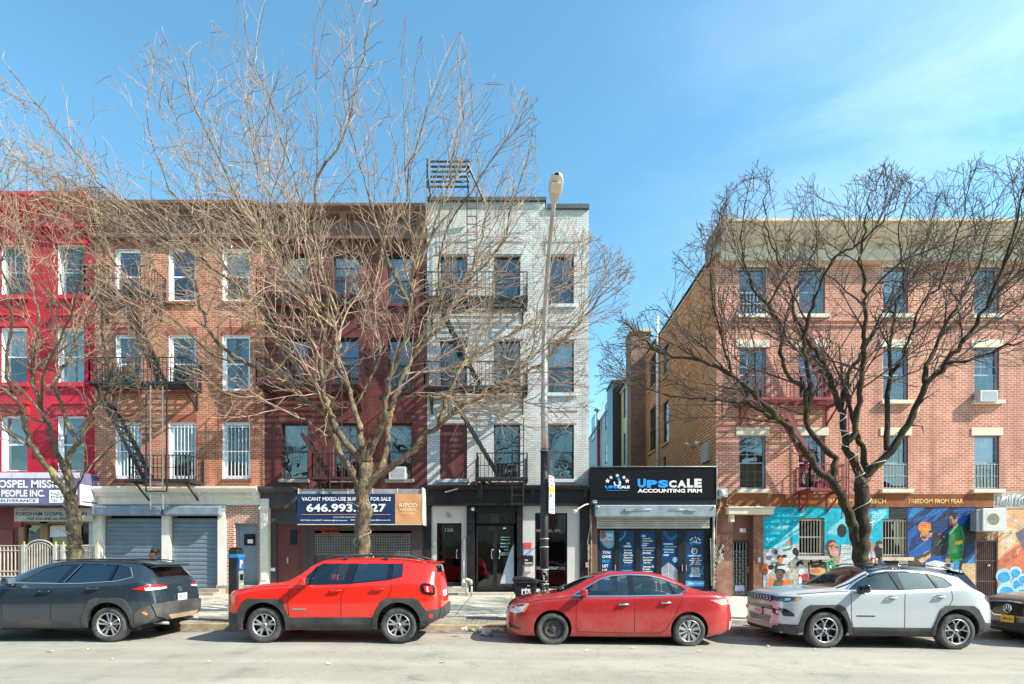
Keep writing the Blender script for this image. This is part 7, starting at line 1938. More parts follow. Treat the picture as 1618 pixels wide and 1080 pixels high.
# ---------------------------------------------------------------- silver SUV, black roof
M_SILV = paint('silver_white_paint', (.5, .53, .56), metal=.25, rough=.3, dust=.06)
dC = 10.35
sp = dict(name='parked_car', L=4.32, at=(fx(1305, dC)-.87, dC+.92, gz(6.1)), pitch=.0115, label='silver white SUV with black roof and machined star wheels parked before the mural', 
    top=[(0, .84), (.015, .96), (.05, 1.02), (.12, 1.06), (.3, 1.1), (.6, 1.14), (1.0, 1.17), (1.12, 1.18), (1.3, 1.25), (1.85, 1.54), (2.05, 1.6), (2.4, 1.63), (2.9, 1.625), (3.3, 1.59), (3.6, 1.52), (3.68, 1.49), (3.8, 1.38), (4.05, 1.17), (4.14, 1.1), (4.24, .98), (4.29, .8), (4.32, .6)],
    belt=[(0, .76), (.05, .97), (.3, 1.03), (.9, 1.09), (1.4, 1.11), (2.2, 1.13), (3.0, 1.17), (3.6, 1.2), (3.95, 1.12), (4.15, 1.0), (4.26, .8), (4.32, .5)],
    bot=[(0, .34), (.1, .27), (.5, .25), (3.7, .27), (4.1, .35), (4.28, .42), (4.32, .45)],
    hw=[(0, .5), (.02, .64), (.06, .74), (.14, .82), (.3, .885), (.6, .915), (1.0, .92), (3.5, .92), (3.9, .9), (4.1, .84), (4.22, .76), (4.29, .66), (4.32, .5)],
    rw=[(0, .42), (.1, .6), (.5, .69), (1.12, .7), (1.3, .69), (1.85, .62), (2.3, .6), (3.3, .6), (3.7, .6), (4.05, .64), (4.24, .6), (4.32, .42)],
    cabin=(1.3, 3.75), cowl=1.12, seats=(1.78, 2.7), seat_top=1.36, wheels=(.87, 3.44), r=.36, rim=.245, arch=.43, archz=.02, style=('star', 'star'), ubot=.24, paint=M_SILV, glass=M_CGLD, seatm=M_SEATB, dash=M_SEATB,
    dlo=[(1.36, 1.15), (1.6, 1.3), (1.88, 1.455), (2.2, 1.51), (2.6, 1.515), (3.1, 1.48), (3.32, 1.42), (3.42, 1.26), (3.25, 1.2), (2.4, 1.15)],
    wind=[(1.17, -.62), (1.85, -.56), (1.85, .56), (1.17, .62), (1.13, .3), (1.12, 0), (1.13, -.3)],
    rear=[(3.72, -.5), (4.02, -.55), (4.02, .55), (3.72, .5)], rearz=1.1,
    panes=[([(1.36, 1.15), (1.6, 1.3), (1.88, 1.455), (2.2, 1.51), (2.4, 1.513), (2.4, 1.15)], M_CGL), ([(2.4, 1.513), (2.6, 1.515), (3.06, 1.485), (3.06, 1.19), (2.4, 1.15)], M_CGLD), ([(3.06, 1.485), (3.1, 1.48), (3.32, 1.42), (3.42, 1.26), (3.25, 1.2), (3.06, 1.19)], M_CGLD)],
    pillars=[[(2.26, 1.518), (2.44, 1.52), (2.44, 1.148), (2.34, 1.145)], [(3.02, 1.49), (3.09, 1.486), (3.13, 1.195), (3.08, 1.19)]],
    seams=[[(1.36, 1.1), (1.36, .6), (1.4, .42)], [(2.42, 1.12), (2.4, .9), (2.4, .3)], [(3.32, 1.2), (3.34, 1.0), (3.22, .78), (3.06, .6), (3.0, .44)], [(.35, 1.05), (.9, 1.1), (1.33, 1.115)]],
    trim=[(1.34, 1.16), (1.6, 1.315), (1.88, 1.475), (2.2, 1.53), (2.6, 1.535), (3.1, 1.5), (3.5, 1.42)], trimm=M_CHR, trimw=.02)
t, sf, part = make_car(sp)
cl = MB()
for ax in 'LR':
    patch(cl, sf, [(1.35, .43), (1.35, .27), (3.0, .27), (3.0, .43)], ax, .012, 0, .08)
    patch(cl, sf, arch_poly(.87, .38, .43, [(.34, .3), (.36, .5), (.46, .78), (.56, .85), (1.14, .86), (1.24, .8), (1.36, .5), (1.4, .27)]), ax, .02, 0, .06)
    patch(cl, sf, arch_poly(3.44, .38, .43, [(2.9, .3), (2.96, .45), (3.1, .8), (3.2, .87), (3.74, .87), (3.84, .8), (3.98, .55), (4.0, .3)]), ax, .02, 0, .06)
    patch(cl, sf, [(3.96, .55), (4.3, .5), (4.3, .42), (4.0, .34)], ax, .014, 0, .06); patch(cl, sf, [(.04, .46), (.36, .46), (.36, .28), (.08, .28)], ax, .014, 0, .06)
patch(cl, sf, [(-.7, .42), (.7, .42), (.7, .28), (-.7, .28)], 'F', .02, 0, .08)
part('wheel_arch_cladding', cl, M_PLAST)
rf = MB(); patch(rf, sf, [(1.86, -.66), (2.3, -.63), (3.5, -.62), (3.68, -.6), (3.68, .6), (3.5, .62), (2.3, .63), (1.86, .66)], 'T', .006, 0, .09, 0); 
for ax in 'LR': patch(rf, sf, [(1.86, 1.495), (2.2, 1.545), (2.6, 1.55), (3.1, 1.515), (3.66, 1.42), (3.64, 1.5), (3.1, 1.57), (2.4, 1.61), (1.86, 1.53)], ax, .006, 0, .06, 0)
part('black_roof', rf, mat('black_roof_paint', (.012, .02, .03), .15, coat=1))
for s in (-1, 1): m = MB(); m.tube([edge_pt(sp, u, s) for u in (1.2, 1.35, 1.5, 1.65, 1.8, 1.95)], .034, 8); part('windscreen_pillar', m, _mc['black_roof_paint'])
m = MB()
for s in (-1, 1): m.tube([(1.95, s*.58, 1.6), (2.1, s*.58, 1.645), (2.8, s*.58, 1.66), (3.4, s*.58, 1.62), (3.55, s*.58, 1.56)], .016, 6)
part('roof_rail', m, M_GLB)
m = MB(); m.prism([(3.55, 1.56), (3.82, 1.5), (3.84, 1.47), (3.68, 1.47)], -.58, .58); part('rear_spoiler', m, M_GLB)
# face
m = MB(); patch(m, sf, [(-.5, 1.0), (.5, 1.0), (.48, .88), (-.48, .88)], 'F', .008, 0, .06)
part('grille', m, M_GLB)
m = MB()
for k in range(7):
    y = -.405+k*.135
    for a, b in ((1, 0),):
        pts = []
        for j in range(12): q = j*math.pi/6; h, nn = sf.hit(y+.052*math.cos(q), .94+.048*math.sin(q), 'F'); pts.append(h+Vector((-.02, 0, 0)))
        m.tube(pts+[pts[0]], .009, 4)
part('grille_ring', m, M_CHR)
m = MB()
for ax, s in (('L', -1), ('R', 1)):
    patch(m, sf, [(.03, .9), (.02, .985), (.12, 1.0), (.42, 1.0), (.4, .965), (.16, .895)], ax, .008, 0, .04); patch(m, sf, [(s*.5, .9), (s*.5, .99), (s*.76, .985), (s*.76, .91)], 'F', .008, 0, .05)
    patch(m, sf, [(.27, .93), (.31, .985), (.41, .99), (.37, .95)], ax, .011, 1, .04); patch(m, sf, [(.12, .92), (.14, .97), (.22, .97), (.2, .925)], ax, .011, 2, .04)
part('headlight', m, [mat('smoke_blue_lens', (.03, .07, .13), .08, coat=1, var=.5, scale=14), M_AMBL, M_CLRL])
m = MB(); patch(m, sf, [(-.55, .8), (.55, .8), (.5, .72), (-.5, .72)], 'F', .006, 0, .06); patch(m, sf, [(-.5, .6), (.5, .6), (.42, .45), (-.42, .45)], 'F', .006, 0, .06)
for ax, s in (('L', -1), ('R', 1)):
    patch(m, sf, [(s*.52, .76), (s*.72, .74), (s*.7, .62), (s*.56, .66)], 'F', .008, 0, .05); patch(m, sf, [(.04, .78), (.14, .76), (.26, .68), (.28, .62), (.1, .62)], ax, .008, 0, .04)
part('lower_intake', m, M_GLB)
m = MB()
for s in (-1, 1): h, nn = sf.hit(s*.68, .69, 'F'); m.lathe((h.x-.02, h.y, h.z), [(0, -.01), (.035, 0), (.04, .03)], 'x', 12)
part('fog_light', m, M_CLRL)
m = MB(); patch(m, sf, [(-.6, .42), (.6, .42), (.55, .36), (-.55, .36)], 'F', .035, 0, .08); part('skid_plate', m, mat('pink_silver', (.5, .42, .42), .35, metal=.5))
def plate(part, sf, y, z, ax, mt, s_='', ml=None, w=.3, h=.15):
    hh, nn = sf.hit(y, z, ax); sg = -1 if ax == 'F' else 1; X = hh.x+sg*.03
    m = MB(); m.box(X-.006, X+.006, y-w/2, y+w/2, z-h/2, z+h/2); o = part('number_plate', m, mt)
    if s_:
        q = MB(); text_box(q, s_, -w*.4, w*.4, z-h*.22, z+h*.22, 0, 0, .02)
        q.v = [(X+sg*.0075, y+v[0]*(-sg)*-1 if sg > 0 else y-v[0], v[2]) for v in q.v]; part('plate_characters', q, ml or M_BLKL)
plate(part, sf, 0.0, .66, 'F', mat('pink_plate', (.62, .5, .52), .5), '76 JL', mat('red_letters', (.55, .03, .02), .5))
m = MB()
for ax in 'LR': patch(m, sf, [(4.0, 1.02), (4.02, 1.06), (4.2, 1.04), (4.27, .9), (4.16, .9)], ax, .01, 0, .04); patch(m, sf, [(4.06, 1.01), (4.17, 1.01), (4.22, .92), (4.15, .93)], ax, .014, 1, .04)
part('tail_light', m, [M_GLB, M_REDL])
mirror(part, 1.46, .88, 1.12, M_GLB, M_GLB, .22, .15); handle(part, sf, 2.14, 1.01, M_SILV, .2, M_SEAM); handle(part, sf, 3.08, 1.04, M_SILV, .2, M_SEAM)
m = MB(); patch(m, sf, [(1.46, .66), (1.82, .66), (1.82, .64), (1.46, .64)], 'L', .006, 0, .1); part('badge', m, M_GLB)
m = MB(); m.tube([(3.0, .3, 1.62), (3.1, .3, 1.8)], .008, 4); part('aerial', m, M_GLB)

# ---------------------------------------------------------------- dark SUV, tail towards the middle of the street
M_GRN = paint('dark_slate_paint', (.02, .035, .05), metal=.25, rough=.2, dust=.02)
dX = 10.33
sp = dict(name='parked_car', L=4.47, at=(fx(170, dX)-3.58, dX+.91, 0.0), label='dark slate SUV leaving the frame at the left, pale alloy wheels and red tail lights', 
    top=[(0, .82), (.02, .93), (.06, .98), (.14, 1.01), (.4, 1.05), (.9, 1.1), (1.1, 1.12), (1.3, 1.2), (1.95, 1.5), (2.2, 1.57), (2.6, 1.61), (3.2, 1.615), (3.7, 1.59), (4.05, 1.55), (4.12, 1.5), (4.32, 1.25), (4.38, 1.15), (4.42, .95), (4.45, .78), (4.47, .6)],
    belt=[(0, .74), (.06, .93), (.4, 1.0), (1.3, 1.08), (2.2, 1.1), (3.2, 1.13), (3.8, 1.17), (4.15, 1.2), (4.32, 1.08), (4.4, .88), (4.44, .7), (4.47, .52)],
    bot=[(0, .34), (.1, .27), (.5, .25), (3.9, .27), (4.2, .34), (4.42, .42), (4.47, .44)],
    hw=[(0, .48), (.02, .62), (.06, .73), (.14, .82), (.3, .88), (.6, .91), (3.7, .91), (4.0, .895), (4.2, .85), (4.33, .79), (4.42, .7), (4.45, .62), (4.47, .5)],
    rw=[(0, .4), (.1, .6), (.5, .69), (1.1, .7), (1.3, .69), (1.95, .61), (2.4, .59), (3.6, .59), (4.1, .57), (4.34, .62), (4.42, .6), (4.47, .42)],
    cabin=(1.3, 4.05), cowl=1.1, seats=(1.8, 2.75), seat_top=1.36, wheels=(.95, 3.58), r=.345, rim=.235, arch=.42, archz=.02, style=('pair10', 'pair10'), ubot=.24, paint=M_GRN, glass=M_CGLD, seatm=mat('dark_seat', (.05, .05, .055), .8), dash=mat('dark_seat', (.05, .05, .055), .8), wglass=M_CGLD,
    dlo=[(1.72, 1.17), (2.1, 1.42), (2.4, 1.5), (2.9, 1.52), (3.55, 1.505), (3.8, 1.44), (3.95, 1.27), (3.7, 1.2), (3.0, 1.155)],
    wind=[(1.16, -.62), (1.95, -.55), (1.95, .55), (1.16, .62), (1.11, .3), (1.1, 0), (1.11, -.3)],
    rear=[(4.145, -.5), (4.31, -.58), (4.31, .58), (4.145, .5)], rearz=1.1, rglass=M_CGLD,
    panes=[([(1.72, 1.17), (2.1, 1.42), (2.4, 1.5), (2.8, 1.518), (2.6, 1.155)], M_CGLD), ([(2.8, 1.518), (2.9, 1.52), (3.54, 1.505), (3.54, 1.185), (3.0, 1.155), (2.6, 1.155)], M_CGLD), ([(3.54, 1.505), (3.8, 1.44), (3.95, 1.27), (3.7, 1.2), (3.54, 1.185)], M_CGLD)],
    pillars=[[(2.68, 1.52), (2.84, 1.52), (2.68, 1.155), (2.52, 1.155)], [(3.5, 1.51), (3.57, 1.508), (3.57, 1.19), (3.5, 1.18)]],
    seams=[[(1.55, 1.08), (1.5, .8), (1.53, .42)], [(2.6, 1.13), (2.48, .95), (2.46, .3)], [(3.54, 1.17), (3.54, 1.03), (3.4, .85), (3.16, .62), (3.1, .45)], [(4.1, .86), (4.2, .62)]],
    trim=[(1.7, 1.155), (2.6, 1.142), (3.0, 1.145), (3.7, 1.19), (3.98, 1.265), (3.83, 1.45)], trimm=M_ALU, trimw=.01)
t, sf, part = make_car(sp)
m = MB()
for ax in 'LR': stroke(m, sf, [(2.66, 1.16), (2.84, 1.51)], .016, ax, .006)
part('pillar_trim', m, M_CHR)
cl = MB()
for ax in 'LR':
    patch(cl, sf, [(1.45, .45), (1.45, .29), (3.1, .29), (3.1, .38), (2.85, .4), (2.7, .45)], ax, .014, 0, .08)
    patch(cl, sf, arch_poly(.95, .365, .42, [(.42, .3), (.44, .55), (.58, .83), (.7, .87), (1.2, .87), (1.32, .8), (1.46, .5), (1.5, .27)]), ax, .022, 0, .06)
    patch(cl, sf, arch_poly(3.58, .365, .42, [(3.06, .3), (3.1, .5), (3.22, .82), (3.34, .87), (3.8, .87), (3.92, .82), (4.04, .6), (4.06, .3)]), ax, .022, 0, .06)
    patch(cl, sf, [(4.08, .56), (4.2, .68), (4.45, .74), (4.45, .5), (4.2, .36), (4.06, .3)], ax, .014, 0, .06)
patch(cl, sf, [(-.78, .74), (-.4, .76), (.4, .76), (.78, .74), (.72, .5), (.5, .43), (-.5, .43), (-.72, .5)], 'B', .035, 0, .07)
part('lower_cladding', cl, mat('slate_cladding', (.04, .042, .045), .5, var=.2, dirt=(.12, .11, .1), ds=2.2, dt=.6))
m = MB(); patch(m, sf, [(-.5, .5), (.5, .5), (.42, .41), (-.42, .41)], 'B', .04, 0, .08); part('rear_skid', m, mat('rust_tan', (.25, .19, .13), .6, var=.3))
m = MB()
for ax, s in (('L', -1), ('R', 1)):
    patch(m, sf, [(4.02, 1.03), (4.2, 1.09), (4.36, 1.11), (4.38, 1.03), (4.2, 1.01)], ax, .012, 0, .03); patch(m, sf, [(s*.42, 1.09), (s*.8, 1.12), (s*.82, 1.06), (s*.42, 1.06)], 'B', .014, 0, .04); patch(m, sf, [(s*.42, 1.06), (s*.82, 1.06), (s*.82, 1.0), (s*.42, 1.03)], 'B', .014, 1, .04)
part('tail_light', m, [M_REDL, M_CLRL])
m = MB(); patch(m, sf, [(-.32, .9), (.32, .9), (.28, .78), (-.28, .78)], 'B', -.002, 0, .06, 0); part('plate_recess', m, M_GLB)
plate(part, sf, .0, .83, 'B', M_PLATE, 'JRK 2197', M_BLKL)
m = MB(); h, nn = sf.hit(0, 1.0, 'B')
for (a, b) in ((.075, .05), (.028, .05), (.075, .02)): m.tube([(h.x+.015, a*math.cos(q), 1.0+b*math.sin(q)+(.015 if b == .02 else 0)) for q in [k*.45 for k in range(15)]], .007, 4)
part('emblem', m, M_CHR)
m = MB(); m.tube([(4.3, .1, 1.2), (4.22, -.22, 1.3)], .01, 4); part('wiper', m, M_GLB)
m = MB(); m.prism([(4.0, 1.565), (4.26, 1.52), (4.28, 1.49), (4.12, 1.49)], -.57, .57); part('rear_spoiler', m, M_GRN)
m = MB()
for s in (-1, 1): m.tube([(2.2, s*.56, 1.58), (2.35, s*.56, 1.6), (3.2, s*.56, 1.622), (3.8, s*.56, 1.597), (3.95, s*.56, 1.58)], .016, 6)
part('roof_rail', m, M_GLB)
m = MB()
for s in (-1, 1): m.tube([(4.2, s*.5, .34), (4.5, s*.5, .33)], .03, 8)
part('exhaust', m, M_ALU)
m = MB()
for ax in 'LR': patch(m, sf, [(4.2, .58), (4.24, .6), (4.3, .54), (4.26, .52)], ax, .02, 0, .04)
part('reflector', m, M_AMBL)
mirror(part, 1.62, .88, 1.14, M_GRN, M_GLB, .2, .14); handle(part, sf, 2.35, 1.0, M_GLB, .22, M_GRN); handle(part, sf, 3.28, 1.05, M_GRN, .22, M_SEAM)
m = MB()
for s in (-1, 1): patch(m, sf, [(s*.4, .98), (s*.8, .96), (s*.76, .86), (s*.42, .9)], 'F', .006, 0, .06)
part('headlight', m, M_CLRL)
m = MB(); patch(m, sf, [(-.4, .94), (.4, .94), (.5, .5), (-.5, .5)], 'F', .006, 0, .07); part('grille', m, M_GLB)

# ---------------------------------------------------------------- dark grey crossover nosing in at the right edge
M_ACG = paint('dark_bronze_paint', (.1, .095, .088), metal=.4, rough=.3, dust=.1)
sp = dict(name='parked_car', L=4.6, at=(10.62, 11.37, gz(11)), pitch=.0115, label='dark bronze SUV with yellow front plate nosing into the right edge', 
    top=[(0, .8), (.02, .88), (.06, .93), (.14, .97), (.4, 1.02), (.9, 1.08), (1.15, 1.12), (1.4, 1.22), (2.0, 1.5), (2.3, 1.57), (3.2, 1.6), (3.8, 1.55), (4.2, 1.48), (4.45, 1.15), (4.55, .8), (4.6, .6)],
    belt=[(0, .72), (.06, .87), (.4, .97), (1.3, 1.06), (3.2, 1.13), (4.2, 1.15), (4.45, 1.0), (4.6, .5)],
    bot=[(0, .32), (.1, .25), (.5, .23), (4.2, .27), (4.6, .42)],
    hw=[(0, .42), (.02, .58), (.06, .7), (.14, .8), (.3, .88), (.6, .93), (4.0, .93), (4.4, .84), (4.55, .7), (4.6, .5)],
    rw=[(0, .36), (.1, .58), (.5, .69), (1.15, .7), (2.0, .62), (3.6, .6), (4.3, .6), (4.6, .42)],
    cabin=(1.4, 4.1), cowl=1.14, seats=(1.85, 2.8), seat_top=1.34, wheels=(.95, 3.7), r=.36, rim=.24, arch=.43, archz=.02, style=('y5', 'y5'), ubot=.23, paint=M_ACG, glass=M_CGLD,
    dlo=[(1.6, 1.14), (2.1, 1.42), (2.4, 1.49), (3.6, 1.48), (3.95, 1.3), (3.7, 1.2)],
    wind=[(1.2, -.62), (2.0, -.55), (2.0, .55), (1.2, .62), (1.15, .3), (1.14, 0), (1.15, -.3)],
    panes=[([(1.6, 1.14), (2.1, 1.42), (2.4, 1.49), (3.6, 1.48), (3.95, 1.3), (3.7, 1.2)], M_CGLD)], pillars=[[(2.65, 1.49), (2.8, 1.49), (2.75, 1.17), (2.6, 1.17)]],
    seams=[[(1.5, 1.06), (1.5, .42)], [(2.6, 1.1), (2.6, .4)]])
t, sf, part = make_car(sp)
m = MB(); patch(m, sf, [(-.46, .86), (0, .89), (.46, .86), (.52, .76), (.34, .58), (-.34, .58), (-.52, .76)], 'F', .006, 0, .06); part('grille', m, M_GLB)
m = MB()
gp = [(-.46, .86), (0, .89), (.46, .86), (.52, .76), (.34, .58), (-.34, .58), (-.52, .76), (-.46, .86)]
stroke(m, sf, gp, .022, 'F', .016); part('grille_frame', m, M_CHR)
m = MB(); h, nn = sf.hit(0, .74, 'F'); X = h.x-.03
m.tube([(X, .085*math.cos(q), .74+.085*math.sin(q)) for q in [k*.35 for k in range(19)]], .013, 6); m.tube([(X, -.045, .675), (X, -.02, .8), (X, .02, .8), (X, .045, .675)], .012, 5); m.tube([(X, -.035, .72), (X, .035, .72)], .009, 5)
part('emblem', m, M_CHR)
m = MB(); patch(m, sf, [(-.6, .46), (.6, .46), (.5, .32), (-.5, .32)], 'F', .006, 0, .07)
part('lower_intake', m, M_GLB)
m = MB()
for ax, s in (('L', -1), ('R', 1)): patch(m, sf, [(s*.5, .86), (s*.76, .88), (s*.76, .8), (s*.56, .77)], 'F', .008, 0, .05); patch(m, sf, [(.05, .8), (.05, .87), (.3, .92), (.35, .89), (.2, .82)], ax, .008, 0, .05)
part('headlight', m, M_CLRL)
plate(part, sf, 0.0, .52, 'F', mat('yellow_plate', (.8, .42, .02), .45), 'LMN-451', mat('navy_letters', (.02, .03, .12), .5))
cl = MB()
for ax in 'LR': patch(cl, sf, arch_poly(.95, .38, .43, [(.42, .3), (.46, .6), (.6, .85), (1.3, .85), (1.42, .6), (1.48, .27)]), ax, .02, 0, .06)
patch(cl, sf, [(-.75, .4), (.75, .4), (.7, .26), (-.7, .26)], 'F', .02, 0, .08); part('lower_cladding', cl, M_PLAST)
mirror(part, 1.6, .88, 1.1, M_ACG, M_GLB, .2, .14)
# ================================================================== bare street trees
def bark(name, c1, c2, moss, tw):
    m, n, l, b = _setup(name); b.inputs['Roughness'].default_value = .9; b.inputs['Specular IOR Level'].default_value = .2
    tc = n.new('ShaderNodeTexCoord'); mp = n.new('ShaderNodeMapping'); mp.inputs['Scale'].default_value = (9, 9, 2.2)
    l.new(tc.outputs['Object'], mp.inputs['Vector'])
    nz = n.new('ShaderNodeTexNoise'); nz.inputs['Scale'].default_value = 1.6; nz.inputs['Detail'].default_value = 9; nz.inputs['Roughness'].default_value = .7; nz.inputs['Distortion'].default_value = 1.2
    l.new(mp.outputs[0], nz.inputs['Vector'])
    rp = n.new('ShaderNodeValToRGB'); rp.color_ramp.elements[0].position = .36; rp.color_ramp.elements[0].color = (*c1, 1); rp.color_ramp.elements[1].position = .62; rp.color_ramp.elements[1].color = (*c2, 1)
    l.new(nz.outputs['Fac'], rp.inputs['Fac'])
    n2 = n.new('ShaderNodeTexNoise'); n2.inputs['Scale'].default_value = 3.2; n2.inputs['Detail'].default_value = 7; l.new(tc.outputs['Object'], n2.inputs['Vector'])
    r2 = n.new('ShaderNodeValToRGB'); r2.color_ramp.elements[0].position = .55; r2.color_ramp.elements[0].color = (0, 0, 0, 1); r2.color_ramp.elements[1].position = .68; r2.color_ramp.elements[1].color = (.8, .8, .8, 1)
    l.new(n2.outputs['Fac'], r2.inputs['Fac'])
    mx = n.new('ShaderNodeMixRGB'); mx.inputs['Color2'].default_value = (*moss, 1); l.new(rp.outputs[0], mx.inputs['Color1']); l.new(r2.outputs[0], mx.inputs['Fac']); l.new(mx.outputs[0], b.inputs['Base Color'])
    bp = n.new('ShaderNodeBump'); bp.inputs['Strength'].default_value = .9; bp.inputs['Distance'].default_value = .05; l.new(nz.outputs['Fac'], bp.inputs['Height']); l.new(bp.outputs[0], b.inputs['Normal'])
    return m, mat(name+'_twig', tw, .8, var=.5, scale=2.5)  # wide noise range puts lit and shaded twigs into the colour
def make_tree(label, d0, base, trunk_r, limbs, env, mats, seed, dens=1.0, droop=0.0, zig=.35, tmin=.006, up=.12, dlim=(-3.8, 4.6)):
    rng = random.Random(seed)
    X0 = fx(base[0], d0); zb = side_z(X0, d0)-.02
    t = thing('bare_tree', (X0, d0, zb), label, 'tree', 'bare street trees')
    tm = MB(); cm = MB()
    x0e, x1e = min(p[0] for p in env), max(p[0] for p in env)
    def inside(p):
        if p.y < d0+dlim[0] or p.y > d0+dlim[1] or p.y < 1: return False
        return inpoly((CX+p.x*FOC/p.y, CY-(p.z-H)*FOC/p.y), env)
    segs = 0
    crown_c = Vector((X0, d0, 6.5))
    def tube3(pts, rs, mb, n):
        mb.tube(pts, rs, n, cap=False)
    def grow(p, d, length, r, lvl):
        if p.z > 9.5 and rng.random() < min(.72, (p.z-9)*.17): return
        step = [0, .28, .17, .11][lvl]; n = max(2, int(length/step)); pts = [p.copy()]; dirs = []
        bend = Vector((rng.gauss(0, 1), rng.gauss(0, 1), rng.gauss(0, 1)))*.02
        for k in range(n):
            d = (d+bend+Vector((rng.gauss(0, 1), rng.gauss(0, 1), rng.gauss(0, 1)))*zig*[0, .22, .34, .5][lvl]+Vector((0, 0, up*.12-droop*.05))).normalized()
            q = pts[-1]+d*step*rng.uniform(.8, 1.2)
            if not inside(q):
                if k > 0: break
            pts.append(q); dirs.append(d.copy())
        if len(pts) < 2: return
        m = len(pts); rt = max(tmin*.8, r*(.3 if lvl < 3 else .55)); rs = [r+(rt-r)*(k/(m-1))**.85 for k in range(m)]
        tube3(pts, rs, cm, 5 if lvl == 1 else (4 if lvl == 2 else 3))
        if lvl < 3:
            cnt = int(m*[0, .85, .36][lvl]*dens+rng.random())
            for c in range(cnt):
                u = rng.uniform(.12, 1.0); i = min(m-2, int(u*(m-1))); f = u*(m-1)-i; bp_ = pts[i].lerp(pts[i+1], f)
                dd = dirs[i]; ax = dd.orthogonal().normalized(); ax.rotate(Matrix.Rotation(rng.uniform(0, 6.283), 3, dd))
                ang = math.radians(rng.uniform(24, 55) if lvl == 1 else rng.uniform(30, 72)); nd = dd*math.cos(ang)+ax*math.sin(ang)
                out = (bp_-crown_c); out = out.normalized() if out.length > .1 else Vector((0, 0, 1))
                nd = (nd+out*.22+Vector((0, 0, up*(.5 if lvl == 1 else .3)-droop))).normalized()
                rr_ = max(tmin, min(rs[i]*.75, [0, .016, .0085][lvl]*rng.uniform(.7, 1.2)))
                grow(bp_, nd, length*rng.uniform(.34, .75)*(1.15-.5*u), rr_, lvl+1)
        # fork at the tip
        if lvl < 3 and rng.random() < .6:
            for s in range(2):
                nd = (dirs[-1]+Vector((rng.gauss(0, 1), rng.gauss(0, 1), rng.gauss(0, 1)))*.35).normalized(); grow(pts[-1], nd, length*rng.uniform(.2, .4), max(tmin, rs[-1]*.9), lvl+1)
    for (path, ra, rb, dy, start) in limbs:
        # smooth the digitised limb and give it its own depth
        n = len(path); pts3 = []
        for i, (a, b) in enumerate(path):
            f = i/(n-1); dep_ = d0+(start if start is not None else 0)+((dy-(start or 0))*(f**1.1))
            pts3.append(P3(a, b, dep_))
        cr = catmull([tuple(p) for p in pts3], 4); pts = []
        for i, p in enumerate(cr):
            v = Vector(p); f = i/(len(cr)-1)
            if 0 < i < len(cr)-1: v += Vector((rng.gauss(0, 1), rng.gauss(0, 1), rng.gauss(0, 1)))*.018*(1+f)
            pts.append(v)
        m = len(pts); rs = [.84*(ra+(rb-ra)*((k/(m-1))**.8))*(1+.08*math.sin(k*1.7+ra*50)+rng.uniform(-.07, .07)) for k in range(m)]
        tm.tube(pts, rs, 9, cap=True)
        L_ = sum((pts[i+1]-pts[i]).length for i in range(m-1)); acc = 0
        for i in range(1, m-1):
            s = (pts[i+1]-pts[i]).length; acc += s
            f = acc/L_
            if f < .2 and ra > .07: continue
            k = s*2.7*dens*(.55+.8*f); cnt = int(k)+(1 if rng.random() < k-int(k) else 0)
            for c in range(cnt):
                dd = (pts[i+1]-pts[i]).normalized(); ax = dd.orthogonal().normalized(); ax.rotate(Matrix.Rotation(rng.uniform(0, 6.283), 3, dd))
                ang = math.radians(rng.uniform(20, 50)); nd = dd*math.cos(ang)+ax*math.sin(ang)
                out = (pts[i]-crown_c).normalized(); nd = (nd+out*.3+Vector((0, 0, up-droop))).normalized()
                grow(pts[i].lerp(pts[i+1], rng.random()), nd, rng.uniform(1.0, 3.3)*(1.1-.35*f), max(tmin*1.3, min(rs[i]*.55, .026)), 1)
        for s in range(3):
            nd = ((pts[-1]-pts[-3]).normalized()+Vector((rng.gauss(0, 1), rng.gauss(0, 1), rng.gauss(0, 1)))*.22).normalized(); grow(pts[-1], nd, rng.uniform(1.2, 2.4), rb*.85, 1)
    to = tm.build('trunk', mats[0], t); co = cm.build('crown', mats[1], t)
    return t, len(cm.f)
BK1 = bark('sunlit_tan_bark', (.05, .036, .024), (.26, .195, .13), (.34, .32, .14), (.3, .21, .145))  # sunlight on the twigs is put into this tan
BK2 = bark('dark_bark', (.028, .02, .013), (.085, .062, .042), (.1, .12, .03), (.085, .058, .042))
Z = 0
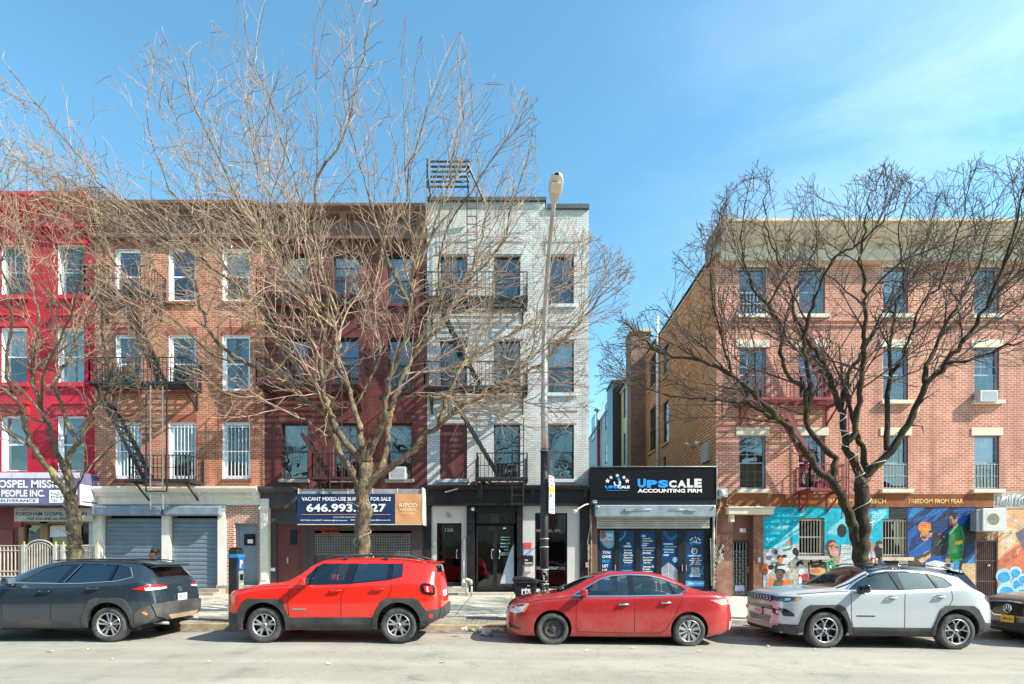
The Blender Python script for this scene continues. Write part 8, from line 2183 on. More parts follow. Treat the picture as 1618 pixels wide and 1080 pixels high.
limbs = [
 ([(574, 985), (573, 940), (573, 880), (573, 820), (573, 775), (577, 740), (578, 725)], .235, .2, 0, 0),
 ([(568, 775), (560, 750), (548, 734), (534, 708), (518, 660), (512, 651), (474, 629), (443, 597), (411, 582), (380, 569), (350, 545), (332, 524), (316, 482), (305, 440), (285, 405), (250, 370), (205, 340)], .12, .02, -1.2, 0),
 ([(578, 740), (556, 711), (531, 679), (522, 654), (512, 629), (509, 604), (522, 572), (531, 534), (519, 503), (500, 471), (480, 440), (450, 400), (430, 330), (400, 240)], .125, .016, -1.8, 0),
 ([(578, 745), (570, 700), (569, 679), (559, 645), (553, 619), (537, 575), (534, 534), (520, 500), (490, 450), (470, 400), (450, 330), (435, 250)], .12, .016, 2.0, 0),
 ([(578, 745), (583, 715), (597, 689), (607, 654), (613, 610), (625, 575), (641, 534), (648, 487), (654, 440), (650, 380), (640, 310), (655, 240), (680, 150)], .125, .014, -1.4, 0),
 ([(578, 770), (600, 742), (610, 711), (613, 673), (616, 660), (629, 616), (648, 572), (670, 541), (695, 519), (714, 487), (736, 446), (750, 400), (770, 340), (795, 270)], .12, .015, 1.6, 0),
 ([(578, 772), (590, 755), (619, 736), (648, 717), (670, 689), (695, 670), (720, 645), (752, 628), (790, 610), (830, 590), (870, 560), (905, 520), (940, 480), (975, 440)], .12, .014, -.6, 0),
 ([(695, 669), (704, 635), (723, 591), (748, 563), (777, 544), (810, 525), (850, 500), (890, 455), (920, 400)], .085, .014, 1.2, -.3),
 ([(613, 648), (632, 632), (663, 626), (695, 629), (730, 620), (760, 600)], .05, .014, -1.6, -.6),
 ([(509, 604), (508, 560), (516, 510), (515, 460), (500, 400), (495, 340), (505, 280), (550, 197), (568, 110), (587, 33), (597, -10)], .06, .011, -2.4, -.8),
 ([(522, 692), (500, 676), (474, 660), (430, 641), (399, 626), (360, 620), (320, 600)], .045, .014, -1.5, -.2),
 ([(512, 620), (470, 575), (440, 520), (400, 475), (345, 430), (290, 390), (235, 345), (170, 300), (120, 240), (70, 180), (15, 110)], .06, .010, -1.6, -.6),
 ([(531, 534), (480, 470), (430, 400), (390, 340), (350, 260), (310, 170), (280, 70)], .045, .010, -2.2, -.9),
 ([(534, 500), (500, 400), (470, 300), (440, 200), (400, 90), (385, 10)], .045, .010, .8, 1.0),
 ([(648, 487), (610, 400), (580, 300), (555, 200), (545, 110)], .045, .010, -1.8, -.9),
 ([(654, 440), (690, 350), (715, 260), (730, 160), (722, 80)], .04, .010, -1.0, -1.0),
 ([(736, 446), (790, 390), (810, 320), (835, 250), (838, 190)], .04, .010, 0.6, 1.2),
 ([(648, 572), (690, 470), (700, 380), (745, 300), (800, 220)], .045, .010, -1.6, .7),
 ([(440, 520), (370, 440), (310, 350), (260, 280), (235, 180), (242, 80)], .045, .010, 0.2, -.9),
 ([(380, 569), (330, 555), (270, 500), (200, 440), (140, 360), (60, 280), (0, 220)], .04, .010, -2.0, -1.0),
 ([(559, 645), (600, 560), (590, 470), (610, 370), (630, 280), (615, 190)], .045, .010, 2.6, 1.2),
 ([(790, 610), (840, 560), (850, 480), (880, 420), (905, 370)], .035, .010, 1.2, -.4),
]
env = [(-60, 60), (20, 95), (70, 110), (130, 150), (190, 90), (250, 40), (290, 90), (340, 20), (400, -20), (640, -20), (650, 60), (700, 60), (730, 40), (770, 100), (840, 150), (850, 230), (860, 320), (910, 350), (990, 410), (1000, 480), (925, 560), (935, 620), (900, 700), (800, 700), (740, 660), (700, 720), (650, 660), (560, 640), (520, 720), (440, 760), (430, 690), (330, 660), (260, 560), (180, 500), (110, 440), (0, 360), (-60, 300)]
tC, nC = make_tree('biggest bare tree with sunlit tan bark colour in front of the maroon house', 13.4, (574, 985), .2, limbs, env, BK1, 11, zig=.36, dens=.92, tmin=.0062)
limbs = [
 ([(124, 985), (123, 930), (121, 881), (118, 845), (114, 800), (109, 778)], .2, .165, 0, 0),
 ([(112, 790), (101, 775), (80, 746), (53, 709), (40, 666), (35, 648), (16, 621), (-15, 605), (-60, 560), (-90, 480)], .12, .018, -1.0, 0),
 ([(112, 790), (106, 757), (88, 714), (77, 674), (64, 640), (50, 595), (56, 560), (60, 500), (45, 440), (30, 380), (20, 300)], .1, .012, .9, 0),
 ([(112, 785), (114, 762), (106, 725), (125, 698), (138, 666), (151, 640), (160, 613), (173, 595), (163, 540), (163, 480), (165, 420), (150, 340)], .085, .012, -.7, 0),
 ([(122, 703), (101, 650), (90, 602), (112, 560), (122, 520), (100, 450), (85, 380), (95, 310)], .06, .012, 1.6, -.2),
 ([(118, 778), (125, 762), (141, 733), (186, 701), (202, 674)], .035, .01, -.8, 0),
 ([(35, 652), (10, 650), (-20, 640), (-70, 600)], .05, .014, .8, -.4),
 ([(16, 621), (10, 560), (20, 500), (5, 420), (-10, 330)], .05, .012, -1.6, -.5),
 ([(151, 640), (185, 600), (215, 560), (230, 500), (235, 430)], .04, .011, 1.0, -.4),
 ([(64, 640), (75, 580), (110, 500), (130, 420), (135, 350)], .045, .011, -1.4, .2),
]
env = [(-160, 220), (-40, 200), (30, 230), (90, 270), (140, 300), (205, 320), (250, 420), (265, 520), (255, 640), (215, 735), (150, 740), (120, 690), (60, 690), (0, 700), (-160, 700)]
tL, nL = make_tree('smaller bare tree with twisted lichened trunk at the left edge', 13.4, (124, 985), .19, limbs, env, BK1, 23, dens=.95, zig=.5, tmin=.0062)
limbs = [
 ([(1362, 990), (1362, 940), (1361, 900), (1361, 862), (1362, 827), (1362, 790), (1362, 766)], .27, .19, 0, 0),
 ([(1360, 872), (1347, 822), (1331, 787), (1316, 761), (1294, 742), (1268, 710), (1236, 665), (1199, 628), (1159, 596), (1106, 569), (1052, 560), (1020, 540), (1000, 520)], .16, .014, -1.4, 0),
 ([(1316, 761), (1318, 726), (1294, 699), (1276, 665), (1273, 620), (1252, 601), (1236, 567), (1233, 512), (1215, 478), (1236, 443), (1238, 419), (1220, 388), (1209, 340), (1215, 290)], .1, .012, .8, -.3),
 ([(1276, 654), (1278, 593), (1270, 545), (1281, 494), (1294, 457), (1318, 409), (1353, 388), (1390, 353), (1420, 310)], .075, .012, -1.6, .1),
 ([(1362, 775), (1347, 726), (1337, 699), (1329, 654), (1310, 593), (1292, 561), (1270, 530), (1255, 480), (1270, 430), (1290, 380), (1285, 320)], .13, .012, 1.4, 0),
 ([(1337, 699), (1353, 673), (1358, 620), (1363, 567), (1364, 530), (1366, 475), (1362, 433), (1361, 388), (1371, 361), (1374, 320), (1390, 280)], .1, .012, -.8, 0),
 ([(1329, 646), (1340, 593), (1361, 561), (1385, 520), (1411, 499), (1409, 475), (1454, 420), (1467, 370), (1480, 310)], .075, .012, 1.8, .6),
 ([(1362, 768), (1382, 737), (1414, 702), (1441, 657), (1462, 609), (1494, 575), (1520, 540), (1560, 486), (1592, 446), (1640, 410), (1690, 370)], .14, .016, -.8, 0),
 ([(1462, 604), (1464, 577), (1483, 540), (1507, 491), (1541, 425), (1560, 374), (1580, 310)], .08, .012, 1.2, -.3),
 ([(1401, 710), (1401, 657), (1406, 590), (1406, 540), (1415, 490), (1430, 430), (1420, 360), (1440, 290)], .085, .012, 1.4, -.2),
 ([(1406, 590), (1419, 577), (1435, 540), (1450, 490), (1490, 440), (1510, 380), (1530, 300)], .055, .011, -1.6, .4),
 ([(1236, 665), (1200, 648), (1180, 638), (1132, 632), (1092, 628), (1044, 622), (1000, 600)], .055, .011, .6, -.7),
 ([(1371, 750), (1361, 705), (1350, 673), (1342, 640)], .09, .06, .3, 0),
 ([(1159, 596), (1140, 540), (1130, 480), (1120, 420), (1140, 350)], .04, .010, -1.8, -.9),
 ([(1494, 575), (1560, 560), (1600, 545), (1660, 540)], .05, .011, -1.6, -.6),
 ([(1560, 486), (1590, 400), (1610, 330), (1630, 260)], .05, .011, -1.9, -.6),
 ([(1520, 540), (1580, 500), (1620, 480), (1680, 470)], .045, .011, 1.0, -.5),
 ([(1233, 512), (1190, 450), (1170, 380), (1180, 310)], .045, .010, -.8, .5),
]
env = [(940, 640), (950, 540), (1040, 470), (1075, 390), (1130, 340), (1155, 285), (1200, 262), (1300, 268), (1330, 290), (1400, 255), (1450, 285), (1540, 255), (1620, 235), (1760, 200), (1760, 620), (1640, 650), (1560, 620), (1500, 600), (1440, 620), (1380, 600), (1320, 650), (1230, 660), (1200, 700), (1080, 670), (1000, 650)]
tR, nR = make_tree('dark-barked bare tree with spreading crown in front of the red brick block', 13.2, (1362, 990), .2, limbs, env, BK2, 37, dens=1.02, zig=.46, tmin=.0062)
# pale cords wound round two trunks
def cord(path, d0, r, turns, label):
    mb = MB(); n = len(path)*14; pts = []
    cr = catmull([tuple(P3(a, b, d0)) for a, b in path], 14)
    for i, p in enumerate(cr):
        a = turns*2*math.pi*i/len(cr); rr_ = r*(1-.5*i/len(cr)); pts.append((p[0]+rr_*math.cos(a), p[1]+rr_*math.sin(a), p[2]+.06*math.sin(a*.5)))
    mb.tube(pts, .011, 5); tag(mb.build('wound_cord', mat('pale_cord', (.6, .56, .48), .6)), label, 'cord')
cord([(1362, 850), (1362, 800), (1350, 740), (1336, 690), (1326, 650)], 13.2, .25, 6.4, 'pale cord wound round the left fork of the dark-barked tree')
cord([(1372, 750), (1400, 715), (1430, 680), (1448, 640)], 13.15, .17, 4.3, 'pale cord wound round the right limb of the dark-barked tree')
cord([(574, 880), (573, 845), (575, 810), (577, 780)], 13.4, .25, 2.7, 'pale cord wound round the trunk of the biggest bare tree')
# tree pits
for (tt, q) in ((tC, 0), (tL, 1), (tR, 2)):
    X, Y = tt.location.x, tt.location.y; mb = MB(); n = 14; rr = random.Random(q); vs = []
    for i in range(n+1):
        for j in range(n+1):
            x = X-.75+1.5*i/n; y = Y-.7+1.4*j/n; e = min(i, n-i, j, n-j)/n; vs.append((x, y, side_z(x, y)+.012+min(.07, e*.2)+(rr.random()*.02 if e > 0 else 0)))
    mb.add(vs, [(i*(n+1)+j, (i+1)*(n+1)+j, (i+1)*(n+1)+j+1, i*(n+1)+j+1) for i in range(n) for j in range(n)], 0, True)
    tag(mb.build('tree_pit_soil', mat('tree_soil', (.11, .085, .06), .95, var=.4, scale=14, bump=.5)), kind='structure')
# ================================================================== street furniture
def loc(X, d): return (X, d, side_z(X, d))
M_GALV = mat('galvanised_pole', (.5, .5, .48), .4, metal=.5, var=.12, streak=.2)
X = .79; dL = 13.0; zs = side_z(X, dL)
lp = thing('street_lamp', loc(X, dL), 'tall street lamp with black lower pole and silver upper arm', 'street lamp')
m = MB(); m.tube([(X, dL, zs), (X, dL, zs+.35)], [.14, .13], 14); m.tube([(X, dL, zs+.35), (X, dL, 2.4), (X, dL, 4.3)], [.108, .1, .092], 14); m.build('lower_pole', mat('black_pole', (.025, .025, .028), .45, var=.3), lp)
m = MB(); m.tube([(X, dL, 4.28), (X, dL, 5.5), (X, dL, 6.6), (X, dL-.12, 7.3), (X+.01, dL-.55, 7.9), (X+.02, dL-1.3, 8.34), (X+.03, dL-2.1, 8.56), (X+.035, dL-2.6, 8.63)], [.088, .08, .068, .06, .052, .047, .042, .04], 12); m.build('upper_arm', M_GALV, lp)
m = MB(); Xh = X+.035
secs = [(10.5, .05, .05, 8.63), (10.4, .075, .07, 8.63), (10.3, .1, .08, 8.64), (10.12, .13, .09, 8.66), (9.95, .14, .1, 8.68), (9.82, .115, .085, 8.69), (9.76, .05, .04, 8.69)]
vs = []; n = 14
for (yy, wx, hz, zc) in secs:
    for k in range(n):
        a = 2*math.pi*k/n; vs.append((Xh+wx*math.cos(a), yy, zc+hz*math.sin(a)*(1 if math.sin(a) > 0 else .45)))
m.add(vs, [(i*n+k, i*n+(k+1) % n, (i+1)*n+(k+1) % n, (i+1)*n+k) for i in range(len(secs)-1) for k in range(n)], 0, True); m.build('lamp_head', mat('lamp_head_grey', (.6, .58, .52), .5), lp, recalc=True)
m = MB(); m.box(Xh-.09, Xh+.09, 9.86, 10.12, 8.6, 8.612); m.build('lens', mat('lamp_lens', (.75, .72, .6), .3), lp)
m = MB()
for z in (1.0, 1.35, 1.9, 2.1, 4.25): m.lathe((X, dL, z+zs-.1), [(.104, 0), (.112, .005), (.112, .03), (.104, .035)], 'z', 14)
m.build('pole_band', mat('worn_band', (.3, .3, .3), .5), lp)
rr = random.Random(2); m = MB()
for k in range(13):
    z = .45+k*.075; p = [(X+.095*math.cos(a), dL-.098*math.sin(a)-.01, z+rr.uniform(-.03, .05)) for a in sorted([rr.uniform(.6, 2.5) for _ in range(4)])]; m.tube(p, .009, 4)
m.build('graffiti', mat('mint_paint', (.55, .68, .58), .6), lp)
# parking regulation sign, angled on the pole
sg = thing('parking_sign', (X+.1, dL-.15, 3.2), 'narrow red white and yellow parking sign angled on the lamp pole', 'sign')
a_ = Vector((X+.1, dL-.17, 0)); b_ = Vector((X+.255, dL+.12, 0)); zt, zb = fz(752, dL), fz(811, dL)
def sq(u0, u1, v0, v1, off, mb, mi=0):
    nrm = Vector((b_.y-a_.y, -(b_.x-a_.x), 0)).normalized()*off; p = a_.lerp(b_, u0)+nrm; q = a_.lerp(b_, u1)+nrm
    z0 = zb+(zt-zb)*v0; z1 = zb+(zt-zb)*v1; mb.quad((p.x, p.y, z0), (q.x, q.y, z0), (q.x, q.y, z1), (p.x, p.y, z1), mi)
m = MB(); nn = Vector((b_.y-a_.y, -(b_.x-a_.x), 0)).normalized()
m.prism([(a_.x, a_.y), (b_.x, b_.y), (b_.x+nn.x*.006, b_.y+nn.y*.006), (a_.x+nn.x*.006, a_.y+nn.y*.006)], zb, zt, 0, 'z'); m.build('plate', M_WHT, sg, recalc=True)
m = MB(); sq(0, 1, .56, .68, .009, m, 0); sq(.12, .5, .86, .97, .009, m, 1); sq(.2, .42, .885, .945, .011, m, 3); sq(.1, .9, .73, .76, .009, m, 1); sq(.15, .5, .43, .52, .009, m, 2); sq(.1, .9, .08, .12, .009, m, 2); sq(.1, .9, .03, .05, .009, m, 2)
for k in range(5): sq(.15, .8, .17+k*.05, .19+k*.05, .009, m, 2)
for k in range(2): sq(.55, .85, .8+k*.05, .82+k*.05, .009, m, 1)
m.build('sign_printing', [mat('sign_yellow', (.85, .5, .02), .5), mat('sign_red', (.6, .03, .04), .5), mat('sign_green', (.02, .3, .15), .5), M_WHT], sg)
m = MB(); m.bar((X, dL, zt-.1), (X+.17, dL-.03, zt-.1), .03); m.bar((X, dL, zb+.1), (X+.17, dL-.03, zb+.1), .03); m.build('bracket', M_ALU, sg)

# wheeled bin
Xb, db = .33, 13.15; zs = side_z(Xb, db)
bn = thing('wheeled_bin', loc(Xb, db), 'black wheeled rubbish bin marked rts beside the lamp pole', 'bin')
m = MB(); n = 4
def rbox(mb, z0, z1, w0, w1, d0_, d1_, cx=Xb, cy=db, r=.05, mi=0, sh=0):
    def rg(w, d, z, s=0):
        o = []
        for sx2, sy2 in ((-1, -1), (1, -1), (1, 1), (-1, 1)):
            for k in range(4):
                a = math.atan2(sy2, sx2)+(-.785+k*.5236); o.append((cx+s+sx2*(w/2-r)+r*math.cos(a), cy+sy2*(d/2-r)+r*math.sin(a), z))
        return o
    A_ = rg(w0, d0_, z0); B_ = rg(w1, d1_, z1, sh); n2 = len(A_)
    mb.add(A_+B_, [(i, (i+1) % n2, (i+1) % n2+n2, i+n2) for i in range(n2)]+[tuple(range(n2-1, -1, -1)), tuple(range(n2, 2*n2))], mi)
rbox(m, zs+.03, zs+.93, .44, .54, .46, .6); rbox(m, zs+.93, zs+.98, .6, .6, .66, .66)
m.build('tub', mat('black_plastic', (.018, .018, .02), .45, var=.3), bn, bevel=.008)
m = MB(); pr_ = [(-.33, .985), (-.3, 1.07), (-.1, 1.1), (.1, 1.06), (.38, .99), (.4, .96), (.36, .95), (.1, 1.0), (-.25, 1.0)]
m.prism([(Xb+a, zs+b) for a, b in pr_], db-.32, db+.32); m.build('lid', mat('lid_plastic', (.03, .033, .036), .35, var=.2), bn, bevel=.01)
m = MB()
for s in (-1, 1): m.lathe((Xb+.24, db+s*.26, zs+.11), [(0, -.03), (.11, -.03), (.11, .03), (0, .03)], 'y', 16)
m.build('wheel', M_TYRE, bn)
m = MB(); m.tube([(Xb+.3, db-.25, zs+.95), (Xb+.38, db-.24, zs+.98), (Xb+.38, db+.24, zs+.98), (Xb+.3, db+.25, zs+.95)], .016, 6); m.build('handle', M_GLB, bn)
m = MB(); yl = db-.31; text_box(m, 'rts', Xb-.1, Xb+.12, zs+.66, zs+.83, yl, 0, .03); text_box(m, 'life', Xb+.04, Xb+.1, zs+.86, zs+.89, yl-.002, 0, .01)
m.build('lettering', M_WHT, bn)

# parking ticket machine
x0, x1, y0, y1 = fx(360.5, 12.45), fx(375, 12.45), 12.45, 12.75; zs = side_z(x0, 12.5); zt = 1.84
km = thing('parking_meter', ((x0+x1)/2, 12.6, zs), 'black parking ticket machine with blue band and P sign by the bright red SUV', 'parking meter')
m = MB(); m.prism([(x0, y0), (x1, y0), (x1+.015, (y0+y1)/2), (x1, y1), (x0, y1)], zs, zt, 0, 'z'); m.build('cabinet', mat('kiosk_black', (.02, .022, .026), .35, var=.2), km, bevel=.012, recalc=True)
m = MB(); m.box(x0-.006, x1+.02, y0-.006, y1+.006, zt-.19, zt-.11); m.build('blue_band', mat('kiosk_blue', (.02, .2, .42), .4), km)
m = MB(); m.prism([(x0+.02, y0+.03), (x1-.02, y0+.03), (x1-.02, y1-.03), (x0+.02, y1-.03)], zt, zt+.04, 0, 'z'); m.build('solar_cap', M_GLB, km, recalc=True)
m = MB(); xs = x1+.022
m.box(xs-.015, xs, y0+.03, y1-.04, zt-.47, zt-.2); m.build('parking_symbol', mat('p_blue', (.02, .12, .5), .4), km)
q = MB(); text_box(q, 'P', 0, .12, zt-.42, zt-.25, 0, 0, .04); q.v = [(xs+.003, y0+.08+v[0], v[2]) for v in q.v]; q.build('letter', M_WHT, km)
m = MB(); m.box(xs-.015, xs-.002, y0+.04, y1-.05, zs+.6, zt-.5, 0); m.box(xs-.002, xs+.01, y0+.08, y1-.09, zt-.72, zt-.58, 1); m.lathe((xs+.005, y0+.2, zt-.83), [(0, .012), (.028, .008), (.03, -.01)], 'x', 10, 2)
m.build('control_panel', [M_ALU, M_GLB, mat('lime_button', (.5, .8, .05), .4)], km)

# standpipe by the steps of the white house
Xs, ds = fx(741), F-.95; zs = side_z(Xs, ds)
m = MB(); m.tube([(Xs, ds, zs), (Xs, ds, zs+.5)], .06, 10); m.tube([(Xs-.12, ds, zs+.55), (Xs, ds, zs+.6), (Xs+.12, ds, zs+.55)], .065, 10); m.tube([(Xs+.12, ds, zs+.56), (Xs+.17, ds-.12, zs+.44)], [.075, .06], 10); m.tube([(Xs-.12, ds, zs+.56), (Xs-.14, ds-.14, zs+.46)], [.075, .06], 10); m.tube([(Xs+.17, ds, zs), (Xs+.17, ds, zs+.35)], .035, 8)
tag(m.build('standpipe', mat('cream_pipe', (.5, .47, .4), .5, var=.2)), 'cream twin-headed standpipe beside the white house steps', 'standpipe')
m = MB(); Xq = fx(733); m.tube([(Xq, F-.12, zgD+.1), (Xq, F-.12, fz(874))], .03, 6); m.box(Xq-.05, Xq+.05, F-.16, F-.06, fz(884), fz(872)); tag(m.build('conduit_pole', M_ALU), 'thin grey conduit rising beside the numbered glass door', 'pipe')

# ---------------------------------------------------------------- litter, each piece its own thing
def bag(Xc, d, r, z, m, label, cat='rubbish bag', name='plastic_bag', sq_=.6, seed=1):
    bm = bmesh.new(); bmesh.ops.create_icosphere(bm, subdivisions=3, radius=r)
    for v in bm.verts: v.co *= 1+.35*noise.noise(v.co*(2.2/r)+Vector((seed, 0, 0))); v.co.z = max(v.co.z*sq_, -r*.42)
    me = bpy.data.meshes.new(name); bm.to_mesh(me); bm.free(); me.materials.append(m)
    for p in me.polygons: p.use_smooth = True
    o = bpy.data.objects.new(name, me); COL.objects.link(o); o.location = (Xc, d, z+r*.4); return tag(o, label, cat)
def ground_at(px, py):       # road point under a picture point
    d = 12.0
    for _ in range(12):
        x = fx(px, d); z = gz(x) if d < KERB else side_z(x, d); d = (H-z)*FOC/(py-CY)
    return fx(px, d), d, z
M_BAGB = mat('pale_blue_bag', (.5, .6, .75), .35, var=.1); M_BAGY = mat('yellow_wrapper', (.8, .45, .05), .5); M_PAP = mat('paper_scrap', (.5, .48, .42), .8, var=.1); M_CUP = mat('paper_cup', (.7, .68, .64), .6)
x, y, z = ground_at(769, 1004); bag(x, y, .13, z, M_BAGB, 'crumpled pale blue plastic bag in the gutter before the dusty red saloon', seed=3)
x, y, z = ground_at(762, 998); bag(x, y+.1, .09, z, M_WHT, 'small white plastic bag in the gutter just left of the yellow wrapper', seed=7)
x, y, z = ground_at(792, 998); bag(x, y+.08, .07, z, M_CUP, 'small off-white crumpled ball right of the yellow wrapper', 'litter', 'crumpled_paper', seed=9)
def cup(px, py, m1, m2, label, ang=.4, name='drink_cup'):
    x, y, z = ground_at(px, py); t = thing(name, (x, y, z), label, 'litter'); dx, dy = math.cos(ang)*.07, math.sin(ang)*.07
    m = MB(); m.tube([(x-dx, y-dy, z+.035), (x+dx, y+dy, z+.042)], [.03, .042], 12); m.build('cup', m1, t)
    m = MB(); m.tube([(x+dx*.2, y+dy*.2, z+.0385), (x+dx*.6, y+dy*.6, z+.0405)], [.0375, .0405], 12); m.build('cup_band', m2, t); return t
cup(732, 996, M_CUP, mat('cup_red', (.6, .05, .04), .5), 'white and red paper cup lying alone in the gutter behind the bright red SUV')
cup(745, 998, mat('green_can', (.05, .3, .1), .4), M_ALU, 'small green drink can beside the white and red paper cup', .1, 'drink_can')
m = MB(); x, y, z = ground_at(777, 997); 
for k in range(6):
    a = x-.17+k*.06; m.quad((a, y-.03, z+.03+.025*(k % 2)), (a+.06, y-.03, z+.03+.025*((k+1) % 2)), (a+.06, y+.12, z+.05+.02*((k+1) % 2)), (a, y+.12, z+.05+.02*(k % 2)))
tag(m.build('food_wrapper', M_BAGY), 'yellow food wrapper in the gutter beside the pale blue bag', 'litter')
rr = random.Random(12)
spots = [(520, 1049, 'off the middle of the bright red SUV'), (142, 1027, 'just below the rear wheel of the dark slate SUV'), (176, 1042, 'farther out below the rear wheel of the dark slate SUV'), (248, 1049, 'off the tail of the dark slate SUV'), (928, 1028, ''), (1215, 1022, 'between the saloon and the silver SUV'), (1290, 1026, 'beside the front wheel of the silver SUV'), (808, 1012, "under the saloon's front bumper"), (700, 1047, 'out in the road behind the bright red SUV'), (78, 1030, "below the dark slate SUV's doors"), (1560, 1013, 'between the silver SUV and the bronze SUV'), (1105, 1029, "below the saloon's rear wheel"), (330, 1047, 'off the nose of the bright red SUV'), (1000, 1024, "below the saloon's doors")]
for i, (px, py, wh) in enumerate(spots):
    x, y, z = ground_at(px, py); s = rr.uniform(.03, .07)*(2.6 if i == 4 else 1); n = 7; vs = [(x, y, z+.02)]
    for k in range(n): a = 2*math.pi*k/n; q = s*rr.uniform(.6, 1.1); vs.append((x+q*math.cos(a), y+q*.7*math.sin(a), z+.006+rr.random()*.03))
    m = MB(); m.add(vs, [(0, 1+k, 1+(k+1) % n) for k in range(n)]); o = m.build('paper_scrap', M_PAP)
    tag(o, 'flattened pale cardboard scrap on the road in front of the saloon' if i == 4 else 'small paper scrap '+wh, 'litter', None if i == 4 else 'paper scraps on the road')
# fallen leaves and grit by the kerb: nobody could count it
m = MB()
for k in range(1400):
    x = rr.uniform(-14, 13); y = KERB-abs(rr.gauss(0, .16))-.01 if k % 3 else rr.uniform(KERB+.25, KERB+2.2); z = (gz(x)+.008) if y < KERB else side_z(x, y)+.012; s = rr.uniform(.008, .028); a = rr.uniform(0, 3)
    m.add([(x+s*math.cos(a), y+s*math.sin(a), z), (x+s*math.cos(a+1.9), y+s*math.sin(a+1.9), z+s*.4), (x+s*math.cos(a+4), y+s*math.sin(a+4), z+.003)], [(0, 1, 2)], k % 3)
tag(m.build('gutter_grit', [mat('dry_leaf', (.3, .18, .08), .9), mat('pale_grit', (.5, .46, .4), .9), mat('dark_grit', (.08, .07, .06), .9)]), 'scattered dry leaves and grit along the kerb', 'litter', None, 'stuff')

# ================================================================== person behind the dark SUV
dP = 14.6; XP = fx(243, dP); zP = side_z(XP, dP)
pr_t = thing('person', (XP, dP, zP), 'person with dark tied hair in a white top, head bowed, behind the dark SUV', 'person')
def skinned(name, pts, edges, mtl, parent, sub=2, root=0):
    me = bpy.data.meshes.new(name); me.from_pydata([Vector(p[:3]) for p in pts], edges, [])
    o = bpy.data.objects.new(name, me); COL.objects.link(o)
    o.modifiers.new('skin', 'SKIN'); sv = me.skin_vertices[0].data if me.skin_vertices else None
    if sv is None:
        bm = bmesh.new(); bm.from_mesh(me); bm.verts.layers.skin.verify(); bm.to_mesh(me); bm.free(); sv = me.skin_vertices[0].data
    for i, p in enumerate(pts): sv[i].radius = (p[3], p[4] if len(p) > 4 else p[3]); sv[i].use_root = (i == root)
    s = o.modifiers.new('sub', 'SUBSURF'); s.levels = sub; s.render_levels = sub
    dg = bpy.context.evaluated_depsgraph_get(); me2 = bpy.data.meshes.new_from_object(o.evaluated_get(dg)); o.modifiers.clear(); o.data = me2
    me2.materials.clear(); me2.materials.append(mtl)
    for p in me2.polygons: p.use_smooth = True
    o.parent = parent; return o
M_SKIN = mat('skin', (.3, .15, .095), .55, var=.06); M_HAIR = mat('dark_hair', (.03, .014, .012), .5, var=.4, scale=20); M_TOP = mat('white_top', (.62, .64, .7), .8); M_TRS = mat('dark_trousers', (.03, .035, .05), .8)
def hand(pts, edges, wi, w, s):
    """palm and five bent fingers hanging from the wrist"""
    x, y, z = w; b = len(pts); pts.append((x, y-.01, z-.05, .026, .016)); edges.append((wi, b)); pts.append((x, y-.02, z-.085, .028, .014)); edges.append((b, b+1))
    for k, (o_, ln) in enumerate([(-.03, .07), (-.01, .08), (.01, .075), (.03, .06)]):
        c = len(pts); pts.append((x+.004, y-.02+o_*.9, z-.11, .009)); pts.append((x+.01*s*-1, y-.02+o_*.95, z-.11-ln*.5, .008)); pts.append((x-.025*s, y-.02+o_, z-.11-ln*.9, .007)); edges += [(b+1, c), (c, c+1), (c+1, c+2)]
    c = len(pts); pts.append((x-.012*s, y-.055, z-.055, .011)); pts.append((x-.03*s, y-.07, z-.095, .009)); edges += [(b, c), (c, c+1)]
pts = [(0, 0, .93, .14, .1), (0, 0, 1.1, .13, .095), (0, -.01, 1.25, .155, .1), (0, -.015, 1.37, .1, .075), (0, -.04, 1.44, .05, .05), (0, -.07, 1.51, .075, .085), (0, -.085, 1.57, .08, .095), (0, -.08, 1.61, .055, .07),
       (-.17, -.01, 1.34, .05), (-.23, -.02, 1.1, .042), (-.22, -.12, .88, .032), (.17, -.01, 1.34, .05), (.23, -.02, 1.1, .042), (.21, -.14, .9, .032),
       (-.09, 0, .86, .09), (-.1, 0, .48, .06), (-.1, .01, .1, .042), (-.1, -.13, .04, .04), (.09, 0, .86, .09), (.1, .02, .48, .06), (.1, .05, .1, .042), (.1, -.09, .04, .04)]
ed = [(0, 1), (1, 2), (2, 3), (3, 4), (4, 5), (5, 6), (6, 7), (3, 8), (8, 9), (9, 10), (3, 11), (11, 12), (12, 13), (0, 14), (14, 15), (15, 16), (16, 17), (0, 18), (18, 19), (19, 20), (20, 21)]
hand(pts, ed, 10, (-.22, -.13, .87), -1); hand(pts, ed, 13, (.21, -.15, .89), 1)
skinned('body', pts, ed, M_SKIN, pr_t)
tp = [(0, 0, .9, .165, .125), (0, 0, 1.1, .15, .115), (0, -.01, 1.25, .175, .12), (0, -.012, 1.38, .125, .09), (-.18, -.01, 1.34, .07), (-.235, -.02, 1.1, .056), (-.225, -.1, .93, .048), (.18, -.01, 1.34, .07), (.235, -.02, 1.1, .056), (.215, -.12, .94, .048), (0, -.035, 1.43, .07, .065)]
skinned('top', tp, [(0, 1), (1, 2), (2, 3), (3, 4), (4, 5), (5, 6), (3, 7), (7, 8), (8, 9), (3, 10)], M_TOP, pr_t)
skinned('trousers', [(0, 0, .93, .15, .11), (-.09, 0, .84, .1), (-.1, 0, .48, .075), (-.1, .01, .12, .06), (.09, 0, .84, .1), (.1, .02, .48, .075), (.1, .05, .12, .06)], [(0, 1), (1, 2), (2, 3), (0, 4), (4, 5), (5, 6)], M_TRS, pr_t)
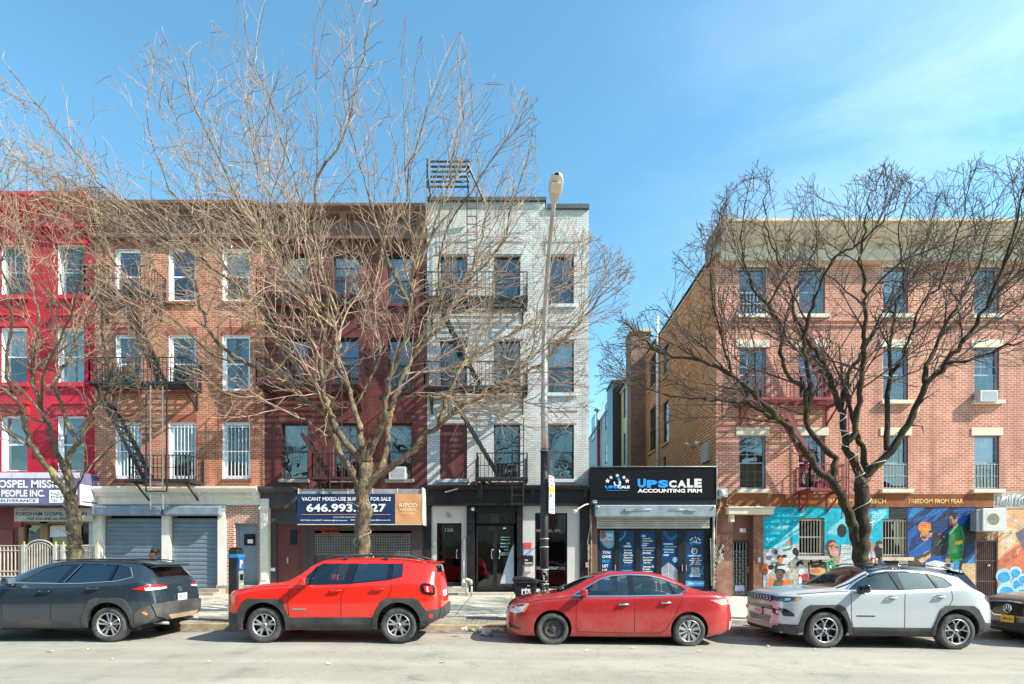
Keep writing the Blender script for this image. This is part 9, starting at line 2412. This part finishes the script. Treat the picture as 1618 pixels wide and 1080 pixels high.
skinned('hair', [(0, -.055, 1.6, .09, .1), (0, -.02, 1.655, .075, .085), (0, .03, 1.6, .07, .07), (.05, .1, 1.66, .06), (.06, .13, 1.6, .045), (0, .02, 1.53, .045)], [(0, 1), (1, 2), (2, 3), (3, 4), (2, 5)], M_HAIR, pr_t)
m = MB(); m.tube([(-.16, -.1, 1.36), (-.05, -.13, 1.25), (.1, -.13, 1.0)], .014, 5); m.tube([(-.16, .07, 1.38), (.0, .13, 1.25), (.14, .12, 1.0)], .014, 5); m.tube([(-.16, -.1, 1.36), (-.165, 0, 1.41), (-.16, .07, 1.38)], .014, 5); m.v = [(v[0]+XP, v[1]+dP, v[2]+zP) for v in m.v]; m.build('bag_strap', M_GLB, pr_t)
m = MB()
for s in (-1, 1): m.lathe((XP+s*.032, dP-.165, zP+1.555), [(0, -.006), (.011, -.002), (.013, .006)], 'y', 8)
m.build('eye', M_WHT, pr_t)
m = MB(); m.tube([(XP, dP-.17, zP+1.565), (XP, dP-.192, zP+1.525), (XP, dP-.172, zP+1.52)], [.008, .015, .01], 6); m.build('nose', M_SKIN, pr_t)
m = MB(); m.tube([(XP-.022, dP-.158, zP+1.49), (XP, dP-.166, zP+1.488), (XP+.022, dP-.158, zP+1.49)], .006, 5); m.build('mouth', mat('lips', (.3, .08, .07), .5), pr_t)
m = MB()
for s in (-1, 1): m.lathe((XP+s*.088, dP-.085, zP+1.545), [(0, -.02), (.018, -.012), (.024, .005), (.012, .012)], 'x', 10)
m.build('ear', M_SKIN, pr_t)

# ================================================================== unseen houses added behind the camera for glass and paint to reflect
rr = random.Random(31)
x = -46
for i in range(9):
    w = rr.uniform(8.5, 12); h = rr.uniform(8.5, 11.5); yb2 = -13.5
    o_ = thing('reflection_house', (x+w/2, yb2, 0), ('tan', 'grey', 'red', 'brown', 'cream', 'pink', 'white', 'ochre', 'dark')[i]+' house added behind the camera, unseen, for reflections', 'building')
    c = [(.4, .3, .2), (.3, .3, .3), (.3, .1, .07), (.22, .13, .09), (.5, .45, .36), (.4, .25, .22), (.5, .5, .5), (.45, .32, .16), (.12, .1, .1)][i]
    MB().box(x, x+w-.05, yb2-8, yb2, -1, h).build('wall', brick('reflection_brick%d' % i, c, tuple(v*.7 for v in c), tuple(v*1.2 for v in c)), o_)
    MB().box(x-.02, x+w, yb2-.5, yb2+.5, h+.003, h+.5).build('cornice', M_BCOR, o_)
    MB().box(x+.4, x+w-.4, yb2+.02, yb2+.12, .3, 3.2).build('shopfront', M_BLACKP if i % 2 else M_TAN, o_)
    for k in range(3):
        for j in range(2):
            xw = x+w*(k+.5)/3; zw = 4.2+3.1*j
            if zw+2 < h: MB().box(xw-.55, xw+.55, yb2+.01, yb2+.08, zw, zw+1.9).build('window', M_GLB if (i+k) % 3 else M_BLIND, o_)
    x += w
